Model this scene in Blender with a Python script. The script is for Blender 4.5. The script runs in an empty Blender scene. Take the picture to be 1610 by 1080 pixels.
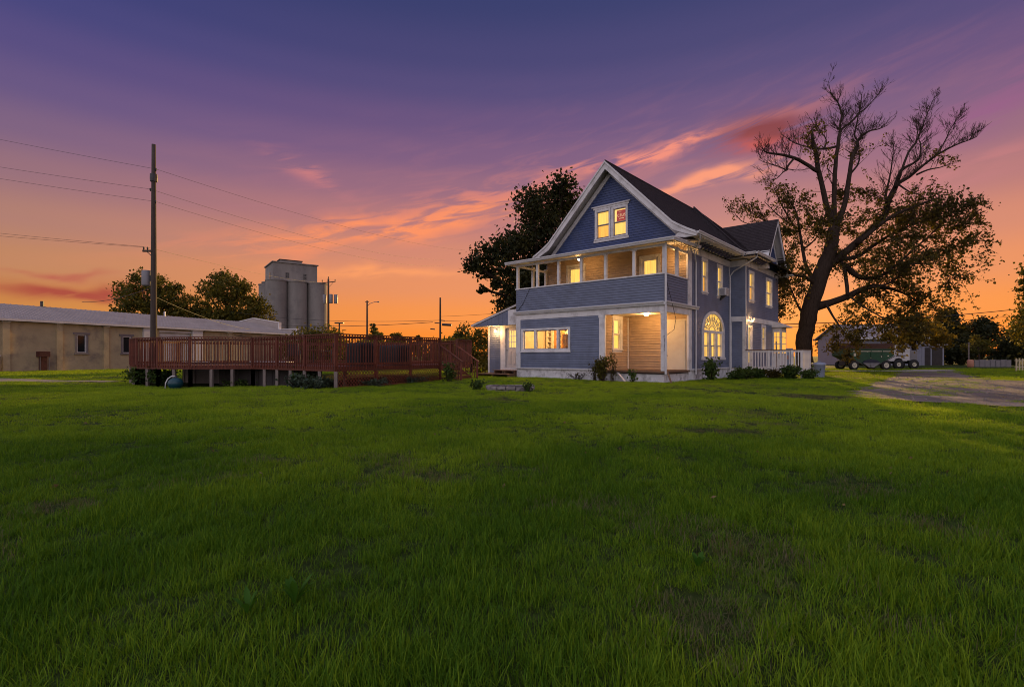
import bpy, bmesh, math, random
import numpy as np
from mathutils import Vector, Matrix

scene = bpy.context.scene
COL = scene.collection
R = math.radians
PI = math.pi

# ------------------------------------------------------------------ camera
CAM_H = 1.2
cam = bpy.data.cameras.new("camera")
cam.sensor_width = 36.0
cam.lens = 18.09
cam.shift_y = 0.01242
cam.clip_start = 0.05
cam.clip_end = 4000.0
cam_o = bpy.data.objects.new("camera", cam)
cam_o.location = (0, 0, CAM_H)
cam_o.rotation_euler = (R(90), 0, 0)
COL.objects.link(cam_o)
scene.camera = cam_o

# ------------------------------------------------------------------ sky and sun
SUN_AZ = R(23.0)      # to the right of straight ahead
SUN_EL = R(7.2)
SUN_STRENGTH = 5.0
SKY_STRENGTH = 1.0
scene.view_settings.view_transform = 'Standard'
scene.view_settings.look = 'None'
scene.view_settings.exposure = 0.0
scene.view_settings.gamma = 1.0
scene.view_settings.use_curve_mapping = False
scene.render.engine = 'CYCLES'
scene.cycles.use_denoising = True
scene.cycles.max_bounces = 4
scene.cycles.diffuse_bounces = 2
scene.cycles.glossy_bounces = 2
scene.cycles.transmission_bounces = 3
scene.cycles.filter_width = 1.0
scene.cycles.transparent_max_bounces = 8
scene.cycles.sample_clamp_indirect = 4.0


def lin(c):
    out = []
    for v in c[:3]:
        v = v / 255.0
        out.append(v / 12.92 if v <= 0.04045 else ((v + 0.055) / 1.055) ** 2.4)
    return (out[0], out[1], out[2], 1.0)


world = bpy.data.worlds.new("World")
scene.world = world
world.use_nodes = True
wn = world.node_tree
for n in list(wn.nodes):
    wn.nodes.remove(n)


def nd(tree, kind, **kw):
    n = tree.nodes.new(kind)
    for k, v in kw.items():
        setattr(n, k, v)
    return n


def mth(tree, op, a, b=None, c=None, clamp=False):
    n = tree.nodes.new('ShaderNodeMath')
    n.operation = op
    n.use_clamp = clamp
    for i, v in enumerate((a, b, c)):
        if v is None:
            continue
        if isinstance(v, (int, float)):
            n.inputs[i].default_value = v
        else:
            tree.links.new(v, n.inputs[i])
    return n.outputs[0]


def mixc(tree, fac, a, b, mode='MIX', clampf=True):
    n = tree.nodes.new('ShaderNodeMix')
    n.data_type = 'RGBA'
    n.blend_type = mode
    n.clamp_factor = clampf
    for sock, v in ((n.inputs[0], fac), (n.inputs[6], a), (n.inputs[7], b)):
        if isinstance(v, (int, float)):
            sock.default_value = v
        elif isinstance(v, (tuple, list)):
            sock.default_value = v if len(v) == 4 else (*v, 1)
        else:
            tree.links.new(v, sock)
    return n.outputs[2]


def ramp(tree, fac, stops, interp='LINEAR'):
    n = tree.nodes.new('ShaderNodeValToRGB')
    cr = n.color_ramp
    cr.interpolation = interp
    while len(cr.elements) < len(stops):
        cr.elements.new(0.5)
    for e, (p, c) in zip(cr.elements, stops):
        e.position = p
        e.color = c if len(c) == 4 else (*c, 1)
    tree.links.new(fac, n.inputs[0])
    return n.outputs[0]


tc = nd(wn, 'ShaderNodeTexCoord')
sep = nd(wn, 'ShaderNodeSeparateXYZ')
wn.links.new(tc.outputs['Generated'], sep.inputs[0])
dx, dy, dz = sep.outputs
zc = mth(wn, 'MAXIMUM', dz, 0.0)
front_ramp = ramp(wn, zc, [
    (0.000, lin((250, 124, 30))), (0.035, lin((250, 136, 42))), (0.075, lin((246, 144, 66))),
    (0.135, lin((232, 142, 92))), (0.195, lin((212, 134, 108))), (0.255, lin((182, 118, 118))),
    (0.310, lin((152, 104, 124))), (0.360, lin((126, 91, 126))), (0.410, lin((106, 81, 124))),
    (0.460, lin((85, 73, 120))), (0.500, lin((72, 67, 115))), (0.570, lin((56, 60, 108))),
    (0.720, (0.16, 0.16, 0.28, 1)), (1.0, (0.50, 0.49, 0.64, 1))], 'EASE')  # overhead stops raised above the sky in view, as added fill
back_ramp = ramp(wn, zc, [  # sky behind the camera brightened as fill for facade and lawn
    (0.0, (0.72, 0.62, 0.66, 1)), (0.15, (0.92, 0.80, 0.86, 1)), (0.40, (0.92, 0.86, 1.0, 1)),
    (0.70, (0.72, 0.69, 0.86, 1)), (1.0, (0.50, 0.49, 0.64, 1))], 'EASE')
az = mth(wn, 'ARCTAN2', dx, dy)
el = mth(wn, 'ARCSINE', dz)
hl = mth(wn, 'MAXIMUM', mth(wn, 'SQRT', mth(wn, 'ADD', mth(wn, 'MULTIPLY', dx, dx), mth(wn, 'MULTIPLY', dy, dy))), 0.001)
ca = mth(wn, 'DIVIDE', mth(wn, 'ADD', mth(wn, 'MULTIPLY', dx, math.sin(SUN_AZ)), mth(wn, 'MULTIPLY', dy, math.cos(SUN_AZ))), hl)
fr_n = nd(wn, 'ShaderNodeMapRange', interpolation_type='SMOOTHSTEP')
wn.links.new(ca, fr_n.inputs[0])
fr_n.inputs[1].default_value = -0.80
fr_n.inputs[2].default_value = 0.28
dull_n = nd(wn, 'ShaderNodeMapRange', interpolation_type='SMOOTHSTEP')
wn.links.new(ca, dull_n.inputs[0])
dull_n.inputs[1].default_value = 0.90
dull_n.inputs[2].default_value = 0.30
front_ramp = mixc(wn, dull_n.outputs[0], front_ramp, mixc(wn, 1.0, front_ramp, (0.64, 0.85, 1.06, 1), 'MULTIPLY'))
sky = mixc(wn, fr_n.outputs[0], back_ramp, front_ramp)
# streaky noise laid along the sky, used to break up every cloud band
cv = nd(wn, 'ShaderNodeCombineXYZ')
wn.links.new(mth(wn, 'MULTIPLY', az, 2.6), cv.inputs[0])
wn.links.new(mth(wn, 'SUBTRACT', mth(wn, 'MULTIPLY', el, 15.0), mth(wn, 'MULTIPLY', az, 3.0)), cv.inputs[1])
ns = nd(wn, 'ShaderNodeTexNoise')
ns.inputs['Scale'].default_value = 3.4
ns.inputs['Detail'].default_value = 9.0
ns.inputs['Roughness'].default_value = 0.58
ns.inputs['Distortion'].default_value = 0.6
wn.links.new(cv.outputs[0], ns.inputs['Vector'])
streak = ns.outputs[0]
cv2 = nd(wn, 'ShaderNodeCombineXYZ')
wn.links.new(mth(wn, 'MULTIPLY', az, 4.0), cv2.inputs[0])
wn.links.new(mth(wn, 'MULTIPLY', el, 7.0), cv2.inputs[1])
ns2 = nd(wn, 'ShaderNodeTexNoise')
ns2.inputs['Scale'].default_value = 1.6
ns2.inputs['Detail'].default_value = 3.0
wn.links.new(cv2.outputs[0], ns2.inputs['Vector'])
warp = mth(wn, 'MULTIPLY', mth(wn, 'SUBTRACT', ns2.outputs[0], 0.5), 0.07)
elw = mth(wn, 'ADD', el, warp)


def cloud_band(base, az0, el0, slope, s_el, s_az, col, amount, contrast=(0.36, 0.66)):
    a = mth(wn, 'SUBTRACT', az, az0)
    t = mth(wn, 'DIVIDE', mth(wn, 'SUBTRACT', mth(wn, 'SUBTRACT', elw, el0), mth(wn, 'MULTIPLY', a, slope)), s_el)
    s = mth(wn, 'DIVIDE', a, s_az)
    r2 = mth(wn, 'ADD', mth(wn, 'MULTIPLY', t, t), mth(wn, 'MULTIPLY', s, s))
    m = mth(wn, 'EXPONENT', mth(wn, 'MULTIPLY', r2, -1.0))
    mr = nd(wn, 'ShaderNodeMapRange', interpolation_type='SMOOTHSTEP')
    wn.links.new(streak, mr.inputs[0])
    mr.inputs[1].default_value = contrast[0]
    mr.inputs[2].default_value = contrast[1]
    f = mth(wn, 'MULTIPLY', mth(wn, 'MULTIPLY', m, mr.outputs[0]), amount)
    return mixc(wn, f, base, lin(col))


for b in [
    (0.10, 0.30, 0.10, 0.10, 0.60, (186, 118, 126), 0.35, (0.42, 0.74)),
    (-0.20, 0.245, 0.20, 0.024, 0.26, (255, 146, 92), 1.35, (0.38, 0.60)),
    (-0.05, 0.300, 0.22, 0.030, 0.22, (222, 130, 116), 0.6, (0.42, 0.64)),
    (0.28, 0.366, 0.17, 0.013, 0.20, (240, 140, 120), 1.2, (0.36, 0.60)),
    (0.36, 0.302, 0.12, 0.012, 0.14, (246, 150, 116), 1.1, (0.34, 0.58)),
    (0.46, 0.374, 0.06, 0.030, 0.075, (134, 58, 66), 1.2, (0.24, 0.52)),
    (0.44, 0.350, 0.05, 0.014, 0.06, (200, 84, 78), 0.8, (0.28, 0.54)),
    (-0.38, 0.320, -0.35, 0.016, 0.055, (206, 124, 124), 0.8, (0.40, 0.62)),
    (-0.70, 0.096, 0.02, 0.010, 0.10, (172, 74, 58), 1.2, (0.20, 0.52)),
    (-0.72, 0.118, 0.02, 0.005, 0.05, (186, 92, 76), 0.9, (0.20, 0.55)),
    (-0.25, 0.158, -0.03, 0.010, 0.16, (255, 158, 96), 0.9, (0.25, 0.60)),
    (0.76, 0.345, 0.25, 0.030, 0.12, (150, 92, 132), 0.9, (0.30, 0.65)),
    (0.72, 0.268, 0.10, 0.014, 0.10, (196, 122, 124), 0.8, (0.30, 0.65)),
]:
    sky = cloud_band(sky, *b)
# a physical low-sun sky adds the glow round the sun
nish = nd(wn, 'ShaderNodeTexSky', sky_type='NISHITA', sun_disc=False)
nish.sun_elevation = SUN_EL
nish.sun_rotation = SUN_AZ
nish.altitude = 200
sky = mixc(wn, 0.004, sky, nish.outputs[0], 'ADD')
bg = nd(wn, 'ShaderNodeBackground')
bg.inputs[1].default_value = SKY_STRENGTH
wn.links.new(sky, bg.inputs[0])
wo = nd(wn, 'ShaderNodeOutputWorld')
wn.links.new(bg.outputs[0], wo.inputs[0])

sun = bpy.data.lights.new("sun", 'SUN')
sun.energy = SUN_STRENGTH
sun.angle = R(0.6)
sun.color = (1.0, 0.62, 0.20)
sun_o = bpy.data.objects.new("sun", sun)
sv = Vector((math.sin(SUN_AZ) * math.cos(SUN_EL), math.cos(SUN_AZ) * math.cos(SUN_EL), math.sin(SUN_EL)))
sun_o.rotation_euler = sv.to_track_quat('Z', 'Y').to_euler()
sun_o.location = (40, 60, 30)
COL.objects.link(sun_o)


# ------------------------------------------------------------------ helpers
class MB:
    """collects shapes for ONE mesh object"""
    def __init__(self):
        self.v = []
        self.f = []

    def add(self, vs, fs):
        o = len(self.v)
        self.v.extend([tuple(p) for p in vs])
        self.f.extend([tuple(i + o for i in f) for f in fs])
        return self

    def box(self, x0, x1, y0, y1, z0, z1):
        if x0 > x1: x0, x1 = x1, x0
        if y0 > y1: y0, y1 = y1, y0
        if z0 > z1: z0, z1 = z1, z0
        return self.add([(x0, y0, z0), (x1, y0, z0), (x1, y1, z0), (x0, y1, z0), (x0, y0, z1), (x1, y0, z1), (x1, y1, z1), (x0, y1, z1)],
                        [(0, 3, 2, 1), (4, 5, 6, 7), (0, 1, 5, 4), (1, 2, 6, 5), (2, 3, 7, 6), (3, 0, 4, 7)])

    def quad(self, *p):
        return self.add(p, [tuple(range(len(p)))])

    def prism(self, pts, vec):
        """closed prism: planar polygon pts swept by vec"""
        n = len(pts)
        vec = Vector(vec)
        a = [Vector(p) for p in pts]
        b = [p + vec for p in a]
        fs = [tuple(range(n - 1, -1, -1)), tuple(range(n, 2 * n))]
        for i in range(n):
            j = (i + 1) % n
            fs.append((i, j, j + n, i + n))
        return self.add(a + b, fs)

    def bar(self, p, q, w, h, up=(0, 0, 1)):
        """rectangular bar from p to q, w across, h along up"""
        p, q, up = Vector(p), Vector(q), Vector(up)
        d = (q - p).normalized()
        s = d.cross(up)
        if s.length < 1e-5:
            s = d.cross(Vector((1, 0, 0)))
        s.normalize()
        t = s.cross(d).normalized()
        s *= w / 2
        t *= h / 2
        vs = [p - s - t, p + s - t, p + s + t, p - s + t, q - s - t, q + s - t, q + s + t, q - s + t]
        return self.add(vs, [(0, 1, 2, 3), (7, 6, 5, 4), (0, 4, 5, 1), (1, 5, 6, 2), (2, 6, 7, 3), (3, 7, 4, 0)])

    def tube(self, pts, rad, n=8, caps=True):
        pts = [Vector(p) for p in pts]
        if isinstance(rad, (int, float)):
            rad = [rad] * len(pts)
        o = len(self.v)
        u = None
        for i, p in enumerate(pts):
            a = pts[max(0, i - 1)]
            b = pts[min(len(pts) - 1, i + 1)]
            d = (b - a)
            if d.length < 1e-9:
                d = Vector((0, 0, 1))
            d.normalize()
            if u is None:
                u = d.orthogonal().normalized()
            else:
                u = (u - d * u.dot(d))
                u = u.normalized() if u.length > 1e-6 else d.orthogonal().normalized()
            w = d.cross(u)
            for k in range(n):
                a_ = 2 * PI * k / n
                self.v.append(tuple(p + (u * math.cos(a_) + w * math.sin(a_)) * rad[i]))
        for i in range(len(pts) - 1):
            for k in range(n):
                k2 = (k + 1) % n
                self.f.append((o + i * n + k, o + i * n + k2, o + (i + 1) * n + k2, o + (i + 1) * n + k))
        if caps:
            self.f.append(tuple(o + k for k in range(n - 1, -1, -1)))
            e = o + (len(pts) - 1) * n
            self.f.append(tuple(e + k for k in range(n)))
        return self

    def lathe(self, prof, cx=0, cy=0, n=24, a0=0.0, a1=2 * PI):
        full = abs(a1 - a0 - 2 * PI) < 1e-6
        m = n if full else n + 1
        o = len(self.v)
        for (r, z) in prof:
            for k in range(m):
                a = a0 + (a1 - a0) * k / n
                self.v.append((cx + r * math.cos(a), cy + r * math.sin(a), z))
        for i in range(len(prof) - 1):
            for k in range(n):
                k2 = (k + 1) % m
                self.f.append((o + i * m + k, o + i * m + k2, o + (i + 1) * m + k2, o + (i + 1) * m + k))
        return self

    def build(self, name, m, parent=None, smooth=False, bevel=0.0):
        me = bpy.data.meshes.new(name)
        me.from_pydata(self.v, [], self.f)
        me.update()
        if smooth:
            me.polygons.foreach_set('use_smooth', [True] * len(me.polygons))
        if m is not None:
            me.materials.append(m)
        o = bpy.data.objects.new(name, me)
        COL.objects.link(o)
        if parent is not None:
            o.parent = parent
        if bevel:
            b = o.modifiers.new('bevel', 'BEVEL')
            b.width = bevel
            b.segments = 2
            b.limit_method = 'ANGLE'
        return o


def pieces(mb):
    """the separate pieces of a collected mesh, each as its own MB"""
    par = list(range(len(mb.v)))

    def find(a):
        while par[a] != a:
            par[a] = par[par[a]]
            a = par[a]
        return a
    for f in mb.f:
        for i in f[1:]:
            par[find(i)] = find(f[0])
    groups = {}
    for f in mb.f:
        groups.setdefault(find(f[0]), []).append(f)
    out = []
    for fs in groups.values():
        ids = sorted({i for f in fs for i in f})
        mp = {i: k for k, i in enumerate(ids)}
        m2 = MB()
        m2.v = [mb.v[i] for i in ids]
        m2.f = [tuple(mp[i] for i in f) for f in fs]
        out.append(m2)
    return out


def empty(name, loc=(0, 0, 0), rz=0.0):
    o = bpy.data.objects.new(name, None)
    o.location = loc
    o.rotation_euler = (0, 0, rz)
    o.empty_display_size = 0.2
    COL.objects.link(o)
    return o


def tag(o, label=None, cat=None, group=None, kind=None):
    if label: o['label'] = label
    if cat: o['category'] = cat
    if group: o['group'] = group
    if kind: o['kind'] = kind
    return o


def copy_tree(o, parent=None):
    c = o.copy()
    COL.objects.link(c)
    c.parent = parent
    for ch in o.children:
        copy_tree(ch, c)
    return c


def share(src, parent, name=None):
    c = src.copy()
    COL.objects.link(c)
    c.parent = parent
    return c


def np_mesh(name, verts, quads, m, parent=None, smooth=False, attrs=None):
    me = bpy.data.meshes.new(name)
    nv, nf = len(verts), len(quads)
    k = quads.shape[1]
    me.vertices.add(nv)
    me.vertices.foreach_set('co', np.asarray(verts, dtype=np.float32).ravel())
    me.loops.add(nf * k)
    me.loops.foreach_set('vertex_index', np.asarray(quads, dtype=np.int32).ravel())
    me.polygons.add(nf)
    me.polygons.foreach_set('loop_start', np.arange(0, nf * k, k, dtype=np.int32))
    me.polygons.foreach_set('loop_total', np.full(nf, k, dtype=np.int32))
    if smooth:
        me.polygons.foreach_set('use_smooth', np.ones(nf, dtype=bool))
    me.update(calc_edges=True)
    if m is not None:
        me.materials.append(m)
    o = bpy.data.objects.new(name, me)
    COL.objects.link(o)
    if parent is not None:
        o.parent = parent
    return o


# ------------------------------------------------------------------ materials
MATS = {}


def pmat(name, col, rough=0.6, var=0.18, scale=3.0, bump=0.0, bscale=40.0, metal=0.0, dirt=None, dirt_amt=0.0, dirt_scale=1.2, stretch=None, spec=0.4):
    """procedural paint/stone/wood: two noises on the base colour, optional stains and fine relief"""
    if name in MATS:
        return MATS[name]
    m = bpy.data.materials.new(name)
    m.use_nodes = True
    t = m.node_tree
    b = t.nodes['Principled BSDF']
    co = nd(t, 'ShaderNodeTexCoord')
    vec = co.outputs['Object']
    if stretch:
        mp = nd(t, 'ShaderNodeMapping')
        mp.inputs['Scale'].default_value = stretch
        t.links.new(vec, mp.inputs[0])
        vec = mp.outputs[0]
    n1 = nd(t, 'ShaderNodeTexNoise')
    n1.inputs['Scale'].default_value = scale
    n1.inputs['Detail'].default_value = 6
    n1.inputs['Roughness'].default_value = 0.65
    t.links.new(vec, n1.inputs['Vector'])
    lo = tuple(c * (1 - var) for c in col)
    hi = tuple(min(1, c * (1 + var)) for c in col)
    c1 = ramp(t, n1.outputs[0], [(0.3, (*lo, 1)), (0.7, (*hi, 1))])
    info = nd(t, 'ShaderNodeObjectInfo')
    rnd = mth(t, 'ADD', mth(t, 'MULTIPLY', info.outputs['Random'], var * 0.9), 1 - var * 0.45)
    hs = nd(t, 'ShaderNodeHueSaturation')
    t.links.new(c1, hs.inputs['Color'])
    t.links.new(rnd, hs.inputs['Value'])
    c1 = hs.outputs[0]
    if dirt:
        n2 = nd(t, 'ShaderNodeTexNoise')
        n2.inputs['Scale'].default_value = dirt_scale
        n2.inputs['Detail'].default_value = 9
        n2.inputs['Roughness'].default_value = 0.7
        t.links.new(co.outputs['Object'], n2.inputs['Vector'])
        mr = nd(t, 'ShaderNodeMapRange')
        t.links.new(n2.outputs[0], mr.inputs[0])
        mr.inputs[1].default_value = 0.50
        mr.inputs[2].default_value = 0.68
        c1 = mixc(t, mth(t, 'MULTIPLY', mr.outputs[0], dirt_amt), c1, (*dirt, 1))
    t.links.new(c1, b.inputs['Base Color'])
    b.inputs['Roughness'].default_value = rough
    b.inputs['Metallic'].default_value = metal
    b.inputs['Specular IOR Level'].default_value = spec
    if bump:
        n3 = nd(t, 'ShaderNodeTexNoise')
        n3.inputs['Scale'].default_value = bscale
        n3.inputs['Detail'].default_value = 5
        t.links.new(vec, n3.inputs['Vector'])
        bp = nd(t, 'ShaderNodeBump')
        bp.inputs['Strength'].default_value = bump
        bp.inputs['Distance'].default_value = 0.02
        t.links.new(n3.outputs[0], bp.inputs['Height'])
        t.links.new(bp.outputs[0], b.inputs['Normal'])
    MATS[name] = m
    return m


def leaf_mat(name, cols, transl=0.35, rough=0.6):
    m = bpy.data.materials.new(name)
    m.use_nodes = True
    t = m.node_tree
    for n in list(t.nodes):
        t.nodes.remove(n)
    g = nd(t, 'ShaderNodeNewGeometry')
    n1 = nd(t, 'ShaderNodeTexNoise')
    n1.inputs['Scale'].default_value = 0.55
    n1.inputs['Detail'].default_value = 4
    t.links.new(g.outputs['Position'], n1.inputs['Vector'])
    wh = nd(t, 'ShaderNodeTexWhiteNoise', noise_dimensions='1D')
    t.links.new(g.outputs['Random Per Island'], wh.inputs[1])
    f = mth(t, 'ADD', mth(t, 'MULTIPLY', n1.outputs[0], 0.75), mth(t, 'MULTIPLY', wh.outputs[0], 0.28))
    c = ramp(t, f, [(0.28, (*cols[0], 1)), (0.5, (*cols[1], 1)), (0.72, (*cols[2], 1))])
    d = nd(t, 'ShaderNodeBsdfPrincipled')
    d.inputs['Roughness'].default_value = rough
    d.inputs['Specular IOR Level'].default_value = 0.2
    t.links.new(c, d.inputs['Base Color'])
    tr = nd(t, 'ShaderNodeBsdfTranslucent')
    t.links.new(mixc(t, 0.5, c, (1.0, 0.85, 0.2, 1), 'MULTIPLY'), tr.inputs[0])
    mx = nd(t, 'ShaderNodeMixShader')
    mx.inputs[0].default_value = transl
    t.links.new(d.outputs[0], mx.inputs[1])
    t.links.new(tr.outputs[0], mx.inputs[2])
    o = nd(t, 'ShaderNodeOutputMaterial')
    t.links.new(mx.outputs[0], o.inputs[0])
    return m


def emit_mat(name, col, strength, var=0.32, scale=(9, 9, 0.35)):
    m = bpy.data.materials.new(name)
    m.use_nodes = True
    t = m.node_tree
    b = t.nodes['Principled BSDF']
    co = nd(t, 'ShaderNodeTexCoord')
    mp = nd(t, 'ShaderNodeMapping')
    mp.inputs['Scale'].default_value = scale  # stretched noise puts the shading of cloth folds into the glow
    t.links.new(co.outputs['Object'], mp.inputs[0])
    n1 = nd(t, 'ShaderNodeTexNoise')
    n1.inputs['Scale'].default_value = 2.5
    n1.inputs['Detail'].default_value = 3
    t.links.new(mp.outputs[0], n1.inputs['Vector'])
    c = ramp(t, n1.outputs[0], [(0.3, (*[x * (1 - var) for x in col], 1)), (0.7, (*[min(1, x * (1 + var * 0.4)) for x in col], 1))])
    b.inputs['Base Color'].default_value = (*[x * 0.7 for x in col], 1)
    b.inputs['Roughness'].default_value = 0.9
    t.links.new(c, b.inputs['Emission Color'])
    b.inputs['Emission Strength'].default_value = strength
    return m


def glass_mat(name, tint=(0.9, 0.93, 0.95), refl=0.12):
    m = bpy.data.materials.new(name)
    m.use_nodes = True
    t = m.node_tree
    for n in list(t.nodes):
        t.nodes.remove(n)
    tr = nd(t, 'ShaderNodeBsdfTransparent')
    tr.inputs[0].default_value = (*tint, 1)
    gl = nd(t, 'ShaderNodeBsdfGlossy')
    gl.inputs['Roughness'].default_value = 0.03
    fr = nd(t, 'ShaderNodeFresnel')
    fr.inputs[0].default_value = 1.45
    mx = nd(t, 'ShaderNodeMixShader')
    t.links.new(mth(t, 'MULTIPLY', fr.outputs[0], 0.6 + refl, clamp=True), mx.inputs[0])
    t.links.new(tr.outputs[0], mx.inputs[1])
    t.links.new(gl.outputs[0], mx.inputs[2])
    o = nd(t, 'ShaderNodeOutputMaterial')
    t.links.new(mx.outputs[0], o.inputs[0])
    return m


M = {}
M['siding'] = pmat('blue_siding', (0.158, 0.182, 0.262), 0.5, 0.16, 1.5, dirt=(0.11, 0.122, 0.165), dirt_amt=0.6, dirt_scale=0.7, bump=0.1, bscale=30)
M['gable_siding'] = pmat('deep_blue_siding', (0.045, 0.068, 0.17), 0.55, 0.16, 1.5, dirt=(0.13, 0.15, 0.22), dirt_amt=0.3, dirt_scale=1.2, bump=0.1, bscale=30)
M['tan_siding'] = pmat('tan_siding', (0.42, 0.30, 0.20), 0.6, 0.12, 1.5, dirt=(0.25, 0.19, 0.15), dirt_amt=0.4)
M['trim'] = pmat('white_trim_paint', (0.68, 0.65, 0.64), 0.5, 0.10, 2.5, dirt=(0.30, 0.27, 0.25), dirt_amt=0.65, dirt_scale=1.4, bump=0.08)
M['soffit'] = pmat('white_soffit_paint', (0.70, 0.66, 0.61), 0.6, 0.08, 2.0, dirt=(0.40, 0.34, 0.30), dirt_amt=0.3)
M['foundation'] = pmat('peeling_white_concrete', (0.68, 0.65, 0.65), 0.85, 0.14, 3.0, bump=0.4, bscale=25, dirt=(0.22, 0.20, 0.19), dirt_amt=0.8, dirt_scale=2.6)
M['panel'] = pmat('cream_panel', (0.62, 0.54, 0.42), 0.6, 0.06, 2.0, dirt=(0.5, 0.38, 0.28), dirt_amt=0.4)
M['shingle'] = pmat('dark_asphalt_shingle', (0.042, 0.032, 0.034), 0.9, 0.35, 9.0, bump=0.5, bscale=60, dirt=(0.062, 0.05, 0.052), dirt_amt=0.6, dirt_scale=3.0, spec=0.15)
M['bracket'] = pmat('dark_blue_bracket_paint', (0.11, 0.11, 0.19), 0.6, 0.2, 5)
M['gutter'] = pmat('white_gutter_metal', (0.62, 0.60, 0.60), 0.38, 0.08, 2.0, dirt=(0.40, 0.36, 0.34), dirt_amt=0.4)
M['sash_dark'] = pmat('grey_sash', (0.30, 0.28, 0.29), 0.5, 0.1)
M['deckwood'] = pmat('red_brown_deck_stain', (0.130, 0.030, 0.015), 0.65, 0.55, 4.0, bump=0.3, bscale=30, stretch=(6, 6, 0.8), dirt=(0.06, 0.03, 0.022), dirt_amt=0.5, dirt_scale=3.0)
M['postwood'] = pmat('grey_weathered_post', (0.20, 0.16, 0.14), 0.8, 0.3, 4.0, bump=0.3, stretch=(6, 6, 0.6))
M['oldwood'] = pmat('worn_brown_board', (0.17, 0.095, 0.055), 0.8, 0.35, 5.0, bump=0.3, stretch=(1, 8, 8))
M['pole'] = pmat('weathered_pole_wood', (0.060, 0.044, 0.034), 0.85, 0.3, 3.0, bump=0.5, bscale=18, stretch=(5, 5, 0.4))
M['dark_metal'] = pmat('dark_metal', (0.06, 0.055, 0.055), 0.5, 0.2, 4, metal=0.4)
M['grey_metal'] = pmat('grey_metal', (0.20, 0.19, 0.20), 0.45, 0.12, 3, metal=0.3)
M['wire'] = pmat('black_cable', (0.03, 0.028, 0.03), 0.6, 0.1)
M['stucco'] = pmat('stained_cream_stucco', (0.47, 0.365, 0.215), 0.9, 0.16, 0.7, bump=0.25, bscale=14, dirt=(0.18, 0.145, 0.12), dirt_amt=0.8, dirt_scale=0.5)
M['roofmetal'] = pmat('galvanised_roof', (0.37, 0.31, 0.285), 0.55, 0.14, 0.8, metal=0.0, dirt=(0.25, 0.20, 0.18), dirt_amt=0.55, dirt_scale=0.5)
M['white_metal'] = pmat('white_sheet_metal', (0.62, 0.58, 0.57), 0.5, 0.1, 1.5, dirt=(0.42, 0.36, 0.32), dirt_amt=0.4)
M['concrete'] = pmat('silo_concrete', (0.25, 0.222, 0.20), 0.9, 0.24, 0.25, bump=0.2, bscale=6, dirt=(0.115, 0.10, 0.11), dirt_amt=0.6, dirt_scale=0.22, stretch=(1, 1, 0.25))
M['slab'] = pmat('pale_concrete_slab', (0.36, 0.32, 0.30), 0.9, 0.2, 2.0, bump=0.3)
M['stone'] = pmat('grey_fire_ring_block', (0.25, 0.215, 0.20), 0.95, 0.3, 6.0, bump=0.7, bscale=22, dirt=(0.09, 0.08, 0.075), dirt_amt=0.5, dirt_scale=4)
M['ash'] = pmat('ash_and_soil', (0.045, 0.036, 0.030), 1.0, 0.4, 8, bump=0.6)
M['bark'] = pmat('dark_tree_bark', (0.046, 0.031, 0.023), 0.95, 0.5, 6.0, bump=1.0, bscale=9, stretch=(3, 3, 0.6), spec=0.1)
M['rubber'] = pmat('black_rubber', (0.022, 0.021, 0.021), 0.85, 0.2, 10, bump=0.2)
M['glass'] = glass_mat('window_glass')
M['dark_glass'] = pmat('dark_glass', (0.015, 0.017, 0.022), 0.08, 0.05)
M['lit_blind'] = emit_mat('lit_window_blind', (1.0, 0.56, 0.12), 1.25)
M['lit_blind_pale'] = emit_mat('pale_lit_blind', (1.0, 0.64, 0.19), 1.2)
M['lit_deep'] = emit_mat('amber_lit_blind', (1.0, 0.46, 0.075), 1.1)
M['lit_orange'] = emit_mat('orange_lit_curtain', (1.0, 0.26, 0.025), 0.75)
M['bulb'] = emit_mat('glowing_bulb', (1.0, 0.74, 0.36), 14.0, 0.0)
M['mini_bulb'] = emit_mat('string_light_bulb', (1.0, 0.55, 0.18), 1.2, 0.0)


# ------------------------------------------------------------------ terrain
def smooth(a, b, t):
    t = np.clip((t - a) / (b - a), 0, 1)
    return t * t * (3 - 2 * t)


def terrain(x, y):
    x = np.asarray(x, dtype=float)
    y = np.asarray(y, dtype=float)
    z = -0.20 * np.exp(-(((x + 15) / 6.5) ** 2 + ((y - 23) / 5.0) ** 2))
    z = z + 0.10 * np.exp(-(((x + 1.5) / 3.0) ** 2 + ((y - 24.5) / 3.0) ** 2))
    w = smooth(60, 20, np.hypot(x, y - 10))
    z = z + w * (0.018 * np.sin(x * 0.9 + 0.7 * np.sin(y * 0.5)) * np.cos(y * 0.7) + 0.012 * np.sin(x * 2.1 + y * 1.3))
    return z


def tz(x, y):
    return float(terrain(x, y))


def grow_axis(lo, hi, fine, step, growth):
    out = list(np.arange(fine[0], fine[1] + 1e-6, step))
    s, p = step, fine[1]
    while p < hi:
        s *= growth
        p += s
        out.append(min(p, hi))
    s, p = step, fine[0]
    pre = []
    while p > lo:
        s *= growth
        p -= s
        pre.append(max(p, lo))
    return np.array(pre[::-1] + out)


gx = grow_axis(-1500, 1500, (-32, 32), 0.5, 1.35)
gy = grow_axis(-60, 2500, (-4, 46), 0.5, 1.35)
GX, GY = np.meshgrid(gx, gy)
GZ = terrain(GX, GY)
nx_, ny_ = len(gx), len(gy)
gv = np.stack([GX.ravel(), GY.ravel(), GZ.ravel()], 1)
ii = np.arange((ny_ - 1) * (nx_ - 1))
r_, c_ = ii // (nx_ - 1), ii % (nx_ - 1)
a_ = r_ * nx_ + c_
gq = np.stack([a_, a_ + 1, a_ + nx_ + 1, a_ + nx_], 1)


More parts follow.
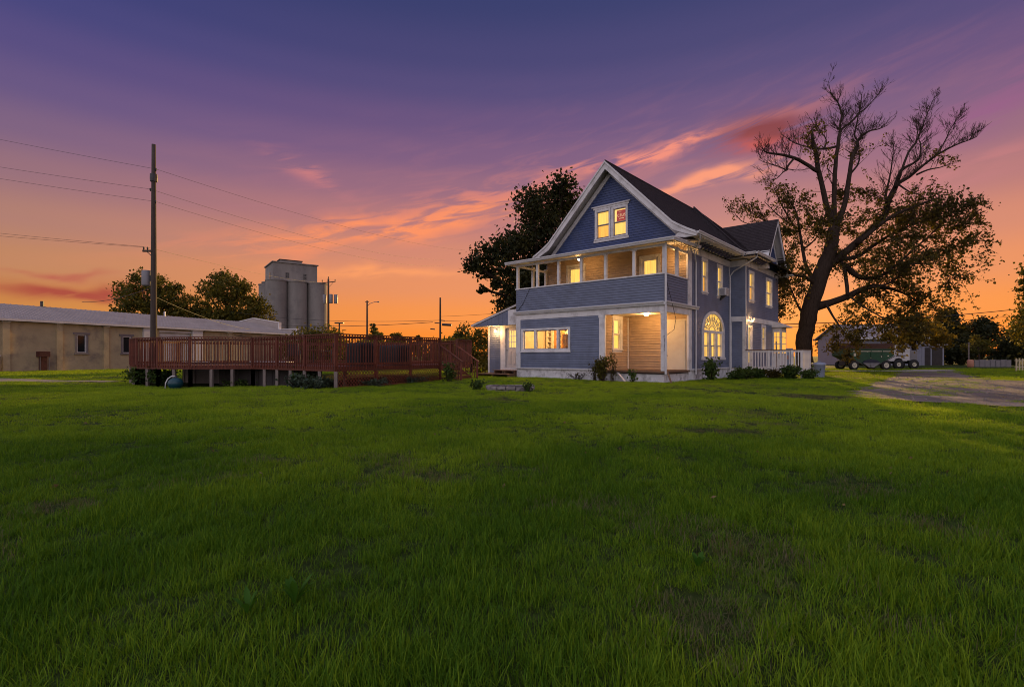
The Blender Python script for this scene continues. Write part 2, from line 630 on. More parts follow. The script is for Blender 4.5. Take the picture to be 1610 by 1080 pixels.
def ground_mat():
    m = bpy.data.materials.new('lawn_soil_and_thatch')
    m.use_nodes = True
    t = m.node_tree
    b = t.nodes['Principled BSDF']
    g = nd(t, 'ShaderNodeNewGeometry')
    n1 = nd(t, 'ShaderNodeTexNoise')
    n1.inputs['Scale'].default_value = 0.35
    n1.inputs['Detail'].default_value = 6
    t.links.new(g.outputs['Position'], n1.inputs['Vector'])
    n2 = nd(t, 'ShaderNodeTexNoise')
    n2.inputs['Scale'].default_value = 9.0
    n2.inputs['Detail'].default_value = 8
    t.links.new(g.outputs['Position'], n2.inputs['Vector'])
    c = ramp(t, n1.outputs[0], [(0.3, (0.040, 0.066, 0.012, 1)), (0.55, (0.055, 0.078, 0.015, 1)), (0.75, (0.078, 0.075, 0.028, 1))])
    c2 = ramp(t, n2.outputs[0], [(0.3, (0.35, 0.35, 0.35, 1)), (0.7, (1.15, 1.15, 1.1, 1))])
    t.links.new(mixc(t, 1.0, c, c2, 'MULTIPLY'), b.inputs['Base Color'])
    b.inputs['Roughness'].default_value = 0.95
    b.inputs['Specular IOR Level'].default_value = 0.1
    bp = nd(t, 'ShaderNodeBump')
    bp.inputs['Strength'].default_value = 0.9
    bp.inputs['Distance'].default_value = 0.08
    t.links.new(n2.outputs[0], bp.inputs['Height'])
    t.links.new(bp.outputs[0], b.inputs['Normal'])
    return m


ground = np_mesh('ground', gv, gq, ground_mat(), smooth=True)
tag(ground, kind='structure')


def pts_in_poly(px, py, poly):
    inside = np.zeros(px.shape, bool)
    n = len(poly)
    for i in range(n):
        x1, y1 = poly[i]
        x2, y2 = poly[(i + 1) % n]
        cond = ((y1 > py) != (y2 > py))
        xin = (x2 - x1) * (py - y1) / ((y2 - y1) if y2 != y1 else 1e-9) + x1
        inside ^= cond & (px < xin)
    return inside


def ragged(poly, step=0.5, amp=0.22, seed=1):
    """polygon outline resampled with an uneven edge"""
    rng = np.random.default_rng(seed)
    out = []
    for i in range(len(poly)):
        a = np.array(poly[i], float)
        b = np.array(poly[(i + 1) % len(poly)], float)
        L = np.linalg.norm(b - a)
        k = max(1, int(L / step))
        d = (b - a) / max(L, 1e-6)
        nrm = np.array([-d[1], d[0]])
        for j in range(k):
            out.append(tuple(a + (b - a) * j / k + nrm * rng.normal(0, amp)))
    return out


def sheet_from_poly(name, poly, lift, m, cell=0.4):
    xs = [p[0] for p in poly]
    ys = [p[1] for p in poly]
    X = np.arange(min(xs), max(xs) + cell, cell)
    Y = np.arange(min(ys), max(ys) + cell, cell)
    bm = bmesh.new()
    f = bm.faces.new([bm.verts.new((p[0], p[1], 0)) for p in poly])
    for x in X[::2]:
        bmesh.ops.bisect_plane(bm, geom=bm.verts[:] + bm.edges[:] + bm.faces[:], plane_co=(x, 0, 0), plane_no=(1, 0, 0))
    for y in Y[::2]:
        bmesh.ops.bisect_plane(bm, geom=bm.verts[:] + bm.edges[:] + bm.faces[:], plane_co=(0, y, 0), plane_no=(0, 1, 0))
    bmesh.ops.triangulate(bm, faces=bm.faces[:])
    for v in bm.verts:
        v.co.z = tz(v.co.x, v.co.y) + lift
    bm.normal_update()
    me = bpy.data.meshes.new(name)
    bm.to_mesh(me)
    bm.free()
    for p in me.polygons:
        if p.normal.z < 0:
            p.flip()
    me.materials.append(m)
    o = bpy.data.objects.new(name, me)
    COL.objects.link(o)
    tag(o, kind='structure')
    return o


def gravel_mat(name, c0, c1, c2):
    m = bpy.data.materials.new(name)
    m.use_nodes = True
    t = m.node_tree
    b = t.nodes['Principled BSDF']
    g = nd(t, 'ShaderNodeNewGeometry')
    n1 = nd(t, 'ShaderNodeTexNoise')
    n1.inputs['Scale'].default_value = 0.45
    n1.inputs['Detail'].default_value = 8
    n1.inputs['Roughness'].default_value = 0.65
    t.links.new(g.outputs['Position'], n1.inputs['Vector'])
    vo = nd(t, 'ShaderNodeTexVoronoi')
    vo.inputs['Scale'].default_value = 26
    t.links.new(g.outputs['Position'], vo.inputs['Vector'])
    c = ramp(t, n1.outputs[0], [(0.30, (*c0, 1)), (0.5, (*c1, 1)), (0.68, (*c2, 1))])
    cc = mixc(t, 0.45, c, vo.outputs['Color'], 'MULTIPLY')
    t.links.new(cc, b.inputs['Base Color'])
    b.inputs['Roughness'].default_value = 0.9
    bp = nd(t, 'ShaderNodeBump')
    bp.inputs['Strength'].default_value = 0.8
    bp.inputs['Distance'].default_value = 0.03
    t.links.new(vo.outputs['Distance'], bp.inputs['Height'])
    t.links.new(bp.outputs[0], b.inputs['Normal'])
    return m


DRIVE = [(32.35, 42.2), (36.6, 42.2), (27.8, 31.5), (24.5, 25.5), (24.0, 22.6), (30, 20), (30, 11), (13.5, 11.0), (11.6, 12.1), (10.4, 13.2), (9.6, 14.4), (10.2, 15.9), (12.8, 18.7), (15.5, 22.0), (18.6, 25.6)]
DRIVE_R = ragged(DRIVE, 0.7, 0.26, 4)
gravel = gravel_mat('packed_gravel', (0.085, 0.060, 0.046), (0.20, 0.150, 0.122), (0.38, 0.30, 0.25))
driveway = sheet_from_poly('driveway', DRIVE_R, 0.022, gravel)
TRACK = [(-46, 30.5), (-24.15, 24.6), (-20.0, 25.2), (-19.6, 25.9), (-24.0, 26.4), (-46, 33.5)]
TRACK_R = ragged(TRACK, 0.7, 0.12, 9)
track = sheet_from_poly('dirt_path', TRACK_R, 0.022, gravel_mat('pale_dirt', (0.26, 0.20, 0.14), (0.34, 0.27, 0.19), (0.40, 0.33, 0.24)))
slab = MB()
slab.box(22.0, 33.2, 40.2, 41.0, -0.05, 0.07)
slab_o = slab.build('concrete_path', M['slab'])
tag(slab_o, kind='structure')
slab2 = MB().box(32.6, 36.4, 42.25, 43.0, -0.05, 0.075).build('concrete_apron', M['slab'])
tag(slab2, kind='structure')


# ------------------------------------------------------------------ the house
HOUSE_C = (6.82, 23.0)
HOUSE_RZ = math.atan2(-0.657, 0.754)
house = empty('house', (HOUSE_C[0], HOUSE_C[1], 0.0), HOUSE_RZ)
tag(house, 'two storey blue clapboard house with front gable, white trim and lit wraparound upper porch', 'house')
HAX = Vector((math.cos(HOUSE_RZ), math.sin(HOUSE_RZ), 0))
HAY = Vector((-math.sin(HOUSE_RZ), math.cos(HOUSE_RZ), 0))


def hw(x, y, z=0.0):
    """house plan to world"""
    return Vector((HOUSE_C[0], HOUSE_C[1], 0)) + HAX * x + HAY * y + Vector((0, 0, z))


class Wall:
    """a vertical wall plane in house plan: a runs along it, d points out of it"""
    def __init__(self, side, c):
        self.s, self.c = side, c

    def p(self, a, z, d=0.0):
        if self.s == 'F': return (a, self.c - d, z)
        if self.s == 'B': return (a, self.c + d, z)
        if self.s == 'R': return (self.c + d, a, z)
        return (self.c - d, a, z)

    def box(self, mb, a0, a1, z0, z1, d0, d1):
        p, q = self.p(a0, z0, d0), self.p(a1, z1, d1)
        return mb.box(p[0], q[0], p[1], q[1], p[2], q[2])

    def siding(self, mb, a0, a1, z0, z1, holes=(), board=0.115, lap=0.027, lims=None):
        """lapped boards, each course a sloping face with its own bottom edge"""
        flip = self.s in ('B', 'R')
        zz = z0
        while zz < z1 - 1e-4:
            zt = min(zz + board, z1)
            cuts = sorted({zz, zt} | {zz + board * k for k in (0.60, 0.70) if zz + board * k < zt} | {h for hh in holes for h in hh[2:4] if zz < h < zt})
            for zb, ze in zip(cuts[:-1], cuts[1:]):
                def off(z):
                    f = (z - zz) / board
                    if f < 0.60: return lap - 0.006 * f
                    if f < 0.70: return lap - 0.006 - (lap - 0.010) * (f - 0.60) / 0.10
                    return 0.003
                lo0, hi0 = (a0, a1) if lims is None else lims(zb)
                lo1, hi1 = (a0, a1) if lims is None else lims(ze)
                if hi0 - lo0 < 0.02:
                    continue
                mid = (zb + ze) / 2
                spans = [(lo0, hi0)]
                for h in holes:
                    if h[2] < mid < h[3]:
                        new = []
                        for s0, s1 in spans:
                            if h[1] <= s0 or h[0] >= s1:
                                new.append((s0, s1))
                            else:
                                if h[0] > s0: new.append((s0, h[0]))
                                if h[1] < s1: new.append((h[1], s1))
                        spans = new
                for s0, s1 in spans:
                    t0 = lo1 if s0 == lo0 else s0
                    t1 = hi1 if s1 == hi0 else s1
                    q = [self.p(s0, zb, off(zb)), self.p(s1, zb, off(zb)), self.p(t1, ze, off(ze)), self.p(t0, ze, off(ze))]
                    mb.quad(*q)
                    if zb == zz:
                        mb.quad(self.p(s0, zb, 0), self.p(s1, zb, 0), self.p(s1, zb, off(zb)), self.p(s0, zb, off(zb)))
            zz = zt
        return mb

    def solid(self, mb, a0, a1, z0, z1, holes, d0, d1):
        """backing wall with openings, as blocks butted end to end"""
        az_ = sorted({a0, a1} | {h for hh in holes for h in hh[0:2]})
        zz_ = sorted({z0, z1} | {h for hh in holes for h in hh[2:4]})
        for i in range(len(zz_) - 1):
            run = None
            for j in range(len(az_) - 1):
                ca_, cz = (az_[j] + az_[j + 1]) / 2, (zz_[i] + zz_[i + 1]) / 2
                if any(h[0] < ca_ < h[1] and h[2] < cz < h[3] for h in holes):
                    if run: self.box(mb, run[0], run[1], zz_[i], zz_[i + 1], d0, d1)
                    run = None
                else:
                    run = (run[0], az_[j + 1]) if run else (az_[j], az_[j + 1])
            if run: self.box(mb, run[0], run[1], zz_[i], zz_[i + 1], d0, d1)
        return mb


def curtain_mesh(w, a0, a1, z0, z1, d, seed=0, folds=9, amp=0.025):
    mb = MB()
    n = folds * 6
    rng = random.Random(seed)
    ph = rng.random() * 6
    row = []
    for i in range(n + 1):
        a = a0 + (a1 - a0) * i / n
        row.append((a, d + amp * math.sin(i / n * folds * 2 * PI + ph) * (0.6 + 0.4 * math.sin(i * 0.37 + ph))))
    vs = [w.p(a, z0, dd) for a, dd in row] + [w.p(a, z1, dd) for a, dd in row]
    return mb.add(vs, [(i, i + 1, n + 2 + i, n + 1 + i) for i in range(n)])


def reveal(mb, w, a0, a1, z0, z1, depth=0.14):
    """the sides of an opening"""
    t = 0.02
    w.box(mb, a0, a0 + t, z0, z1, -depth, 0.03)
    w.box(mb, a1 - t, a1, z0, z1, -depth, 0.03)
    w.box(mb, a0 + t, a1 - t, z1 - t, z1, -depth, 0.03)
    w.box(mb, a0 + t, a1 - t, z0, z0 + t, -depth, 0.03)


def window(w, a0, a1, z0, z1, casing=0.11, rows=2, lit='lit_blind', lit2=None, crown=False, seed=0, sash='trim', muntin=None, label=None, blind=True):
    """opening a0..a1, z0..z1: casing with sill, sashes with meeting rail, glass, lit blind"""
    mb = MB()
    c, pr = casing, 0.045
    w.box(mb, a0 - c, a0, z0, z1, 0.0, pr)
    w.box(mb, a1, a1 + c, z0, z1, 0.0, pr)
    w.box(mb, a0 - c, a1 + c, z1, z1 + c * 1.15, 0.0, pr)
    w.box(mb, a0 - c - 0.03, a1 + c + 0.03, z0 - 0.06, z0, 0.0, pr + 0.035)
    w.box(mb, a0 - c * 0.9, a1 + c * 0.9, z0 - 0.06 - c * 0.7, z0 - 0.06, 0.0, pr - 0.015)
    if crown:
        w.box(mb, a0 - c - 0.05, a1 + c + 0.05, z1 + c * 1.15, z1 + c * 1.15 + 0.05, 0.0, pr + 0.05)
        w.box(mb, a0 - c - 0.08, a1 + c + 0.08, z1 + c * 1.15 + 0.05, z1 + c * 1.15 + 0.085, 0.0, pr + 0.085)
    reveal(mb, w, a0, a1, z0, z1, 0.16)
    o = mb.build('window', M['trim'], house)
    if label: o['label'] = label
    s, r = MB(), 0.035
    a0i, a1i, z0i, z1i = a0 + 0.02, a1 - 0.02, z0 + 0.02, z1 - 0.02
    zs = [z0i + (z1i - z0i) * k / rows for k in range(rows + 1)]
    for k in range(rows):
        d1 = -0.02 if k == rows - 1 else -0.05
        za, zb = zs[k], zs[k + 1]
        w.box(s, a0i, a0i + r, za, zb, d1 - 0.03, d1)
        w.box(s, a1i - r, a1i, za, zb, d1 - 0.03, d1)
        w.box(s, a0i + r, a1i - r, za, za + r, d1 - 0.03, d1)
        w.box(s, a0i + r, a1i - r, zb - r, zb, d1 - 0.03, d1)
    if muntin:
        for (f0, f1, vert) in muntin:
            if vert:
                aa = a0i + (a1i - a0i) * f0
                w.box(s, aa - 0.012, aa + 0.012, z0i + r, z1i - r, -0.075, -0.055)
            else:
                zz = z0i + (z1i - z0i) * f0
                w.box(s, a0i + r, a1i - r, zz - 0.012, zz + 0.012, -0.073, -0.057)
    s.build('sash', M[sash], o)
    g = MB()
    g.quad(w.p(a0i, z0i, -0.066), w.p(a1i, z0i, -0.066), w.p(a1i, z1i, -0.066), w.p(a0i, z1i, -0.066))
    g.build('pane', M['glass'], o)
    if blind:
        if lit2:
            zm = (z0 + z1) / 2
            curtain_mesh(w, a0, a1, z0, zm, -0.14, seed, max(3, int((a1 - a0) * 7)), 0.012).build('curtain', M[lit2], o)
            curtain_mesh(w, a0, a1, zm, z1, -0.13, seed + 1, max(3, int((a1 - a0) * 5)), 0.006).build('blind', M[lit], o)
        else:
            curtain_mesh(w, a0, a1, z0, z1, -0.13, seed, max(3, int((a1 - a0) * 7)), 0.015).build('curtain', M[lit], o)
    return o


def hpart(mb, name, mat, smooth=False, label=None, parent=None, split=False):
    if split:
        for m2 in pieces(mb):
            o = m2.build(name, M[mat], parent or house, smooth)
        return o
    o = mb.build(name, M[mat], parent or house, smooth)
    if label: o['label'] = label
    return o


XL = -8.72          # left end of the front
FZ, G2, RZ_, PC = 0.53, 3.66, 4.91, 6.25   # floor, second floor gutter top, porch rail top, porch ceiling
BACK = 15.4
WF = Wall('F', 0.0)
WR = Wall('R', 0.0)
WL = Wall('L', XL)
WRF = Wall('F', 2.74)      # wall at the back of both porches
WPS = Wall('R', -3.27)     # side of the enclosed front room, inside the lower porch
WW = Wall('R', 0.87)       # right wing
WWF = Wall('F', 8.57)
WG = Wall('F', 1.5)        # gable wall

# openings: a0, a1, z0, z1
H_BIG = (-8.20, -5.20, 1.56, 2.60)
H_U1, H_U2 = (4.42, 5.05, 4.52, 6.12), (6.62, 7.28, 4.48, 6.08)
H_ARCH = (4.55, 7.40, 1.14, 3.45)
H_W1, H_W2 = (9.20, 10.00, 4.42, 5.98), (12.62, 13.80, 4.36, 5.96)
H_WD, H_W3 = (8.98, 9.62, 0.58, 2.82), (11.72, 12.38, 1.55, 2.98)
H_D1, H_D2 = (-7.10, -6.05, 3.75, 6.30), (-2.50, -1.58, 3.75, 6.25)
H_SW = (1.18, 1.90, 1.56, 3.08)
H_GA, H_GB = (-4.44, -3.70, 7.32, 8.74), (-3.46, -2.72, 7.32, 8.74)

# foundation
mb = MB()
mb.box(XL, -3.27, 0.03, 2.74, -0.3, FZ - 0.02)
mb.box(XL, -0.02, 2.74, 8.57, -0.3, FZ - 0.02)
mb.box(XL, 0.85, 8.57, BACK, -0.3, FZ - 0.02)
hpart(mb, 'foundation', 'foundation', label='peeling white painted foundation wall')
hpart(MB().box(-3.25, -0.05, 0.06, 2.70, -0.3, 0.38), 'porch_skirt', 'foundation')
# water table boards between foundation and siding
mb = MB()
WF.box(mb, XL - 0.02, -3.30, FZ - 0.02, FZ + 0.05, -0.05, 0.06)
WR.box(mb, 3.02, 8.55, FZ - 0.02, FZ + 0.05, -0.05, 0.06)
WW.box(mb, 8.50, BACK, FZ - 0.02, FZ + 0.05, -0.05, 0.06)
hpart(mb, 'water_table', 'trim', split=True)

# clapboard walls: one part per wall
FRONT_PANEL = (-8.40, -3.36, 0.58, 3.18)
mb = MB()
WF.siding(mb, FRONT_PANEL[0], FRONT_PANEL[1], 0.58, 3.20, [H_BIG], 0.120)
WF.solid(mb, XL + 0.02, -3.30, FZ, 3.22, [H_BIG], -0.12, 0.0)
WF.box(mb, -4.995, -4.975, 0.58, 3.20, 0.005, 0.022)
hpart(mb, 'front_wall', 'siding', label='blue clapboard ground floor front wall')
mb = MB()
WF.siding(mb, XL, 0.0, G2, RZ_ - 0.03, (), 0.120)
WF.box(mb, XL, 0.0, G2, RZ_ - 0.03, -0.12, 0.0)
WR.siding(mb, 0.0, 2.72, G2, RZ_ - 0.03, (), 0.120)
WR.box(mb, 0.003, 2.72, G2, RZ_ - 0.03, -0.12, -0.001)
WL.siding(mb, 0.0, 2.72, G2, RZ_ - 0.03, (), 0.120)
hpart(mb, 'porch_parapet', 'siding', label='blue clapboard parapet of the upper porch')
mb = MB()
WR.siding(mb, 2.98, 8.57, 0.58, 6.28, [H_U1, H_U2, (H_ARCH[0], H_ARCH[1], H_ARCH[2], 3.45)], 0.10)
WR.solid(mb, 2.74, 8.57, FZ, 6.60, [H_U1, H_U2, H_ARCH], -0.12, 0.0)
hpart(mb, 'side_wall', 'siding', label='blue clapboard side wall with the arched window')
mb = MB()
WW.siding(mb, 8.63, BACK, 0.58, 3.14, [H_WD, H_W3], 0.10)
WW.siding(mb, 8.57, BACK, 3.46, 6.28, [H_W1, H_W2], 0.10)
WW.solid(mb, 8.57, BACK, FZ, 6.60, [H_WD, H_W3, H_W1, H_W2], -0.12, 0.0)
WWF.siding(mb, 0.02, 0.87, 3.46, 6.3, (), 0.10)
WWF.siding(mb, 0.14, 0.72, 0.58, 3.14, (), 0.10)
WWF.box(mb, 0.0, 0.75, FZ, 6.60, -0.10, 0.0)
hpart(mb, 'wing_wall', 'siding', label='blue clapboard walls of the right wing')
mb = MB()
GC, GH = -3.58, 4.65   # gable centre, half width to the eave


def gz(d):
    """height of the roof surface at distance d from the ridge line: 45 degrees, kicked out at the eave"""
    if d <= 3.55: return 11.06 - d * 1.02
    k = (d - 3.55) / (GH - 3.55)
    z0 = 11.06 - 3.55 * 1.02
    return z0 - (0.86 * k - 0.13 * k * k) * (GH - 3.55) * 0.80


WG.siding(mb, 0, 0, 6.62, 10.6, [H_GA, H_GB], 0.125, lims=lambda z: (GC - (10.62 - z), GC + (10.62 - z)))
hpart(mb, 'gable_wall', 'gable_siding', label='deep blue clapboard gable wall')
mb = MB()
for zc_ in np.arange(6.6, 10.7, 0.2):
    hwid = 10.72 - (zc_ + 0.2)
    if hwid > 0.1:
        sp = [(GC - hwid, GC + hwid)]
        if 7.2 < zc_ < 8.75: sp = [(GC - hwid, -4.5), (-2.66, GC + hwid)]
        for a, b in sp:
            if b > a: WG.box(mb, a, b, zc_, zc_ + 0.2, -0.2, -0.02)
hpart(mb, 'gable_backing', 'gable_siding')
mb = MB()
WRF.siding(mb, XL + 0.1, -0.05, 3.70, 6.78, [H_D1, H_D2], 0.130)
WRF.solid(mb, XL + 0.1, -0.02, 3.6, 6.80, [H_D1, H_D2], -0.12, 0.0)
hpart(mb, 'upper_porch_wall', 'tan_siding', label='tan clapboard wall at the back of the upper porch')
mb = MB()
WRF.siding(mb, -3.20, -0.02, FZ, 3.22, [(-1.22, 0.1, FZ, 3.0)], 0.130)
WRF.box(mb, -3.27, -0.02, FZ, 3.55, -0.12, 0.0)
WPS.siding(mb, 0.06, 2.72, FZ, 3.22, [H_SW], 0.130)
WPS.solid(mb, 0.03, 2.74, FZ, 3.30, [H_SW], -0.12, 0.0)
hpart(mb, 'lower_porch_wall', 'tan_siding', label='tan clapboard walls inside the lower porch')
# back and left walls, floors and ceilings closing the body
mb = MB()
Wall('L', XL).siding(mb, 2.74, BACK, 0.58, 6.5, (), 0.115)
Wall('L', XL).box(mb, 0.0, BACK, FZ, 3.5, -0.12, -0.001)
Wall('L', XL).box(mb, 2.74, BACK, 3.5, 6.6, -0.12, -0.001)
Wall('B', BACK).siding(mb, XL, 0.87, 0.58, 6.5, (), 0.115)
Wall('B', BACK).box(mb, XL, 0.87, FZ, 6.6, -0.12, -0.001)
hpart(mb, 'rear_wall', 'siding')
mb = MB()
mb.box(XL + 0.13, -3.40, 0.13, BACK - 0.13, FZ - 0.02, FZ + 0.03)
mb.box(XL + 0.13, -0.13, 2.9, BACK - 0.13, 3.50, 3.60)
mb.box(XL + 0.13, -0.13, 2.9, BACK - 0.13, 6.60, 6.68)
hpart(mb, 'inner_floor', 'panel')

# porch floors and ceilings
mb = MB()
nb = 22
for i in range(nb):
    y0 = -0.06 + i * (2.78 / nb)
    mb.box(-3.27, 0.07, y0, y0 + 2.78 / nb - 0.008, 0.44, FZ + (0.004 if i % 3 else 0.0))
hpart(mb, 'lower_porch_floor', 'oldwood', label='worn brown board floor of the lower porch')
hpart(MB().box(-3.20, 0.0, 0.14, 2.74, 3.26, 3.34), 'lower_porch_ceiling', 'panel')
hpart(MB().box(XL + 0.02, -0.02, 0.0, 2.74, 3.56, 3.70), 'upper_porch_floor', 'trim')

# beam, belt and gutter between the storeys
mb = MB()
WF.box(mb, XL, 0.0, 3.20, 3.50, -0.14, 0.03)
WR.box(mb, 0.03, 2.76, 3.20, 3.50, -0.14, 0.03)
WL.box(mb, -0.03, 2.74, 3.20, 3.50, -0.02, 0.03)
hpart(mb, 'porch_beam', 'trim', split=True)
mb = MB()


def gutter(mb, p, q, out, w=0.13, h=0.12):
    """K-style gutter from p to q, out = outward direction"""
    p, q, o = Vector(p), Vector(q), Vector(out)
    up = Vector((0, 0, 1))
    prof = [(0, 0), (0.6, 0), (0.72, 0.35), (1.0, 0.7), (1.0, 1.0), (0.9, 1.0), (0.9, 0.75), (0, 0.75)]
    mb.prism([p + o * (a * w) + up * (b * h) for a, b in prof], q - p)


gutter(mb, (XL - 0.1, -0.03, 3.50), (0.03, -0.03, 3.50), (0, -1, 0), 0.16, 0.16)
gutter(mb, (0.03, -0.17, 3.502), (0.03, 3.62, 3.502), (1, 0, 0), 0.16, 0.16)
hpart(mb, 'porch_gutter', 'gutter', label='white gutter between the two porch storeys')
# trim boards
mb = MB()
WF.box(mb, XL, FRONT_PANEL[0], FZ + 0.05, 3.20, -0.02, 0.035)
WF.box(mb, FRONT_PANEL[1], -3.04, FZ + 0.05, 3.19, -0.06, 0.04)
WF.box(mb, FRONT_PANEL[1] - 0.03, -3.01, 3.08, 3.195, -0.06, 0.055)
WR.box(mb, 2.60, 3.00, FZ - 0.02, 3.49, -0.05, 0.04)
WR.box(mb, 2.52, 3.00, 3.66, 6.40, -0.05, 0.04)
WR.box(mb, 8.44, 8.555, FZ, 6.3, 0.0, 0.035)
WPS.box(mb, 2.62, 2.73, FZ, 3.21, 0.0, 0.04)
WRF.box(mb, -1.32, -1.22, FZ, 3.22, 0.0, 0.03)
WW.box(mb, 8.57, 8.63, FZ, 6.30, 0.0, 0.035)
WW.box(mb, 8.537, BACK, 3.16, 3.44, 0.0, 0.05)
WWF.box(mb, 0.0, 0.92, 3.16, 3.44, 0.003, 0.05)
WWF.box(mb, 0.72, 0.906, FZ, 3.15, 0.0, 0.034)
WWF.box(mb, 0.0, 0.14, FZ, 3.15, 0.0, 0.034)
WR.box(mb, 2.90, 8.56, 6.27, 6.62, 0.0, 0.04)
WW.box(mb, 8.575, BACK, 6.27, 6.62, 0.0, 0.04)
WWF.box(mb, 0.04, 0.91, 6.27, 6.62, 0.0, 0.04)
hpart(mb, 'corner_board', 'trim', split=True)
# rail cap of the parapet
mb = MB()
mb.box(XL - 0.04, 0.05, -0.06, 0.10, RZ_ - 0.03, RZ_ + 0.03)
mb.box(-0.10, 0.06, 0.10, 2.60, RZ_ - 0.03, RZ_ + 0.028)
mb.box(XL - 0.04, XL + 0.10, 0.10, 2.74, RZ_ - 0.03, RZ_ + 0.028)
hpart(mb, 'rail_cap', 'trim', split=True)


def porch_post(x, y, z0, z1, w=0.13):
    mb = MB()
    h = w / 2
    mb.box(x - h, x + h, y - h, y + h, z0, z1)
    mb.box(x - h - .02, x + h + .02, y - h - .02, y + h + .02, z1 - 0.10, z1 - 0.02)
    return hpart(mb, 'porch_post', 'trim')


for x in (-8.62, -7.23, -5.83, -4.42, -3.02, -1.50, -0.03):
    porch_post(x, 0.02, RZ_ + 0.03, 6.24)
for y in (1.38,):
    porch_post(-0.03, y, RZ_ + 0.028, 6.30, 0.14)
for y in (1.40, 2.62):
    porch_post(XL + 0.06, y, RZ_ + 0.028, 6.34)
porch_post(-0.08, 0.06, FZ + 0.005, 3.20, 0.18)
# fallen-in bracket scrolls under the upper porch eave
for x in (-4.42, -3.02, -1.5):
    mb = MB()
    for s in (-1, 1):
        mb.prism([(x + s * 0.07, -0.02, 6.20), (x + s * 0.24, -0.02, 6.20), (x + s * 0.16, -0.02, 6.13), (x + s * 0.07, -0.02, 6.08)], (0, 0.05, 0))
    hpart(mb, 'post_bracket', 'trim', split=True)

# upper porch roof: low slope, boarded underside, gutter at its edge
mb = MB()
P0, P1_ = (-9.10, 0.62), (-0.42, 2.90)


def proof(y): return 6.30 + (y + 0.42) * 0.155


mb.prism([(P0[0], P1_[0], proof(P1_[0])), (P0[0], P1_[1], proof(P1_[1])), (P0[0], P1_[1], proof(P1_[1]) + 0.07), (P0[0], P1_[0], proof(P1_[0]) + 0.07)], (P0[1] - P0[0], 0, 0))
hpart(mb, 'upper_porch_roof', 'shingle')
mb = MB()
nb = 20
for i in range(nb):
    y0 = -0.36 + i * 3.08 / nb
    y1 = y0 + 3.08 / nb - 0.012
    mb.prism([(P0[0] + 0.05, y0, proof(y0) - 0.05), (P0[0] + 0.05, y1, proof(y1) - 0.05), (P0[0] + 0.05, y1, proof(y1) - 0.004), (P0[0] + 0.05, y0, proof(y0) - 0.004)], (P0[1] - P0[0] - 0.1, 0, 0))
hpart(mb, 'upper_porch_ceiling', 'soffit', label='boarded ceiling of the upper porch')
mb = MB()
gutter(mb, (P0[0] - 0.05, -0.40, 6.25), (P0[1] + 0.02, -0.40, 6.25), (0, -1, 0), 0.13, 0.14)
gutter(mb, (P0[1] - 0.04, -0.50, 6.252), (P0[1] - 0.04, 2.55, 6.32), (1, 0, 0), 0.10, 0.13)
gutter(mb, (P0[0] + 0.03, -0.50, 6.252), (P0[0] + 0.03, 2.70, 6.252), (-1, 0, 0), 0.10, 0.13)
hpart(mb, 'upper_porch_gutter', 'gutter', split=True)
mb = MB()
mb.box(XL, 0.02, -0.05, 0.09, 6.14, 6.24)
mb.box(-0.10, 0.03, 0.09, 2.74, 6.14, 6.25)
mb.box(XL, XL + 0.12, 0.09, 2.74, 6.14, 6.25)
hpart(mb, 'upper_porch_beam', 'trim', split=True)


# main roof: shingle courses as stepped strips
def course_plane(mb, e0, e1, r0, r1, step=0.145, lift=0.016):
    """eave edge e0-e1, ridge edge r0-r1: lapped courses of slope"""
    e0, e1, r0, r1 = map(Vector, (e0, e1, r0, r1))
    L = max((r0 - e0).length, (r1 - e1).length)
    nrm = (e1 - e0).cross(r0 - e0 if (r0 - e0).length > 1e-6 else r1 - e0).normalized()
    if nrm.z < 0: nrm = -nrm
    n = max(1, int(L / step))
    for i in range(n):
        f0, f1 = i / n, (i + 1) / n
        a, b = e0.lerp(r0, f0) + nrm * lift, e1.lerp(r1, f0) + nrm * lift
        c, d = e1.lerp(r1, f1) + nrm * 0.002, e0.lerp(r0, f1) + nrm * 0.002
        mb.quad(a, b, c, d)
        mb.quad(e0.lerp(r0, f0), e1.lerp(r1, f0), b, a)


YG0, YG1 = 0.90, 12.3
mb = MB()
prof = [0.0, 3.55, 3.8, 4.05, 4.35, GH]
for sgn in (-1, 1):
    for d0, d1 in zip(prof[:-1], prof[1:]):
        course_plane(mb, (GC + sgn * d1, YG0 - 0.05, gz(d1)), (GC + sgn * d1, YG1, gz(d1)), (GC + sgn * d0, YG0 - 0.05, gz(d0)), (GC + sgn * d0, YG1, gz(d0)))
roof = hpart(mb, 'roof', 'shingle', label='dark shingled front gable roof')
mb = MB()   # underside of the gable overhang and eaves
under = [(GC + s * d, gz(d) - 0.10) for s, ds in ((-1, prof[::-1]), (1, prof[1:])) for d in ds]
mb.add([(x, YG0 + 0.02, z) for x, z in under] + [(x, 8.0, z) for x, z in under], [(i, i + 1, len(under) + i + 1, len(under) + i) for i in range(len(under) - 1)])
hpart(mb, 'gable_soffit', 'soffit')
mb = MB()   # bargeboards following the kicked profile
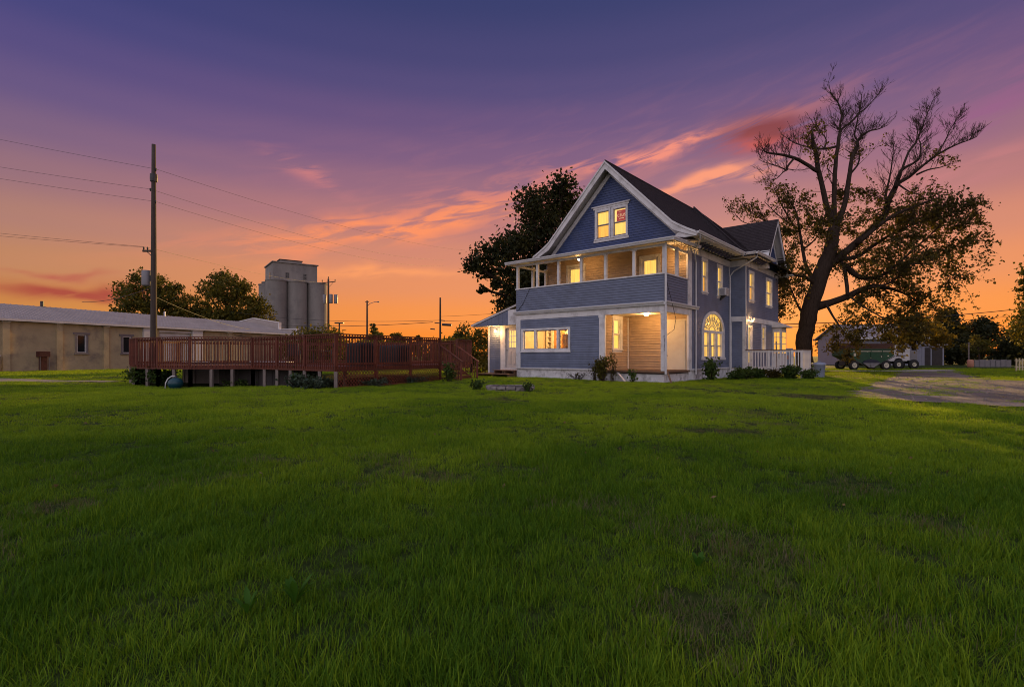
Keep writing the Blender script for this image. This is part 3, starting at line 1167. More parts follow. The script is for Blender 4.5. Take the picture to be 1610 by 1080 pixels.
for sgn in (-1, 1):
    for d0, d1 in zip(prof[:-1], prof[1:]):
        dep = 0.44
        dz0, dz1 = (0.40, 0.40) if d1 < 3.6 else (0.40 - (d0 - 3.55) * 0.17, 0.40 - (d1 - 3.55) * 0.17)
        mb.prism([(GC + sgn * d0, YG0 - 0.03, gz(d0) - 0.005), (GC + sgn * d1, YG0 - 0.03, gz(d1) - 0.005), (GC + sgn * d1, YG0 - 0.03, gz(d1) - dz1), (GC + sgn * d0, YG0 - 0.03, gz(d0) - dz0)], (0, 0.06, 0))
        mb.prism([(GC + sgn * d0, YG0 - 0.075, gz(d0) + 0.012), (GC + sgn * d1, YG0 - 0.075, gz(d1) + 0.012), (GC + sgn * d1, YG0 - 0.075, gz(d1) - 0.09), (GC + sgn * d0, YG0 - 0.075, gz(d0) - 0.09)], (0, 0.045, 0))
hpart(mb, 'bargeboard', 'trim', label='wide white bargeboards of the front gable')
mb = MB()   # inner frieze along the rake on the gable wall
for sgn in (-1, 1):
    mb.prism([(GC, 1.42, 10.75), (GC + sgn * 4.05, 1.42, 6.62), (GC + sgn * 3.78, 1.42, 6.62), (GC, 1.42, 10.45)], (0, 0.07, 0))
hpart(mb, 'rake_frieze', 'trim', split=True)
# flat eave soffit and fascia along the right side, returns at the gable foot
EAVE = GC + GH      # 1.07
EZ = gz(GH)         # eave height
mb = MB()
mb.box(-0.02, EAVE - 0.02, 0.96, 7.62, EZ - 0.10, EZ - 0.06)
mb.box(XL - 0.0, GC - GH + 0.02, 0.96, 3.0, EZ - 0.10, EZ - 0.06)
mb.box(0.02, 1.72, 7.62, 10.9, EZ - 0.10, EZ - 0.06)
hpart(mb, 'eave_soffit', 'soffit', split=True)
mb = MB()
mb.box(EAVE - 0.02, EAVE + 0.015, 0.95, 7.6, EZ - 0.15, EZ + 0.0)
mb.prism([(EAVE + 0.01, 0.93, EZ - 0.20), (EAVE + 0.01, 0.93, EZ + 0.02), (0.30, 0.93, EZ + 0.12), (-0.1, 0.93, EZ - 0.20)], (0, 0.03, 0))
hpart(mb, 'fascia', 'trim', split=True)

# hip roof over the rear block with its right face and the cross gable of the wing
HP = Vector((GC, 12.4, 11.22))
HC1, HC2 = Vector((1.72, 7.58, 6.62)), Vector((1.72, 16.2, 6.62))
HC0, HC3 = Vector((-9.2, 7.58, 6.62)), Vector((-9.2, 16.2, 6.62))


def kick_face(mb, a, b, top, frac=0.20, sag=0.34):
    """triangular hip face a-b-top with a kicked-out eave"""
    a, b, top = Vector(a), Vector(b), Vector(top)
    ma, mb_ = a.lerp(top, frac), b.lerp(top, frac)
    ma.z -= sag
    mb_.z -= sag
    course_plane(mb, a, b, ma, mb_)
    course_plane(mb, ma, mb_, top, top)
    return ma, mb_


mb = MB()
kick_face(mb, HC1, HC2, HP)
kick_face(mb, HC0, HC1, HP)
kick_face(mb, HC3, HC0, HP)
kick_face(mb, HC2, HC3, HP)
hip = hpart(mb, 'hip_roof', 'shingle', label='dark shingled hip roof of the rear block')
mb = MB()
m1 = HC1.lerp(HP, 0.20)
m1.z -= 0.34
mb.tube([HC1 + Vector((0, 0, 0.03)), m1 + Vector((0, 0, 0.03)), HP + Vector((0, 0, 0.03))], 0.05, 6)
mb.tube([(GC, YG0 - 0.03, gz(0) + 0.02), (GC, YG1, gz(0) + 0.02)], 0.05, 6)
hpart(mb, 'ridge_cap', 'shingle', parent=hip)
WY, WHW, WXE = 13.35, 2.5, 1.38      # cross gable: ridge position, half width, overhang plane
WZ = 9.76


def wz(d):
    if d <= 1.95: return WZ - d * 1.30
    return WZ - 1.95 * 1.30 - (d - 1.95) * 0.95


mb = MB()
for sgn in (-1, 1):
    for d0, d1 in ((0, 1.95), (1.95, WHW)):
        course_plane(mb, (WXE + 0.03, WY + sgn * d1, wz(d1)), (-4.0, WY + sgn * d1, wz(d1)), (WXE + 0.03, WY + sgn * d0, wz(d0)), (-4.0, WY + sgn * d0, wz(d0)))
hpart(mb, 'wing_roof', 'shingle', label='dark shingled cross gable roof of the right wing')
mb = MB()
for sgn in (-1, 1):
    for d0, d1 in ((0, 1.95), (1.95, WHW)):
        mb.prism([(WXE, WY + sgn * d0, wz(d0)), (WXE, WY + sgn * d1, wz(d1)), (WXE, WY + sgn * d1, wz(d1) - 0.34), (WXE, WY + sgn * d0, wz(d0) - 0.34)], (-0.05, 0, 0))
    mb.box(0.87, WXE + 0.04, WY + sgn * (WHW - 0.02), WY + sgn * (WHW - 0.42), wz(WHW) - 0.30, wz(WHW) - 0.04)
hpart(mb, 'wing_bargeboard', 'trim')
mb = MB()
for sgn in (-1, 1):
    mb.quad((WXE - 0.03, WY, wz(0) - 0.12), (WXE - 0.03, WY + sgn * WHW, wz(WHW) - 0.12), (0.80, WY + sgn * WHW, wz(WHW) - 0.12), (0.80, WY, wz(0) - 0.12))
hpart(mb, 'wing_soffit', 'soffit', split=True)
mb = MB()
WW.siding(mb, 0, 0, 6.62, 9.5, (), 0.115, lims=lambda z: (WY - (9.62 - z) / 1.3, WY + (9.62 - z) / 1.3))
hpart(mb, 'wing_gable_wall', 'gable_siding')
mb = MB()
for sgn in (-1, 1):
    mb.prism([(0.93, WY, 9.6), (0.93, WY + sgn * 2.25, 6.66), (0.93, WY + sgn * 2.05, 6.66), (0.93, WY, 9.34)], (-0.05, 0, 0))
hpart(mb, 'wing_rake_frieze', 'trim', split=True)
hpart(MB().box(0.87, 1.70, WY + WHW - 0.5, 15.9, 6.46, 6.52), 'wing_rear_soffit', 'soffit')

# gutters and downspouts
mb = MB()
gutter(mb, (EAVE + 0.015, 0.93, EZ - 0.10), (EAVE + 0.015, 7.46, EZ - 0.10), (1, 0, 0), 0.13, 0.13)
gutter(mb, (EAVE + 0.14, 7.58, EZ - 0.10), (1.74, 7.58, EZ - 0.10), (0, -1, 0), 0.12, 0.13)
gutter(mb, (1.74, 7.46, EZ - 0.098), (1.74, 11.0, EZ - 0.098), (1, 0, 0), 0.12, 0.13)
hpart(mb, 'eave_gutter', 'gutter', split=True, label='white gutter along the side eaves')


def downspout(pts, w=0.075):
    mb = MB()
    mb.tube(pts, w / 2, 6)
    return hpart(mb, 'downspout', 'gutter')


downspout([(EAVE + 0.06, 1.15, EZ - 0.10), (EAVE + 0.02, 1.35, EZ - 0.25), (0.22, 2.95, 6.10), (0.09, 3.40, 5.85), (0.09, 3.40, 0.30)])
downspout([(1.74, 7.75, EZ - 0.10), (1.66, 7.80, EZ - 0.28), (0.30, 8.36, 6.0), (0.10, 8.40, 5.75), (0.10, 8.40, 0.42), (0.16, 8.36, 0.30), (0.75, 8.25, 0.16)])
downspout([(0.10, -0.10, 6.25), (0.10, -0.10, 0.40)], 0.10)

# brackets under the eaves
mbb = MB()
mbb.prism([(0.0, -0.035, 0.0), (0.42, -0.035, 0.0), (0.42, -0.035, -0.05), (0.28, -0.035, -0.07), (0.12, -0.035, -0.15), (0.0, -0.035, -0.17)], (0, 0.07, 0))
mbb.box(0.20, 0.27, -0.09, 0.09, -0.065, -0.02)
br0 = mbb.build('eave_bracket', M['bracket'], house)
br0['label'] = 'dark blue scroll bracket under the eave'
br0.location = (0.30, 3.05, EZ - 0.10)
spots = [(0.30, 3.05 + 0.46 * k) for k in range(1, 10)] + [(1.10, 8.75 + 0.38 * k) for k in range(6)]
for (x, y) in spots:
    o = share(br0, house)
    o.location = (x, y, EZ - 0.10)

# windows
window(WR, *H_U1, rows=2, lit='lit_blind', lit2='lit_deep', seed=1)
window(WR, *H_U2, rows=2, lit='lit_blind', lit2='lit_blind_pale', seed=2, muntin=[(0.42, 0, False)])
window(WW, *H_W1, rows=2, lit='lit_blind', lit2='lit_deep', seed=3)
window(WW, *H_W2, rows=2, lit='lit_blind', seed=4, muntin=[(0.5, 0, True)])
window(WW, *H_W3, rows=2, lit='lit_blind', seed=5, muntin=[(0.3, 0, False)])
window(WPS, *H_SW, casing=0.15, rows=2, lit='lit_blind_pale', lit2='lit_blind', seed=6, crown=True, label='narrow lit window inside the lower porch')
window(WG, *H_GA, casing=0.10, rows=2, lit='lit_blind', lit2='lit_deep', seed=7, sash='sash_dark', label='left attic window, lit')
window(WG, *H_GB, casing=0.10, rows=2, lit='lit_blind_pale', lit2='lit_blind', seed=8, sash='sash_dark', label='right attic window with a red sign in its upper sash')
mb = MB()
WG.box(mb, -4.62, -2.54, 8.86, 8.96, 0.002, 0.065)
WG.box(mb, -4.70, -2.46, 8.96, 9.02, 0.002, 0.11)
WG.box(mb, -4.60, -2.56, 7.14, 7.255, 0.002, 0.055)
hpart(mb, 'attic_window_head', 'trim', split=True)
# upper porch doors
for (H_, sd) in ((H_D1, 9), (H_D2, 10)):
    mb = MB()
    a0, a1, z0, z1 = H_
    WRF.box(mb, a0 - 0.12, a0, z0, z1, 0.0, 0.05)
    WRF.box(mb, a1, a1 + 0.12, z0, z1, 0.0, 0.05)
    WRF.box(mb, a0 - 0.12, a1 + 0.12, z1, z1 + 0.13, 0.0, 0.05)
    reveal(mb, WRF, a0, a1, z0, z1, 0.16)
    o = hpart(mb, 'porch_door', 'trim', label='lit glazed door of the upper porch')
    s = MB()
    WRF.box(s, a0 + 0.02, a0 + 0.13, z0 + 0.02, z1 - 0.02, -0.06, -0.02)
    WRF.box(s, a1 - 0.13, a1 - 0.02, z0 + 0.02, z1 - 0.02, -0.06, -0.02)
    WRF.box(s, a0 + 0.13, a1 - 0.13, z1 - 0.14, z1 - 0.02, -0.06, -0.02)
    WRF.box(s, a0 + 0.13, a1 - 0.13, z0 + 0.02, z0 + 0.30, -0.06, -0.02)
    hpart(s, 'door_frame', 'trim', parent=o)
    g = MB().quad(WRF.p(a0 + .1, z0 + .2, -0.045), WRF.p(a1 - .1, z0 + .2, -0.045), WRF.p(a1 - .1, z1 - .1, -0.045), WRF.p(a0 + .1, z1 - .1, -0.045))
    hpart(g, 'pane', 'glass', parent=o)
    curtain_mesh(WRF, a0 + .05, a1 - .05, z0 + .1, z1, -0.13, sd, 6, 0.02).build('curtain', M['lit_blind'], o)
    k = MB()
    k.lathe([(0.0, -0.03), (0.028, -0.02), (0.03, 0.0), (0.02, 0.025), (0.0, 0.03)], 0, 0, 10)
    ko = k.build('door_knob', M['dark_metal'], o, True)
    ko.location = WRF.p(a1 - 0.08, z0 + 1.0, 0.02)
# side door of the wing
mb = MB()
a0, a1, z0, z1 = H_WD
WW.box(mb, a0 - 0.12, a0, z0, z1, 0.0, 0.05)
WW.box(mb, a1, a1 + 0.12, z0, z1, 0.0, 0.05)
WW.box(mb, a0 - 0.12, a1 + 0.12, z1, z1 + 0.14, 0.0, 0.05)
reveal(mb, WW, a0, a1, z0, z1)
o = hpart(mb, 'side_door', 'trim', label='lit glazed side door of the wing')
s = MB()
WW.box(s, a0 + 0.02, a0 + 0.10, z0, z1 - 0.02, -0.06, -0.02)
WW.box(s, a1 - 0.10, a1 - 0.02, z0, z1 - 0.02, -0.06, -0.02)
WW.box(s, a0 + 0.10, a1 - 0.10, z0, z0 + 0.25, -0.06, -0.02)
WW.box(s, a0 + 0.10, a1 - 0.10, z0 + 0.95, z0 + 1.03, -0.06, -0.02)
hpart(s, 'door_frame', 'trim', parent=o)
hpart(MB().quad(WW.p(a0 + .05, z0 + .1, -.045), WW.p(a1 - .05, z0 + .1, -.045), WW.p(a1 - .05, z1, -.045), WW.p(a0 + .05, z1, -.045)), 'pane', 'glass', parent=o)
curtain_mesh(WW, a0, a1, z0, z1, -0.13, 33, 5, 0.02).build('curtain', M['lit_blind_pale'], o)

# arched window: three lights under a fanlight
a0, a1, z0, z1 = H_ARCH
am, hwid = (a0 + a1) / 2, (a1 - a0) / 2
ZS = 2.52
RHT = z1 - ZS


def arc(r, k, n, ht=None):
    t = PI * k / n
    return am - math.cos(t) * r * hwid, ZS + math.sin(t) * r * RHT


mb = MB()
NSEG = 28
oc = 1.16
for k in range(NSEG):
    p0, p1 = arc(1.0, k, NSEG), arc(1.0, k + 1, NSEG)
    q0, q1 = arc(oc, k, NSEG), arc(oc, k + 1, NSEG)
    vec = Vector(WR.p(0, 0, 0.06)) - Vector(WR.p(0, 0, -0.02))
    mb.prism([WR.p(p0[0], p0[1], -0.02), WR.p(p1[0], p1[1], -0.02), WR.p(q1[0], q1[1], -0.02), WR.p(q0[0], q0[1], -0.02)], vec)
cw = hwid * (oc - 1)
WR.box(mb, a0 - cw, a0, z0, ZS, 0.0, 0.058)
WR.box(mb, a1, a1 + cw, z0, ZS, 0.0, 0.058)
WR.box(mb, a0 - cw - 0.06, a1 + cw + 0.06, z0 - 0.14, z0, 0.0, 0.09)
WR.box(mb, a0, a1, ZS - 0.10, ZS + 0.04, -0.10, 0.03)
for f in (1 / 3, 2 / 3):
    aa = a0 + (a1 - a0) * f
    WR.box(mb, aa - 0.16, aa + 0.16, z0, ZS - 0.10, -0.10, 0.02)
WR.box(mb, a0, a0 + 0.14, z0, ZS - 0.10, -0.10, 0.018)
WR.box(mb, a1 - 0.14, a1, z0, ZS - 0.10, -0.10, 0.018)
arch = hpart(mb, 'arched_window', 'trim', label='white arched window with fanlight over three lights')
# spandrels between the arch and the squared opening, boarded like the wall
for half in (range(0, NSEG // 2), range(NSEG // 2, NSEG)):
    sp = MB()
    for k in half:
        p0, p1 = arc(1.02, k, NSEG), arc(1.02, k + 1, NSEG)
        zt = z1 + 0.01
        if min(p0[1], p1[1]) < zt - 0.01:
            sp.quad(WR.p(p0[0], min(p0[1], zt), 0.008), WR.p(p1[0], min(p1[1], zt), 0.008), WR.p(p1[0], zt, 0.008), WR.p(p0[0], zt, 0.008))
    hpart(sp, 'arch_spandrel', 'siding', parent=arch)
s = MB()
WR.box(s, a0 + 0.02, a1 - 0.02, z0, z0 + 0.05, -0.09, -0.05)
for f in (1 / 6, 3 / 6, 5 / 6):
    aa = a0 + (a1 - a0) * f
    WR.box(s, aa - 0.36, aa + 0.36, 1.72, 1.78, -0.09, -0.05)
    WR.box(s, aa - 0.012, aa + 0.012, z0 + 0.05, 1.72, -0.08, -0.06)
for k in range(1, 10):      # leaded rays of the fanlight
    t = PI * k / 10
    p, q = arc(0.28, k, 10), arc(0.98, k, 10)
    s.bar(WR.p(p[0], p[1], -0.05), WR.p(q[0], q[1], -0.05), 0.02, 0.03)
for rr in (0.30, 0.62, 0.80):
    s.tube([WR.p(*arc(rr, k, 20), -0.05) for k in range(21)], 0.013, 5)
for k in range(9):
    c_0 = arc(0.70, k + 1, 10)
    s.tube([WR.p(c_0[0] + 0.09 * math.cos(q * PI / 4), c_0[1] + 0.07 * math.sin(q * PI / 4), -0.05) for q in range(9)], 0.010, 4)
hpart(s, 'sash', 'sash_dark', parent=arch)
hpart(MB().quad(WR.p(a0, z0, -.075), WR.p(a1, z0, -.075), WR.p(a1, z1, -.075), WR.p(a0, z1, -.075)), 'pane', 'glass', parent=arch)
curtain_mesh(WR, a0, a1, z0, ZS, -0.14, 21, 18, 0.02).build('curtain', M['lit_blind'], arch)
curtain_mesh(WR, a0, a1, ZS, z1, -0.14, 22, 3, 0.0).build('blind', M['lit_blind'], arch)

# big three-light front window with a furnished room behind it
a0, a1, z0, z1 = H_BIG
mb = MB()
WF.box(mb, a0 - 0.13, a0, z0 - 0.10, z1 + 0.10, 0.0, 0.06)
WF.box(mb, a1, a1 + 0.13, z0 - 0.10, z1 + 0.10, 0.0, 0.06)
WF.box(mb, a0, a1, z1, z1 + 0.10, 0.0, 0.06)
WF.box(mb, a0, a1, z0 - 0.10, z0, 0.0, 0.06)
WF.box(mb, a0 - 0.16, a1 + 0.16, z0 - 0.15, z0 - 0.10, 0.0, 0.09)
for aa in (-7.36, -5.86):
    WF.box(mb, aa - 0.065, aa + 0.065, z0, z1, -0.10, 0.05)
reveal(mb, WF, a0, a1, z0, z1, 0.16)
big = hpart(mb, 'picture_window', 'trim', label='wide three light front window with a lit room behind')
s = MB()
for (b0, b1) in ((a0 + 0.02, -7.425), (-7.295, -5.925), (-5.795, a1 - 0.02)):
    WF.box(s, b0, b0 + 0.04, z0 + .02, z1 - .02, -0.07, -0.03)
    WF.box(s, b1 - 0.04, b1, z0 + .02, z1 - .02, -0.07, -0.03)
    WF.box(s, b0 + .04, b1 - .04, z0 + .02, z0 + .06, -0.07, -0.03)
    WF.box(s, b0 + .04, b1 - .04, z1 - .06, z1 - .02, -0.07, -0.03)
    hpart(MB().quad(WF.p(b0, z0, -.05), WF.p(b1, z0, -.05), WF.p(b1, z1, -.05), WF.p(b0, z1, -.05)), 'pane', 'glass', parent=big)
hpart(s, 'sash', 'sash_dark', parent=big)
M['room'] = pmat('warm_room_plaster', (0.78, 0.60, 0.36), 0.8, 0.12, 2.0)
M['roomwood'] = pmat('orange_room_wood', (0.62, 0.27, 0.07), 0.5, 0.3, 3.0)
M['roomwhite'] = pmat('cream_room_paint', (0.85, 0.74, 0.52), 0.6, 0.1, 3.0)
mb = MB()
mb.box(XL + 0.13, -4.3, 2.55, 2.60, FZ, 3.3)
mb.box(-4.3, -4.25, 0.13, 2.60, FZ, 3.3)
mb.box(XL + 0.122, XL + 0.17, 0.13, 2.55, FZ, 3.3)
mb.box(XL + 0.17, -4.3, 0.13, 2.55, 3.14, 3.19)
hpart(mb, 'room_wall', 'room')
mb = MB()      # shelves, door casings and stair rail seen through the glass
for (xa, xb) in ((-8.45, -8.35), (-8.05, -7.92), (-7.55, -7.45), (-6.95, -6.86)):
    mb.box(xa, xb, 2.35, 2.54, FZ, 3.0)
for zz in np.arange(0.9, 3.0, 0.28):
    mb.box(-8.35, -8.05, 2.36, 2.54, zz, zz + 0.04)
    mb.box(-7.45, -6.95, 2.38, 2.54, zz + 0.1, zz + 0.13)
hpart(mb, 'room_shelf', 'roomwhite', split=True)
mb = MB()
mb.box(-7.9, -7.6, 2.42, 2.54, FZ, 2.9)
mb.box(-7.30, -7.12, 2.30, 2.37, FZ, 2.7)
mb.bar((-6.6, 2.2, 1.75), (-5.2, 1.6, 2.25), 0.08, 0.10)
for i in range(9):
    x = -6.5 + i * 0.14
    mb.box(x, x + 0.06, 1.95, 2.02, 1.3, 1.7 + 0.02 * i)
hpart(mb, 'room_woodwork', 'roomwood')
curtain_mesh(WF, -5.74, -5.22, z0 - 0.1, 2.36, -0.24, 44, 4, 0.04).build('curtain', M['roomwood'], big)


def lamp(name, loc, power, radius=0.05, color=(1.0, 0.53, 0.18), parent=None):
    l = bpy.data.lights.new(name, 'POINT')
    l.energy = power
    l.color = color
    l.shadow_soft_size = radius
    o = bpy.data.objects.new(name, l)
    o.location = loc
    COL.objects.link(o)
    o.parent = parent or house
    return o


def bulb_part(name, loc, r=0.07, mat='bulb', parent=None):
    mb = MB().lathe([(0.0, -r), (r * 0.6, -r * 0.8), (r, -r * 0.1), (r * 0.8, r * 0.6), (0.0, r)], 0, 0, 12)
    o = mb.build(name, M[mat], parent or house, True)
    o.location = loc
    return o


cl = MB().lathe([(0.0, 0.0), (0.13, 0.0), (0.15, 0.05), (0.12, 0.08)], 0, 0, 14).build('room_ceiling_lamp', M['bulb'], house, True)
cl.location = (-6.4, 1.5, 3.04)
lamp('room_light', (-6.4, 1.4, 2.9), 260, 0.12, (1.0, 0.60, 0.24))

# cream panel boarding over the front door
mb = MB()
WRF.box(mb, -1.12, -0.10, FZ + 0.01, 2.93, 0.005, 0.05)
WRF.box(mb, -1.20, -1.12, FZ + 0.01, 3.0, 0.0, 0.08)
WRF.box(mb, -1.20, -0.06, 2.93, 3.02, 0.0, 0.085)
WRF.box(mb, -0.24, -0.16, FZ + 0.01, 2.92, 0.05, 0.075)
hpart(mb, 'front_door', 'panel', label='tall plain cream panelled front door in the lower porch')

# porch lights
for (x, y, z, pw) in ((-1.55, 1.35, 3.22, 120),):
    o = MB().lathe([(0.0, -0.05), (0.09, -0.045), (0.12, -0.01), (0.12, 0.03)], 0, 0, 14).build('porch_ceiling_lamp', M['bulb'], house, True)
    o.location = (x, y, z)
    lamp('porch_light', (x, y, z - 0.12), pw, 0.08)
o = bulb_part('upper_porch_lamp', (-0.42, 2.30, 5.98))
lamp('upper_porch_light', (-0.45, 2.12, 5.95), 26, 0.07)
o = bulb_part('upper_porch_lamp', (-5.6, 1.55, 6.42))
lamp('upper_porch_light', (-5.6, 1.5, 6.30), 34, 0.07)
# flood lamps over the side door
for dy in (0.0, 0.55):
    mb = MB()
    mb.lathe([(0.03, -0.10), (0.045, -0.04), (0.075, 0.06), (0.08, 0.09)], 0, 0, 12)
    fo = mb.build('flood_lamp', M['gutter'], house, True)
    fo.location = WW.p(8.95 + dy, 3.30, 0.16)
    fo.rotation_euler = (R(180), R(35), 0)
    bulb_part('flood_bulb', (0, 0, 0.08), 0.06, 'bulb', fo)
lamp('side_door_light', WW.p(9.2, 3.20, 0.45), 34, 0.06)

# bay window box at the far end of the wing, with a small hood
mb = MB()
mb.box(0.90, 1.42, 13.95, 15.2, 0.5, 3.02)
bay = hpart(mb, 'bay_window', 'trim', label='white box bay at the far end of the wing')
wb = Wall('R', 1.42)
wf_ = Wall('F', 13.95)
mb = MB()
mb.quad(wf_.p(1.0, 1.4, 0.012), wf_.p(1.33, 1.4, 0.012), wf_.p(1.33, 2.75, 0.012), wf_.p(1.0, 2.75, 0.012))
mb.quad(wb.p(14.15, 1.4, 0.012), wb.p(15.0, 1.4, 0.012), wb.p(15.0, 2.75, 0.012), wb.p(14.15, 2.75, 0.012))
hpart(mb, 'bay_blind', 'lit_deep', parent=bay)
mb = MB()
for z in (1.36, 1.98, 2.40, 2.75):
    wf_.box(mb, 0.97, 1.36, z - 0.02, z + 0.02, 0.0, 0.04)
    wb.box(mb, 14.1, 15.05, z - 0.02, z + 0.02, 0.0, 0.04)
for x in (0.98, 1.165, 1.34):
    wf_.box(mb, x - 0.018, x + 0.018, 1.36, 2.75, 0.0, 0.035)
hpart(mb, 'bay_sash', 'trim', parent=bay)
mb = MB()
mb.prism([(0.9, 13.75, 3.45), (1.75, 13.75, 3.10), (1.75, 13.75, 3.03), (0.9, 13.75, 3.03)], (0, 1.6, 0))
hpart(mb, 'bay_hood', 'gutter', parent=bay)

# entry lean-to on the left
WE = Wall('F', 0.8)
EX0, EX1 = -11.62, -8.74
H_ED = (-10.22, -9.32, 0.56, 2.86)
mb = MB()
WE.siding(mb, EX0 + 0.10, -10.62, 0.10, 2.98, (), 0.13)
WE.solid(mb, EX0, EX1, -0.2, 3.02, [H_ED], -0.10, 0.0)
Wall('L', EX0).siding(mb, 0.8, 4.5, 0.10, 2.9, (), 0.13)
Wall('L', EX0).box(mb, 0.8, 4.5, -0.2, 3.0, -0.10, -0.001)
hpart(mb, 'entry_wall', 'siding', label='blue siding of the small entry lean-to')
mb = MB()
WE.box(mb, EX0 - 0.02, EX0 + 0.10, -0.1, 3.0, 0.0, 0.04)
WE.box(mb, -10.62, -10.36, 0.2, 3.0, 0.0, 0.035)
WE.box(mb, -9.18, -8.76, -0.1, 3.2, 0.0, 0.03)
WE.box(mb, -10.36, -10.22, 0.3, 2.86, 0.0, 0.06)
WE.box(mb, -9.32, -9.18, 0.3, 2.86, 0.0, 0.06)
WE.box(mb, -10.36, -9.18, 2.86, 3.0, 0.0, 0.06)
WE.box(mb, -10.36, -9.18, 0.28, 0.55, 0.0, 0.07)
hpart(mb, 'entry_trim', 'trim', split=True)
a0, a1, z0, z1 = H_ED
M['entrydoor'] = pmat('cream_door_paint', (0.60, 0.52, 0.46), 0.5, 0.06)
mb = MB()
WE.solid(mb, a0, a1, z0, z1, [(a0 + 0.22, a1 - 0.12, 1.70, 2.70)], -0.08, -0.03)
for (p0, p1) in ((a0 + 0.16, a0 + 0.42), (a0 + 0.50, a1 - 0.12)):
    for (q0, q1) in ((0.72, 1.50),):
        WE.box(mb, p0, p1, q0, q1, -0.03, -0.015)
        WE.box(mb, p0 + .05, p1 - .05, q0 + .05, q1 - .05, -0.015, -0.004)
ed = hpart(mb, 'entry_door', 'entrydoor', label='cream entry door with nine lit panes')
mb = MB()
b0, b1 = a0 + 0.22, a1 - 0.12
for k in range(4):
    zz = 1.70 + k / 3
    WE.box(mb, b0 - 0.02, b1 + 0.02, zz - 0.015, zz + 0.015, -0.06, -0.02)
    xx = b0 + (b1 - b0) * k / 3
    WE.box(mb, xx - 0.012, xx + 0.012, 1.70, 2.70, -0.058, -0.022)
hpart(mb, 'door_muntin', 'trim', parent=ed)
for r in range(3):
    for c in range(3):
        x0, x1 = b0 + (b1 - b0) * c / 3, b0 + (b1 - b0) * (c + 1) / 3
        q0, q1 = 1.70 + r / 3, 1.70 + (r + 1) / 3
        hpart(MB().quad(WE.p(x0, q0, -.05), WE.p(x1, q0, -.05), WE.p(x1, q1, -.05), WE.p(x0, q1, -.05)), 'pane', 'glass', parent=ed)
curtain_mesh(WE, b0 - .05, b1 + .05, 1.65, 2.75, -0.12, 51, 6, 0.012).build('curtain', M['lit_blind_pale'], ed)
ko = MB().lathe([(0.0, -0.03), (0.028, -0.02), (0.03, 0.0), (0.02, 0.025), (0.0, 0.03)], 0, 0, 10).build('door_knob', M['dark_metal'], ed, True)
ko.location = WE.p(a0 + 0.09, 1.55, 0.0)
# lean-to roof: vertical-boarded triangular end, shed roof
mb = MB()
for i in range(20):
    x0 = -12.55 + i * (2.95 / 20)
    x1 = x0 + 2.95 / 20 - 0.006
    za, zb = 3.02 + (x0 + 12.55) * 0.29, 3.02 + (x1 + 12.55) * 0.29
    dd = 0.0 if i % 2 else 0.006
    mb.prism([(x0, 0.30 - dd, 3.0), (x1, 0.30 - dd, 3.0), (x1, 0.30 - dd, zb + 0.02), (x0, 0.30 - dd, za + 0.02)], (0, 0.03, 0))
hpart(mb, 'entry_gable_end', 'siding')
mb = MB()
mb.prism([(-12.62, 0.27, 3.02), (-8.73, 0.27, 4.15), (-8.73, 0.27, 4.23), (-12.62, 0.27, 3.10)], (0, 4.4, 0))
hpart(mb, 'entry_roof', 'roofmetal', label='sloping metal roof of the entry lean-to')
mb = MB()
mb.box(-9.60, -8.75, 0.29, 0.335, 3.0, 3.86)
mb.bar((-12.60, 0.265, 3.02), (-8.75, 0.265, 4.14), 0.03, 0.07)
mb.box(-12.55, -8.73, 0.33, 0.80, 2.98, 3.01)
hpart(mb, 'entry_eave_board', 'trim', split=True)
bulb_part('entry_lamp', (-10.95, 0.66, 2.72), 0.065)
lamp('entry_light', (-10.95, 0.42, 2.62), 75, 0.07)

# hanging broken wire and drip line on the porch corner
mb = MB()
mb.tube([(0.04, -0.05, 4.9), (0.10, 0.2, 4.2), (0.16, 0.5, 3.5), (0.20, 0.75, 2.9), (0.18, 0.6, 2.4), (0.06, 0.1, 2.15), (0.02, -0.12, 2.1)], 0.012, 5)
mb.tube([(0.02, -0.12, 2.1), (0.05, -0.1, 1.8), (0.02, -0.1, 1.5), (0.1, 0.1, 1.2)], 0.010, 5)
mb.tube([(-7.75, -0.03, 4.86), (-8.2, -0.04, 4.1), (-8.75, -0.06, 3.55)], 0.012, 5)
hpart(mb, 'loose_wire', 'wire', split=True)


# ------------------------------------------------------------------ things on and by the house
# window air conditioner
ac = empty('air_conditioner', hw(0.02, 6.95, 4.50), HOUSE_RZ)
tag(ac, 'white window air conditioner under the second upstairs window of the side wall', 'air conditioner')
MB().box(0.02, 0.42, -0.30, 0.30, 0.0, 0.40).build('casing', M['gutter'], ac, bevel=0.015)
mb = MB()
for i in range(9):
    mb.box(0.10, 0.36, -0.312, -0.30, 0.04 + i * 0.036, 0.058 + i * 0.036)
    mb.box(0.42, 0.43, -0.26, 0.26, 0.04 + i * 0.036, 0.055 + i * 0.036)
mb.build('louvre', M['sash_dark'], ac)
MB().prism([(0.02, -0.03, -0.002), (0.36, -0.03, -0.002), (0.05, -0.03, -0.25), (0.02, -0.03, -0.25)], (0, 0.06, 0)).build('support_bracket', M['dark_metal'], ac)

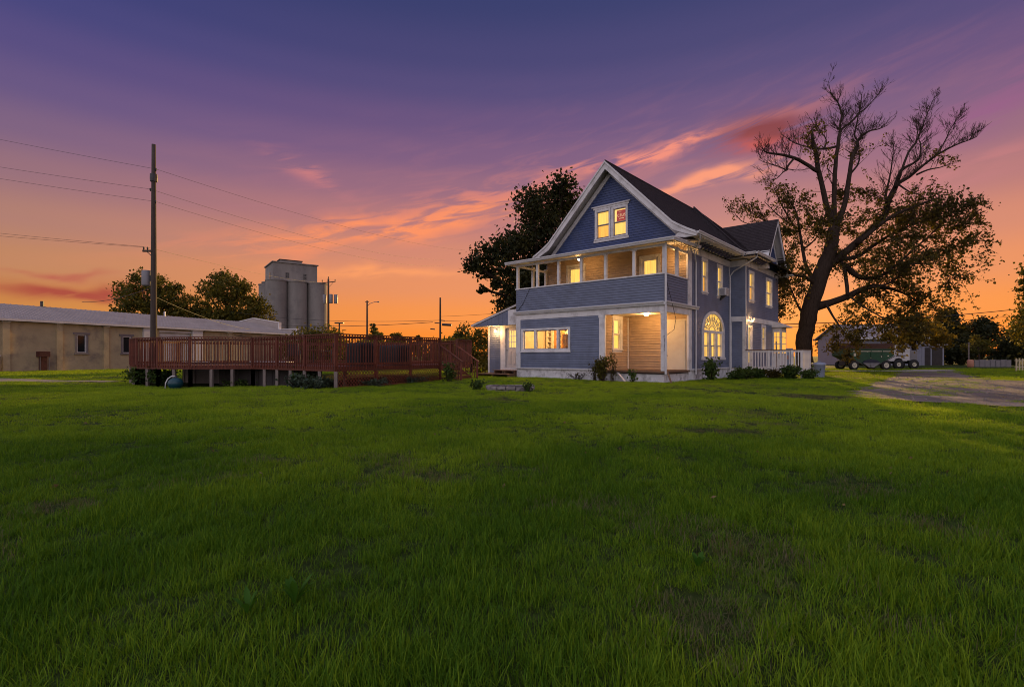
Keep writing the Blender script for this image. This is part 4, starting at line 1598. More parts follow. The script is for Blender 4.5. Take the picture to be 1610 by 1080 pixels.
# red sign in the attic window
M['sign_red'] = pmat('red_sign_card', (0.42, 0.045, 0.04), 0.6, 0.1)
M['sign_cream'] = pmat('cream_sign_print', (0.80, 0.62, 0.40), 0.6, 0.05)
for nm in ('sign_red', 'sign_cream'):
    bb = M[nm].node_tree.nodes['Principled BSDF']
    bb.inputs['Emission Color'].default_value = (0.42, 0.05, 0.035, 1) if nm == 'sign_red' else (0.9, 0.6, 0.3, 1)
    bb.inputs['Emission Strength'].default_value = 0.55      # own glow stands in for room light from behind
sign = empty('window_sign', hw(-3.05, 1.5 + 0.085, 8.40), HOUSE_RZ)
tag(sign, 'red sign with cream lettering inside the right attic window', 'sign')
MB().box(-0.25, 0.29, -0.008, 0.008, -0.31, 0.24).build('card', M['sign_red'], sign)


def text_part(name, body, size, loc, rot, m, parent, extr=0.002):
    cu = bpy.data.curves.new(name, 'FONT')
    cu.body = body
    cu.size = size
    cu.extrude = extr
    cu.align_x = 'CENTER'
    cu.align_y = 'CENTER'
    tmp = bpy.data.objects.new(name, cu)
    COL.objects.link(tmp)
    dg = bpy.context.evaluated_depsgraph_get()
    me = bpy.data.meshes.new_from_object(tmp.evaluated_get(dg))
    bpy.data.objects.remove(tmp)
    me.materials.clear()
    me.materials.append(m)
    o = bpy.data.objects.new(name, me)
    o.location = loc
    o.rotation_euler = rot
    COL.objects.link(o)
    o.parent = parent
    return o


text_part('lettering', 'CELIS', 0.20, (0.02, -0.0115, -0.03), (R(90), 0, 0), M['sign_cream'], sign)
MB().box(-0.12, 0.16, -0.0125, -0.0085, -0.20, -0.17).build('lettering', M['sign_cream'], sign)
MB().box(-0.14, 0.02, -0.0125, -0.0085, 0.15, 0.16).build('lettering', M['sign_cream'], sign)

# string lights along the right corner of the upper porch
sl = empty('string_lights', hw(0.55, 0.0, 6.22), HOUSE_RZ)
tag(sl, 'icicle string lights hanging from the right corner of the upper porch eave', 'string lights')
rng = random.Random(5)
mb = MB()
bulbs = MB()
mb.tube([(0.02, -0.35 + 0.14 * i, 0.02 + 0.012 * math.sin(i * 1.7) + 0.003 * i) for i in range(22)], 0.009, 4)
mb.tube([(-0.02 - 0.12 * i, -0.36, 0.02 + 0.012 * math.sin(i * 2.1)) for i in range(7)], 0.009, 4)
for i in range(26):
    y = -0.33 + i * 0.11
    L = rng.uniform(0.05, 0.26)
    x = 0.02 + rng.uniform(-0.02, 0.02)
    mb.tube([(x, y, 0.03), (x + rng.uniform(-.02, .02), y + rng.uniform(-.02, .02), 0.03 - L)], 0.007, 4)
    for k in range(int(L / 0.09) + 1):
        zc_ = 0.01 - k * 0.085
        bulbs.lathe([(0.0, zc_ - 0.02), (0.012, zc_ - 0.008), (0.010, zc_ + 0.012), (0.0, zc_ + 0.02)], x, y, 5)
mb.build('cord', M['wire'], sl)
bulbs.build('bulbs', M['mini_bulb'], sl)

# side deck with white picket railing
sd = empty('side_deck', hw(0.9, 8.6, 0.0), HOUSE_RZ)
tag(sd, 'small side deck with white picket railing beside the right wing', 'deck')
DX, DYD = 2.78, 1.9
mb = MB()
for i in range(24):
    y0 = i * DYD / 24
    mb.box(0.05, DX, y0, y0 + DYD / 24 - 0.008, 0.40, 0.44)
mb.build('floor', M['postwood'], sd)
MB().box(0.05, DX, -0.03, 0.0, 0.26, 0.42).build('rim_board', M['trim'], sd)
MB().box(DX, DX + 0.03, -0.03, DYD, 0.26, 0.42).build('rim_board', M['trim'], sd)
for (p, q) in (((-0.02, -0.02), (DX + 0.04, -0.02)), ((DX + 0.02, 0.05), (DX + 0.02, DYD))):
    MB().bar((p[0], p[1], 1.545), (q[0], q[1], 1.545), 0.13, 0.04).build('top_rail', M['oldwood'], sd)
    MB().bar((p[0], p[1], 1.47), (q[0], q[1], 1.47), 0.045, 0.10).build('upper_rail', M['trim'], sd)
    MB().bar((p[0], p[1], 0.52), (q[0], q[1], 0.52), 0.045, 0.09).build('lower_rail', M['trim'], sd)
pk = MB().box(-0.026, 0.026, -0.012, 0.012, 0.0, 1.16).build('picket', M['trim'], sd)
pk.location = (0.08, -0.058, 0.36)
rng = random.Random(11)
for i in range(1, 19):
    o = share(pk, sd)
    o.location = (0.08 + i * 0.142, -0.058, 0.36 + rng.uniform(-.008, .008))
    o.rotation_euler = (0, rng.uniform(-.012, .012), 0)
for i in range(13):
    o = share(pk, sd)
    o.location = (DX + 0.058, 0.14 + i * 0.135, 0.36)
    o.rotation_euler = (0, 0, R(90))
for (x, y) in ((0.03, 0.0), (1.20, -0.085), (2.35, -0.085), (DX, 0.0), (DX, DYD - 0.05)):
    MB().box(x - 0.055, x + 0.055, y - 0.05, y + 0.05, -0.2, 1.52).build('post', M['trim'], sd)
# plank leaning inside the side deck
pl = MB()
pl.bar((0, 0, 0.445), (-0.12, 0.25, 2.05), 0.13, 0.03, (1, 0, 0))
plo = pl.build('plank', M['postwood'])
plo.location = hw(2.0, 10.6, 0.0)
plo.rotation_euler = (0, 0, HOUSE_RZ)
tag(plo, 'pale plank leaning upright on the side deck', 'plank')

# wooden pallet steps at the entry door
ps = empty('pallet_steps', hw(-10.1, 0.05, 0.0), HOUSE_RZ)
tag(ps, 'low worn wooden pallet steps in front of the cream entry door', 'steps')
for (x0, x1, y0, y1, zt) in ((-1.35, 1.28, -0.55, 0.72, 0.20), (-0.55, 1.22, 0.05, 0.72, 0.40)):
    n = 6 if zt < 0.3 else 4
    for i in range(n):
        w = (y1 - y0) / n
        MB().box(x0 + 0.02 * (i % 2), x1 - 0.03 * (i % 3), y0 + i * w, y0 + (i + 1) * w - 0.025, zt - 0.03, zt).build('tread_board', M['oldwood'], ps)
    for x in (x0 + 0.1, (x0 + x1) / 2, x1 - 0.15):
        MB().box(x, x + 0.07, y0 + 0.03, y1 - 0.03, zt - 0.20 if zt < 0.3 else 0.205, zt - 0.032).build('bearer', M['oldwood'], ps)

# fallen white gutter length against the porch skirt, broken skirt flap
fg = MB().bar((0, 0, 0.42), (0.75, -0.65, 0.04), 0.09, 0.05).build('fallen_trim', M['gutter'])
fg.location = hw(-2.35, -0.02, 0.0)
fg.rotation_euler = (0, 0, HOUSE_RZ)
tag(fg, 'white trim board fallen against the lower porch edge', 'board')
db = MB().bar((0, 0, 0.50), (0.35, -0.35, 0.0), 0.07, 0.03).build('loose_board', M['oldwood'])
db.location = hw(0.14, -0.03, 0.02)
db.rotation_euler = (0, 0, HOUSE_RZ)
tag(db, 'dark loose board leaning at the lower porch corner post', 'board')

# ------------------------------------------------------------------ fire ring
fx, fy = -0.05, 18.25
fr = empty('fire_ring', (fx, fy, tz(fx, fy)))
tag(fr, 'round ring of grey stone blocks on the lawn before the entry', 'fire pit')


def ring_block(r0, r1, a0, a1, z0, z1, rng):
    mb = MB()
    n = 3
    vs = []
    for k in range(n + 1):
        a = a0 + (a1 - a0) * k / n
        for (r, z) in ((r0, z0), (r1, z0), (r1, z1), (r0, z1)):
            rr = r + rng.uniform(-.012, .012)
            vs.append((rr * math.cos(a), rr * math.sin(a), z + rng.uniform(-.006, .006)))
    fs = [(3, 2, 1, 0), tuple(n * 4 + i for i in range(4))]
    for k in range(n):
        for i in range(4):
            j = (i + 1) % 4
            fs.append((k * 4 + i, k * 4 + j, k * 4 + 4 + j, k * 4 + 4 + i))
    return mb.add(vs, fs)


rng = random.Random(3)
NB = 16
for row in range(2):
    for k in range(NB):
        a0 = (k + 0.5 * row) * 2 * PI / NB + 0.022
        a1 = (k + 1 + 0.5 * row) * 2 * PI / NB - 0.022
        tilt = rng.uniform(-0.02, 0.02)
        ring_block(0.70 + rng.uniform(-.01, .01), 0.86 + rng.uniform(-.015, .015), a0, a1, -0.06 + row * 0.115 + tilt, 0.048 + row * 0.115 + tilt, rng).build('stone', M['stone'], fr, bevel=0.012)
mb = MB()
vs = [(0, 0, 0.10)]
for k in range(24):
    a = k * 2 * PI / 24
    vs.append((0.74 * math.cos(a), 0.74 * math.sin(a), 0.115 + rng.uniform(0, 0.02)))
mb.add(vs, [(0, 1 + k, 1 + (k + 1) % 24) for k in range(24)])
mb.build('ash_bed', M['ash'], fr)

# ------------------------------------------------------------------ pool deck
DKZ, RTOP = 0.80, 2.06
P_ = {'P1': (-6.65, 19.4), 'A': (-11.75, 23.3), 'B': (-14.15, 22.6), 'C': (-15.9, 23.1), 'D': (-17.5, 24.0), 'E': (-18.6, 25.1),
      'P5': (-3.40, 24.3), 'Q1': (-2.75, 25.7), 'Q2': (-2.2, 27.3), 'Q3': (-4.6, 30.2), 'Q4': (-9.5, 34.0), 'Q5': (-13.5, 32.5), 'Q6': (-17.9, 28.6)}
DECK = [P_[k] for k in ('P1', 'P5', 'Q1', 'Q2', 'Q3', 'Q4', 'Q5', 'Q6', 'E', 'D', 'C', 'B', 'A')]
deck = empty('pool_deck', (-10.0, 24.0, 0.0))
tag(deck, 'raised red brown wooden pool deck with baluster railing and lattice skirt', 'deck')


def dl(p, z=0.0):
    return Vector((p[0] + 10.0, p[1] - 24.0, z))


POOL_C, POOL_R = (-14.9, 28.2), 2.75
# deck boards, clipped to the deck outline (and the pool opening) in strips
bm = bmesh.new()
bm.faces.new([bm.verts.new(dl(p, DKZ)) for p in DECK])
bdir = Vector((0.754, -0.657, 0))
bnor = Vector((0.657, 0.754, 0))
for k in np.arange(-14, 16, 0.145):
    bmesh.ops.bisect_plane(bm, geom=bm.verts[:] + bm.edges[:] + bm.faces[:], plane_co=bnor * k, plane_no=bnor)
mb = MB()
for f in bm.faces:
    c = f.calc_center_median()
    pts = [v.co.copy() for v in f.verts]
    # shrink across the board to leave a gap
    pts = [p - bnor * ((p - c).dot(bnor)) * 0.06 for p in pts]
    # cut boards at the pool: drop the part inside by splitting along the board direction
    cc = dl(POOL_C, 0)
    off = (c - cc).dot(bnor)
    if abs(off) < POOL_R - 0.02:
        half = math.sqrt(POOL_R ** 2 - off ** 2)
        c0 = (cc - c).dot(bdir)
        for sgn in (-1, 1):
            sub = []
            for i in range(len(pts)):
                p, q = pts[i], pts[(i + 1) % len(pts)]
                tp = sgn * ((p - c).dot(bdir) - c0) - half
                tq = sgn * ((q - c).dot(bdir) - c0) - half
                if tp >= 0: sub.append(p)
                if (tp >= 0) != (tq >= 0): sub.append(p.lerp(q, tp / (tp - tq)))
            if len(sub) >= 3: mb.prism(sub, (0, 0, -0.035))
    else:
        mb.prism(pts, (0, 0, -0.035))
bm.free()
dbo = mb.build('deck_boards', M['deckwood'], deck)
dbo['kind'] = 'stuff'


def rail_post(p, z0=None, z1=RTOP + 0.02, w=0.10, m='deckwood'):
    return MB().box(-w / 2, w / 2, -w / 2, w / 2, 0, z1 - z0).build('rail_post', M[m], deck), None


BAL = MB().box(-0.017, 0.017, -0.014, 0.014, 0.0, RTOP - 0.70 - 0.045)
bal0 = None


def rail_run(a, b, individual=True, pitch=0.135, posts=1.9, z0=0.70, skip_first=False):
    global bal0
    A, B = dl(a), dl(b)
    L = (B - A).length
    d = (B - A).normalized()
    n = Vector((d.y, -d.x, 0))
    ang = math.atan2(d.y, d.x)
    MB().bar(A + Vector((0, 0, RTOP - 0.02)), B + Vector((0, 0, RTOP - 0.02)), 0.13, 0.04).build('rail_cap', M['deckwood'], deck)
    MB().bar(A + Vector((0, 0, RTOP - 0.13)), B + Vector((0, 0, RTOP - 0.13)), 0.038, 0.09).build('upper_rail', M['deckwood'], deck)
    MB().bar(A + Vector((0, 0, 0.90)), B + Vector((0, 0, 0.90)), 0.038, 0.09).build('lower_rail', M['deckwood'], deck)
    MB().bar(A + n * 0.005 + Vector((0, 0, 0.71)), B + n * 0.005 + Vector((0, 0, 0.71)), 0.04, 0.18).build('rim_joist', M['deckwood'], deck)
    np_ = max(1, int(round(L / posts)))
    for k in range(np_ + 1):
        p = A + d * (L * k / np_)
        o = MB().box(-0.05, 0.05, -0.05, 0.05, 0.80, RTOP - 0.04).build('rail_post', M['deckwood'], deck)
        o.location = p
        o.rotation_euler = (0, 0, ang)
    cnt = int(L / pitch)
    st = None if individual else MB()
    for k in range(cnt):
        p = A + d * (pitch * (k + 0.5)) + n * 0.040
        if individual:
            if bal0 is None:
                bal0 = BAL.build('baluster', M['deckwood'], deck)
                o = bal0
            else:
                o = share(bal0, deck)
            o.location = (p.x, p.y, 0.70)
            o.rotation_euler = (0, 0, ang)
        else:
            st.bar(p + Vector((0, 0, 0.70)), p + Vector((0, 0, RTOP - 0.045)), 0.04, 0.034, d)
    if st:
        o = st.build('far_balusters', M['deckwood'], deck)
        o['kind'] = 'stuff'


def posts_under(a, b, step, seed, m='postwood'):
    A, B = dl(a), dl(b)
    L = (B - A).length
    k = max(1, int(round(L / step)))
    rng = random.Random(seed)
    for i in range(k + 1):
        p = A.lerp(B, i / k)
        z0 = tz(p.x - 10.0, p.y + 24.0) - 0.1
        MB().box(p.x - 0.06, p.x + 0.06, p.y - 0.02, p.y + 0.10, z0, 0.62).build('support_post', M[m], deck)


# counter-clockwise seen from above so that the outside is to the right
for a, b in (('A', 'P1'), ('P1', 'P5'), ('B', 'A'), ('C', 'B'), ('D', 'C'), ('E', 'D')):
    rail_run(P_[a], P_[b])
rail_run(P_['Q1'], P_['Q2'])
for a, b in (('Q2', 'Q3'), ('Q3', 'Q4'), ('Q4', 'Q5'), ('Q5', 'Q6'), ('Q6', 'E')):
    rail_run(P_[a], P_[b], False)
for i, (a, b, st) in enumerate((('A', 'P1', 1.0), ('B', 'A', 0.85), ('C', 'B', 0.9), ('D', 'C', 0.9), ('E', 'D', 0.7))):
    posts_under(P_[a], P_[b], st, i)
for i, (a, b) in enumerate((((-12.6, 25.0), (-7.0, 21.5)), ((-17.5, 26.5), (-14, 25.2)))):
    posts_under(a, b, 1.6, 20 + i)

# lattice skirt under the right face, one panel per bay
A, B = dl(P_['P1']), dl(P_['P5'])
d = (B - A).normalized()
n = Vector((d.y, -d.x, 0))
L = (B - A).length
NBAY = 3
for bay_i in range(NBAY):
    s0, s1 = L * bay_i / NBAY + 0.03, L * (bay_i + 1) / NBAY - 0.03
    zb, zt = 0.0, 0.62
    mb = MB()
    hh = zt - zb
    for sgn, off in ((1, 0.012), (-1, 0.022)):
        k = s0 - hh
        while k < s1 + hh:
            x0, x1 = (k, k + hh) if sgn > 0 else (k + hh, k)
            # clip to bay
            q0, q1 = Vector((x0, zb)), Vector((x1, zt))
            lo, hi = 0.0, 1.0
            dxx = q1.x - q0.x
            for bound, side in ((s0, 1), (s1, -1)):
                f = (bound - q0.x) / dxx
                if (dxx > 0) == (side > 0): lo = max(lo, f)
                else: hi = min(hi, f)
            if hi - lo > 0.02:
                a_, b_ = q0.lerp(q1, lo), q0.lerp(q1, hi)
                mb.bar(A + d * a_.x + n * off + Vector((0, 0, a_.y)), A + d * b_.x + n * off + Vector((0, 0, b_.y)), 0.008, 0.034, n.cross(Vector((dxx * d.x, dxx * d.y, hh)).normalized()))
            k += 0.15
    lo_ = mb.build('lattice_panel', M['deckwood'], deck)
    fr_ = MB()
    for s in (s0, s1):
        fr_.bar(A + d * s + n * 0.03 + Vector((0, 0, -0.05)), A + d * s + n * 0.03 + Vector((0, 0, 0.62)), 0.07, 0.02, d)
    fr_.bar(A + d * s0 + n * 0.036 + Vector((0, 0, 0.03)), A + d * s1 + n * 0.036 + Vector((0, 0, 0.03)), 0.02, 0.06)
    fr_.build('lattice_frame', M['deckwood'], deck)
MB().box(-0.06, 0.06, -0.06, 0.06, -0.1, 0.62).build('support_post', M['postwood'], deck).location = A + n * 0.02
posts_under(P_['P1'], P_['P5'], 2.0, 31, 'deckwood')

# stairs down to the lawn at the right end
sa, sb = dl(P_['P5']), dl(P_['Q1'])
ed_ = (sb - sa).normalized()
sn = Vector((ed_.y, -ed_.x, 0))
ww_ = (sb - sa).length
base_z = tz(-2.0, 24.0)
for k in range(4):
    zt = 0.80 - (k + 1) * 0.175
    out = k * 0.27
    o = MB()
    wextra = 0.0 if k < 3 else 0.12
    p = sa + sn * (out + 0.14)
    o.bar(p - ed_ * wextra + Vector((0, 0, zt - 0.02)), p + ed_ * (ww_ + wextra) + Vector((0, 0, zt - 0.02)), 0.28, 0.04)
    o.build('stair_tread', M['deckwood'], deck)
    r_o = MB()
    p = sa + sn * (out + 0.012)
    r_o.bar(p + Vector((0, 0, zt + 0.08)), p + ed_ * ww_ + Vector((0, 0, zt + 0.08)), 0.02, 0.10)
    r_o.build('stair_riser', M['deckwood'], deck)
for base in (sa, sb):
    o = MB()
    q = [base + Vector((0, 0, 0.62)), base + sn * 1.15 + Vector((0, 0, -0.06)), base + sn * 1.15 + Vector((0, 0, 0.10)), base + sn * 0.9 + Vector((0, 0, 0.12)), base + Vector((0, 0, 0.78))]
    o.prism([p - ed_ * 0.02 for p in q], ed_ * 0.04)
    o.build('stringer', M['deckwood'], deck)
    o = MB()
    o.bar(base + sn * 0.0 + Vector((0, 0, 1.72)), base + sn * 1.25 + Vector((0, 0, 0.92)), 0.13, 0.04)
    o.build('stair_handrail', M['deckwood'], deck)
    o = MB().box(-0.05, 0.05, -0.05, 0.05, -0.05, 0.96).build('rail_post', M['deckwood'], deck)
    o.location = base + sn * 1.15
    for k in range(8):
        t = 0.10 + k * 0.13
        zt, zb = 1.72 - t * 0.64 - 0.03, 0.78 - t * 0.60 - 0.02
        o = MB().bar(base + sn * t + Vector((0, 0, max(zb, 0.12))), base + sn * t + Vector((0, 0, zt)), 0.034, 0.034)
        o.build('stair_baluster', M['deckwood'], deck)

# above-ground pool
pool = empty('swimming_pool', (POOL_C[0], POOL_C[1], -0.25))
tag(pool, 'round above ground pool with white rim sunk into the wooden deck', 'pool')
M['poolwall'] = pmat('grey_beige_pool_wall', (0.24, 0.19, 0.17), 0.6, 0.15, 1.5, dirt=(0.12, 0.10, 0.09), dirt_amt=0.5)
M['poolrim'] = pmat('white_pool_rim', (0.70, 0.68, 0.66), 0.4, 0.06)
mb = MB().lathe([(POOL_R - 0.12, 0.0), (POOL_R - 0.12, 1.10)], 0, 0, 48)
mb.build('wall', M['poolwall'], pool, True)
mb = MB().lathe([(POOL_R - 0.26, 1.10), (POOL_R - 0.26, 1.15), (POOL_R - 0.04, 1.15), (POOL_R - 0.04, 1.10), (POOL_R - 0.26, 1.10)], 0, 0, 48)
mb.build('rim', M['poolrim'], pool)
for k in range(16):
    a = k * 2 * PI / 16
    o = MB().box(-0.03, 0.03, -0.09, 0.09, 0.0, 1.10).build('upright', M['poolwall'], pool)
    o.location = ((POOL_R - 0.09) * math.cos(a), (POOL_R - 0.09) * math.sin(a), 0)
    o.rotation_euler = (0, 0, a)
M['poolwater'] = pmat('pool_water', (0.02, 0.09, 0.11), 0.05, 0.1, 1.0, bump=0.15, bscale=4)
mb = MB().lathe([(0.0, 0.95), (POOL_R - 0.14, 0.95)], 0, 0, 48)
mb.build('water', M['poolwater'], pool)
# boarded screen and skirting seen through the posts
scr = empty('boarded_screen', (-11.0, 25.6, 0))
tag(scr, 'boards darkened to read as the void space under the deck behind the posts', 'screen')
M['screen'] = pmat('void_dark_skirting', (0.045, 0.036, 0.034), 0.8, 0.2, 2.0)  # colour darkened to stand for the shaded void under the deck
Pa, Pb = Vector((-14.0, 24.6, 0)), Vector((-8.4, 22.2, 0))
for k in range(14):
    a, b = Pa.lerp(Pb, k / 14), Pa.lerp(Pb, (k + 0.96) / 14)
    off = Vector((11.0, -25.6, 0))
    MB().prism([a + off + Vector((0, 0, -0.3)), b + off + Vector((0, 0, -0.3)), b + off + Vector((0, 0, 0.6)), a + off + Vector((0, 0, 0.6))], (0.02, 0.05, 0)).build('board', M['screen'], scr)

# covered furniture on the deck
M['cover'] = pmat('black_furniture_cover', (0.013, 0.012, 0.013), 0.75, 0.3, 4.0, bump=0.4, bscale=6)


def draped_cover(w, dpt, h, seed, hump=0.0):
    rng = random.Random(seed)
    mb = MB()
    nx, nz = 12, 7
    ring = []
    per = 40
    for zi in range(nz + 1):
        f = zi / nz
        z = h * f
        sc = 1.0 + 0.06 * (1 - f) - (0.05 if f > 0.9 else 0)
        for k in range(per):
            a = 2 * PI * k / per
            ca_, sa_ = math.cos(a), math.sin(a)
            e = 0.35
            x = math.copysign(abs(ca_) ** e, ca_) * w / 2 * sc
            y = math.copysign(abs(sa_) ** e, sa_) * dpt / 2 * sc
            fold = 1 + 0.025 * math.sin(a * 11 + seed) * (1 - f)
            ring.append((x * fold, y * fold, z + (0.02 * math.sin(a * 3 + seed) if zi == nz else 0)))
    fs = []
    for zi in range(nz):
        for k in range(per):
            k2 = (k + 1) % per
            fs.append((zi * per + k, zi * per + k2, (zi + 1) * per + k2, (zi + 1) * per + k))
    ring.append((0, 0, h + hump))
    for k in range(per):
        fs.append((nz * per + k, nz * per + (k + 1) % per, len(ring) - 1))
    return mb.add(ring, fs)


for (x, y, w, dd, h, rz, lab, sdd) in (
        (-6.35, 21.5, 1.0, 0.8, 0.92, -41, 'black fitted cover over a grill behind the near deck corner', 1),
        (-5.35, 23.6, 1.5, 0.9, 0.86, -41, 'wide black cover over patio furniture midway along the right railing', 2)):
    o = draped_cover(w, dd, h, sdd, 0.06).build('furniture_cover', M['cover'], None, True)
    o.location = (x, y, DKZ + 0.002)
    o.rotation_euler = (0, 0, R(rz))
    tag(o, lab, 'cover')


def patio_chair(loc, rz, label):
    c = empty('patio_chair', loc, rz)
    tag(c, label, 'chair', 'patio chairs on the deck')
    for x in (-0.26, 0.26):
        MB().tube([(x, -0.25, 0), (x, -0.25, 0.62), (x, -0.20, 0.66), (x, 0.22, 0.64)], 0.018, 6).build('leg', M['dark_metal'], c)
        MB().tube([(x, 0.30, 0), (x, 0.24, 0.42), (x, 0.36, 1.02)], 0.018, 6).build('leg', M['dark_metal'], c)
    MB().box(-0.27, 0.27, -0.27, 0.25, 0.40, 0.44).build('seat', M['cover'], c, bevel=0.01)
    MB().prism([(-0.26, 0.25, 0.45), (0.26, 0.25, 0.45), (0.26, 0.36, 1.0), (-0.26, 0.36, 1.0)], (0, 0.03, 0)).build('backrest', M['cover'], c)
    return c


patio_chair((-10.6, 25.0, DKZ + 0.002), R(30), 'dark patio chair behind the railing near the inner deck corner')
patio_chair((-9.2, 25.4, DKZ + 0.002), R(-70), 'dark patio chair right of the table on the deck')
tb = empty('patio_table', (-9.9, 25.7, DKZ + 0.002))
tag(tb, 'low round brown table between the deck chairs', 'table')
MB().lathe([(0.0, 0.66), (0.52, 0.66), (0.53, 0.68), (0.52, 0.70), (0.0, 0.70)], 0, 0, 24).build('table_top', M['deckwood'], tb)
for k in range(4):
    a = k * PI / 2 + 0.4
    MB().tube([(0.42 * math.cos(a), 0.42 * math.sin(a), 0), (0.34 * math.cos(a), 0.34 * math.sin(a), 0.66)], 0.02, 6).build('leg', M['dark_metal'], tb)

# teal filter tank with hose
tkx, tky = -14.45, 22.1
tk = empty('filter_tank', (tkx, tky, tz(tkx, tky)))
tag(tk, 'round teal pool filter tank on the grass under the deck edge', 'tank')
tk.scale = (0.72, 0.72, 0.72)
M['teal'] = pmat('teal_plastic', (0.008, 0.052, 0.068), 0.35, 0.12, 3.0)
prof_ = [(0.0, -0.05), (0.30, -0.05)] + [(0.41 * math.cos(t), 0.30 + 0.36 * math.sin(t)) for t in np.linspace(-0.75, 1.45, 14)] + [(0.0, 0.66)]
MB().lathe(prof_, 0, 0, 28).build('body', M['teal'], tk, True)
MB().lathe([(0.09, 0.64), (0.10, 0.74), (0.05, 0.78), (0.0, 0.78)], 0, 0, 14).build('valve', M['dark_metal'], tk, True)
MB().tube([(0.02, -0.06, 0.74), (-0.15, -0.12, 0.74), (-0.33, -0.18, 0.60), (-0.44, -0.22, 0.35), (-0.47, -0.22, 0.0)], 0.035, 8).build('hose', M['poolrim'], tk, True)

# trash can
tcx, tcy = 17.0, 28.5
tcn = empty('trash_can', (tcx, tcy, tz(tcx, tcy)))
tag(tcn, 'pale blue grey plastic trash can with lid at the end of the picket railing', 'trash can')
M['binplastic'] = pmat('blue_grey_bin_plastic', (0.26, 0.30, 0.40), 0.5, 0.1, 3.0, dirt=(0.18, 0.19, 0.24), dirt_amt=0.4)
MB().lathe([(0.0, 0.0), (0.25, 0.0), (0.26, 0.03), (0.31, 0.70), (0.33, 0.71), (0.33, 0.76)], 0, 0, 26).build('body', M['binplastic'], tcn, True)
MB().lathe([(0.35, 0.73), (0.355, 0.79), (0.33, 0.82), (0.16, 0.87), (0.0, 0.88)], 0, 0, 26).build('lid', M['binplastic'], tcn, True)
MB().tube([(-0.10, 0, 0.875), (-0.08, 0, 0.92), (0.08, 0, 0.92), (0.10, 0, 0.875)], 0.018, 6).build('lid_handle', M['binplastic'], tcn)
for s in (-1, 1):
    MB().box(s * 0.32, s * 0.40, -0.05, 0.05, 0.56, 0.60).build('handle', M['binplastic'], tcn)

# ------------------------------------------------------------------ warehouse
WH0 = Vector((-38.8, 39.0, 0))
WRZ = math.atan2(0.9395, 0.3426)      # local x runs away along the wall, local y runs to the left into the building
wh = empty('warehouse', WH0, WRZ)
tag(wh, 'long low cream stucco warehouse with grey metal roof at the left edge', 'building')
K0, K1, WD, WE_H, WR_H = -14.0, 30.15, 14.0, 4.05, 5.70
# wall faces the camera on local -y
mb = MB()
wl = Wall('F', 0.0)
HW1, HW2, HG = (5.10, 5.82, 1.50, 3.02), (8.80, 9.52, 1.50, 3.02), (12.25, 15.55, 0.0, 3.55)
wl.solid(mb, K0, K1, -0.3, WE_H - 0.05, [HW1, HW2, HG], -0.30, 0.0)
mb.box(K0, K1, WD - 0.3, WD, -0.3, WE_H - 0.05)
mb.prism([(K0, 0.3, -0.3), (K0, WD - 0.3, -0.3), (K0, WD - 0.3, WE_H), (K0, WD / 2, WR_H - 0.1), (K0, 0.3, WE_H)], (0.3, 0, 0))
mb.build('wall', M['stucco'], wh)
for (p0, p1, m, dep) in ((-9.5, -9.0, 'stucco', .14), (-4.6, -4.1, 'stucco', .14), (0.1, 0.55, 'stucco', .14), (3.62, 4.02, 'stucco', .14), (7.16, 7.58, 'stucco', .14), (10.6, 11.7, 'white_metal', .25),
                         (15.62, 16.75, 'white_metal', .25), (20.0, 20.5, 'stucco', .14), (24.75, 25.25, 'stucco', .14)):
    o = MB()
    wl.box(o, p0, p1, -0.3, 3.80, 0.002, dep)
    o.build('pilaster', M[m], wh)
    o = MB()
    wl.box(o, p0 - 0.04, p1 + 0.04, 3.80, 3.99, 0.002, dep + 0.04)
    o.build('pilaster_cap', M['white_metal'], wh)
mb = MB()
mb.prism([(K0 - 0.2, -0.35, WE_H - 0.06), (K0 - 0.2, WD / 2, WR_H), (K0 - 0.2, WD / 2, WR_H + 0.06), (K0 - 0.2, -0.35, WE_H)], (K1 - K0 + 0.2, 0, 0))
mb.prism([(K0 - 0.2, WD + 0.35, WE_H - 0.06), (K0 - 0.2, WD / 2, WR_H), (K0 - 0.2, WD / 2, WR_H + 0.06), (K0 - 0.2, WD + 0.35, WE_H)], (K1 - K0 + 0.2, 0, 0))
rf = mb.build('roof', M['roofmetal'], wh)
mb = MB()
k = K0 - 0.1
while k < K1:
    mb.bar((k, -0.35, WE_H + 0.012), (k, WD / 2, WR_H + 0.072), 0.035, 0.05)
    k += 0.42
so = mb.build('roof_seams', M['roofmetal'], rf)
so['kind'] = 'stuff'
MB().box(K0 - 0.2, K1, -0.40, -0.352, WE_H - 0.14, WE_H + 0.02).build('eave_trim', M['white_metal'], wh)
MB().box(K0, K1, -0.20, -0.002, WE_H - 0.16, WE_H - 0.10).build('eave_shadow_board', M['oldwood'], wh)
MB().tube([(6.3, WD / 2, WR_H), (6.3, WD / 2, WR_H + 0.55)], 0.14, 8).build('vent_pipe', M['dark_metal'], rf)
MB().tube([(17.5, WD / 2 - 0.5, WR_H - 0.1), (17.5, WD / 2 - 0.5, WR_H + 0.5)], 0.10, 8).build('vent_pipe', M['white_metal'], rf)
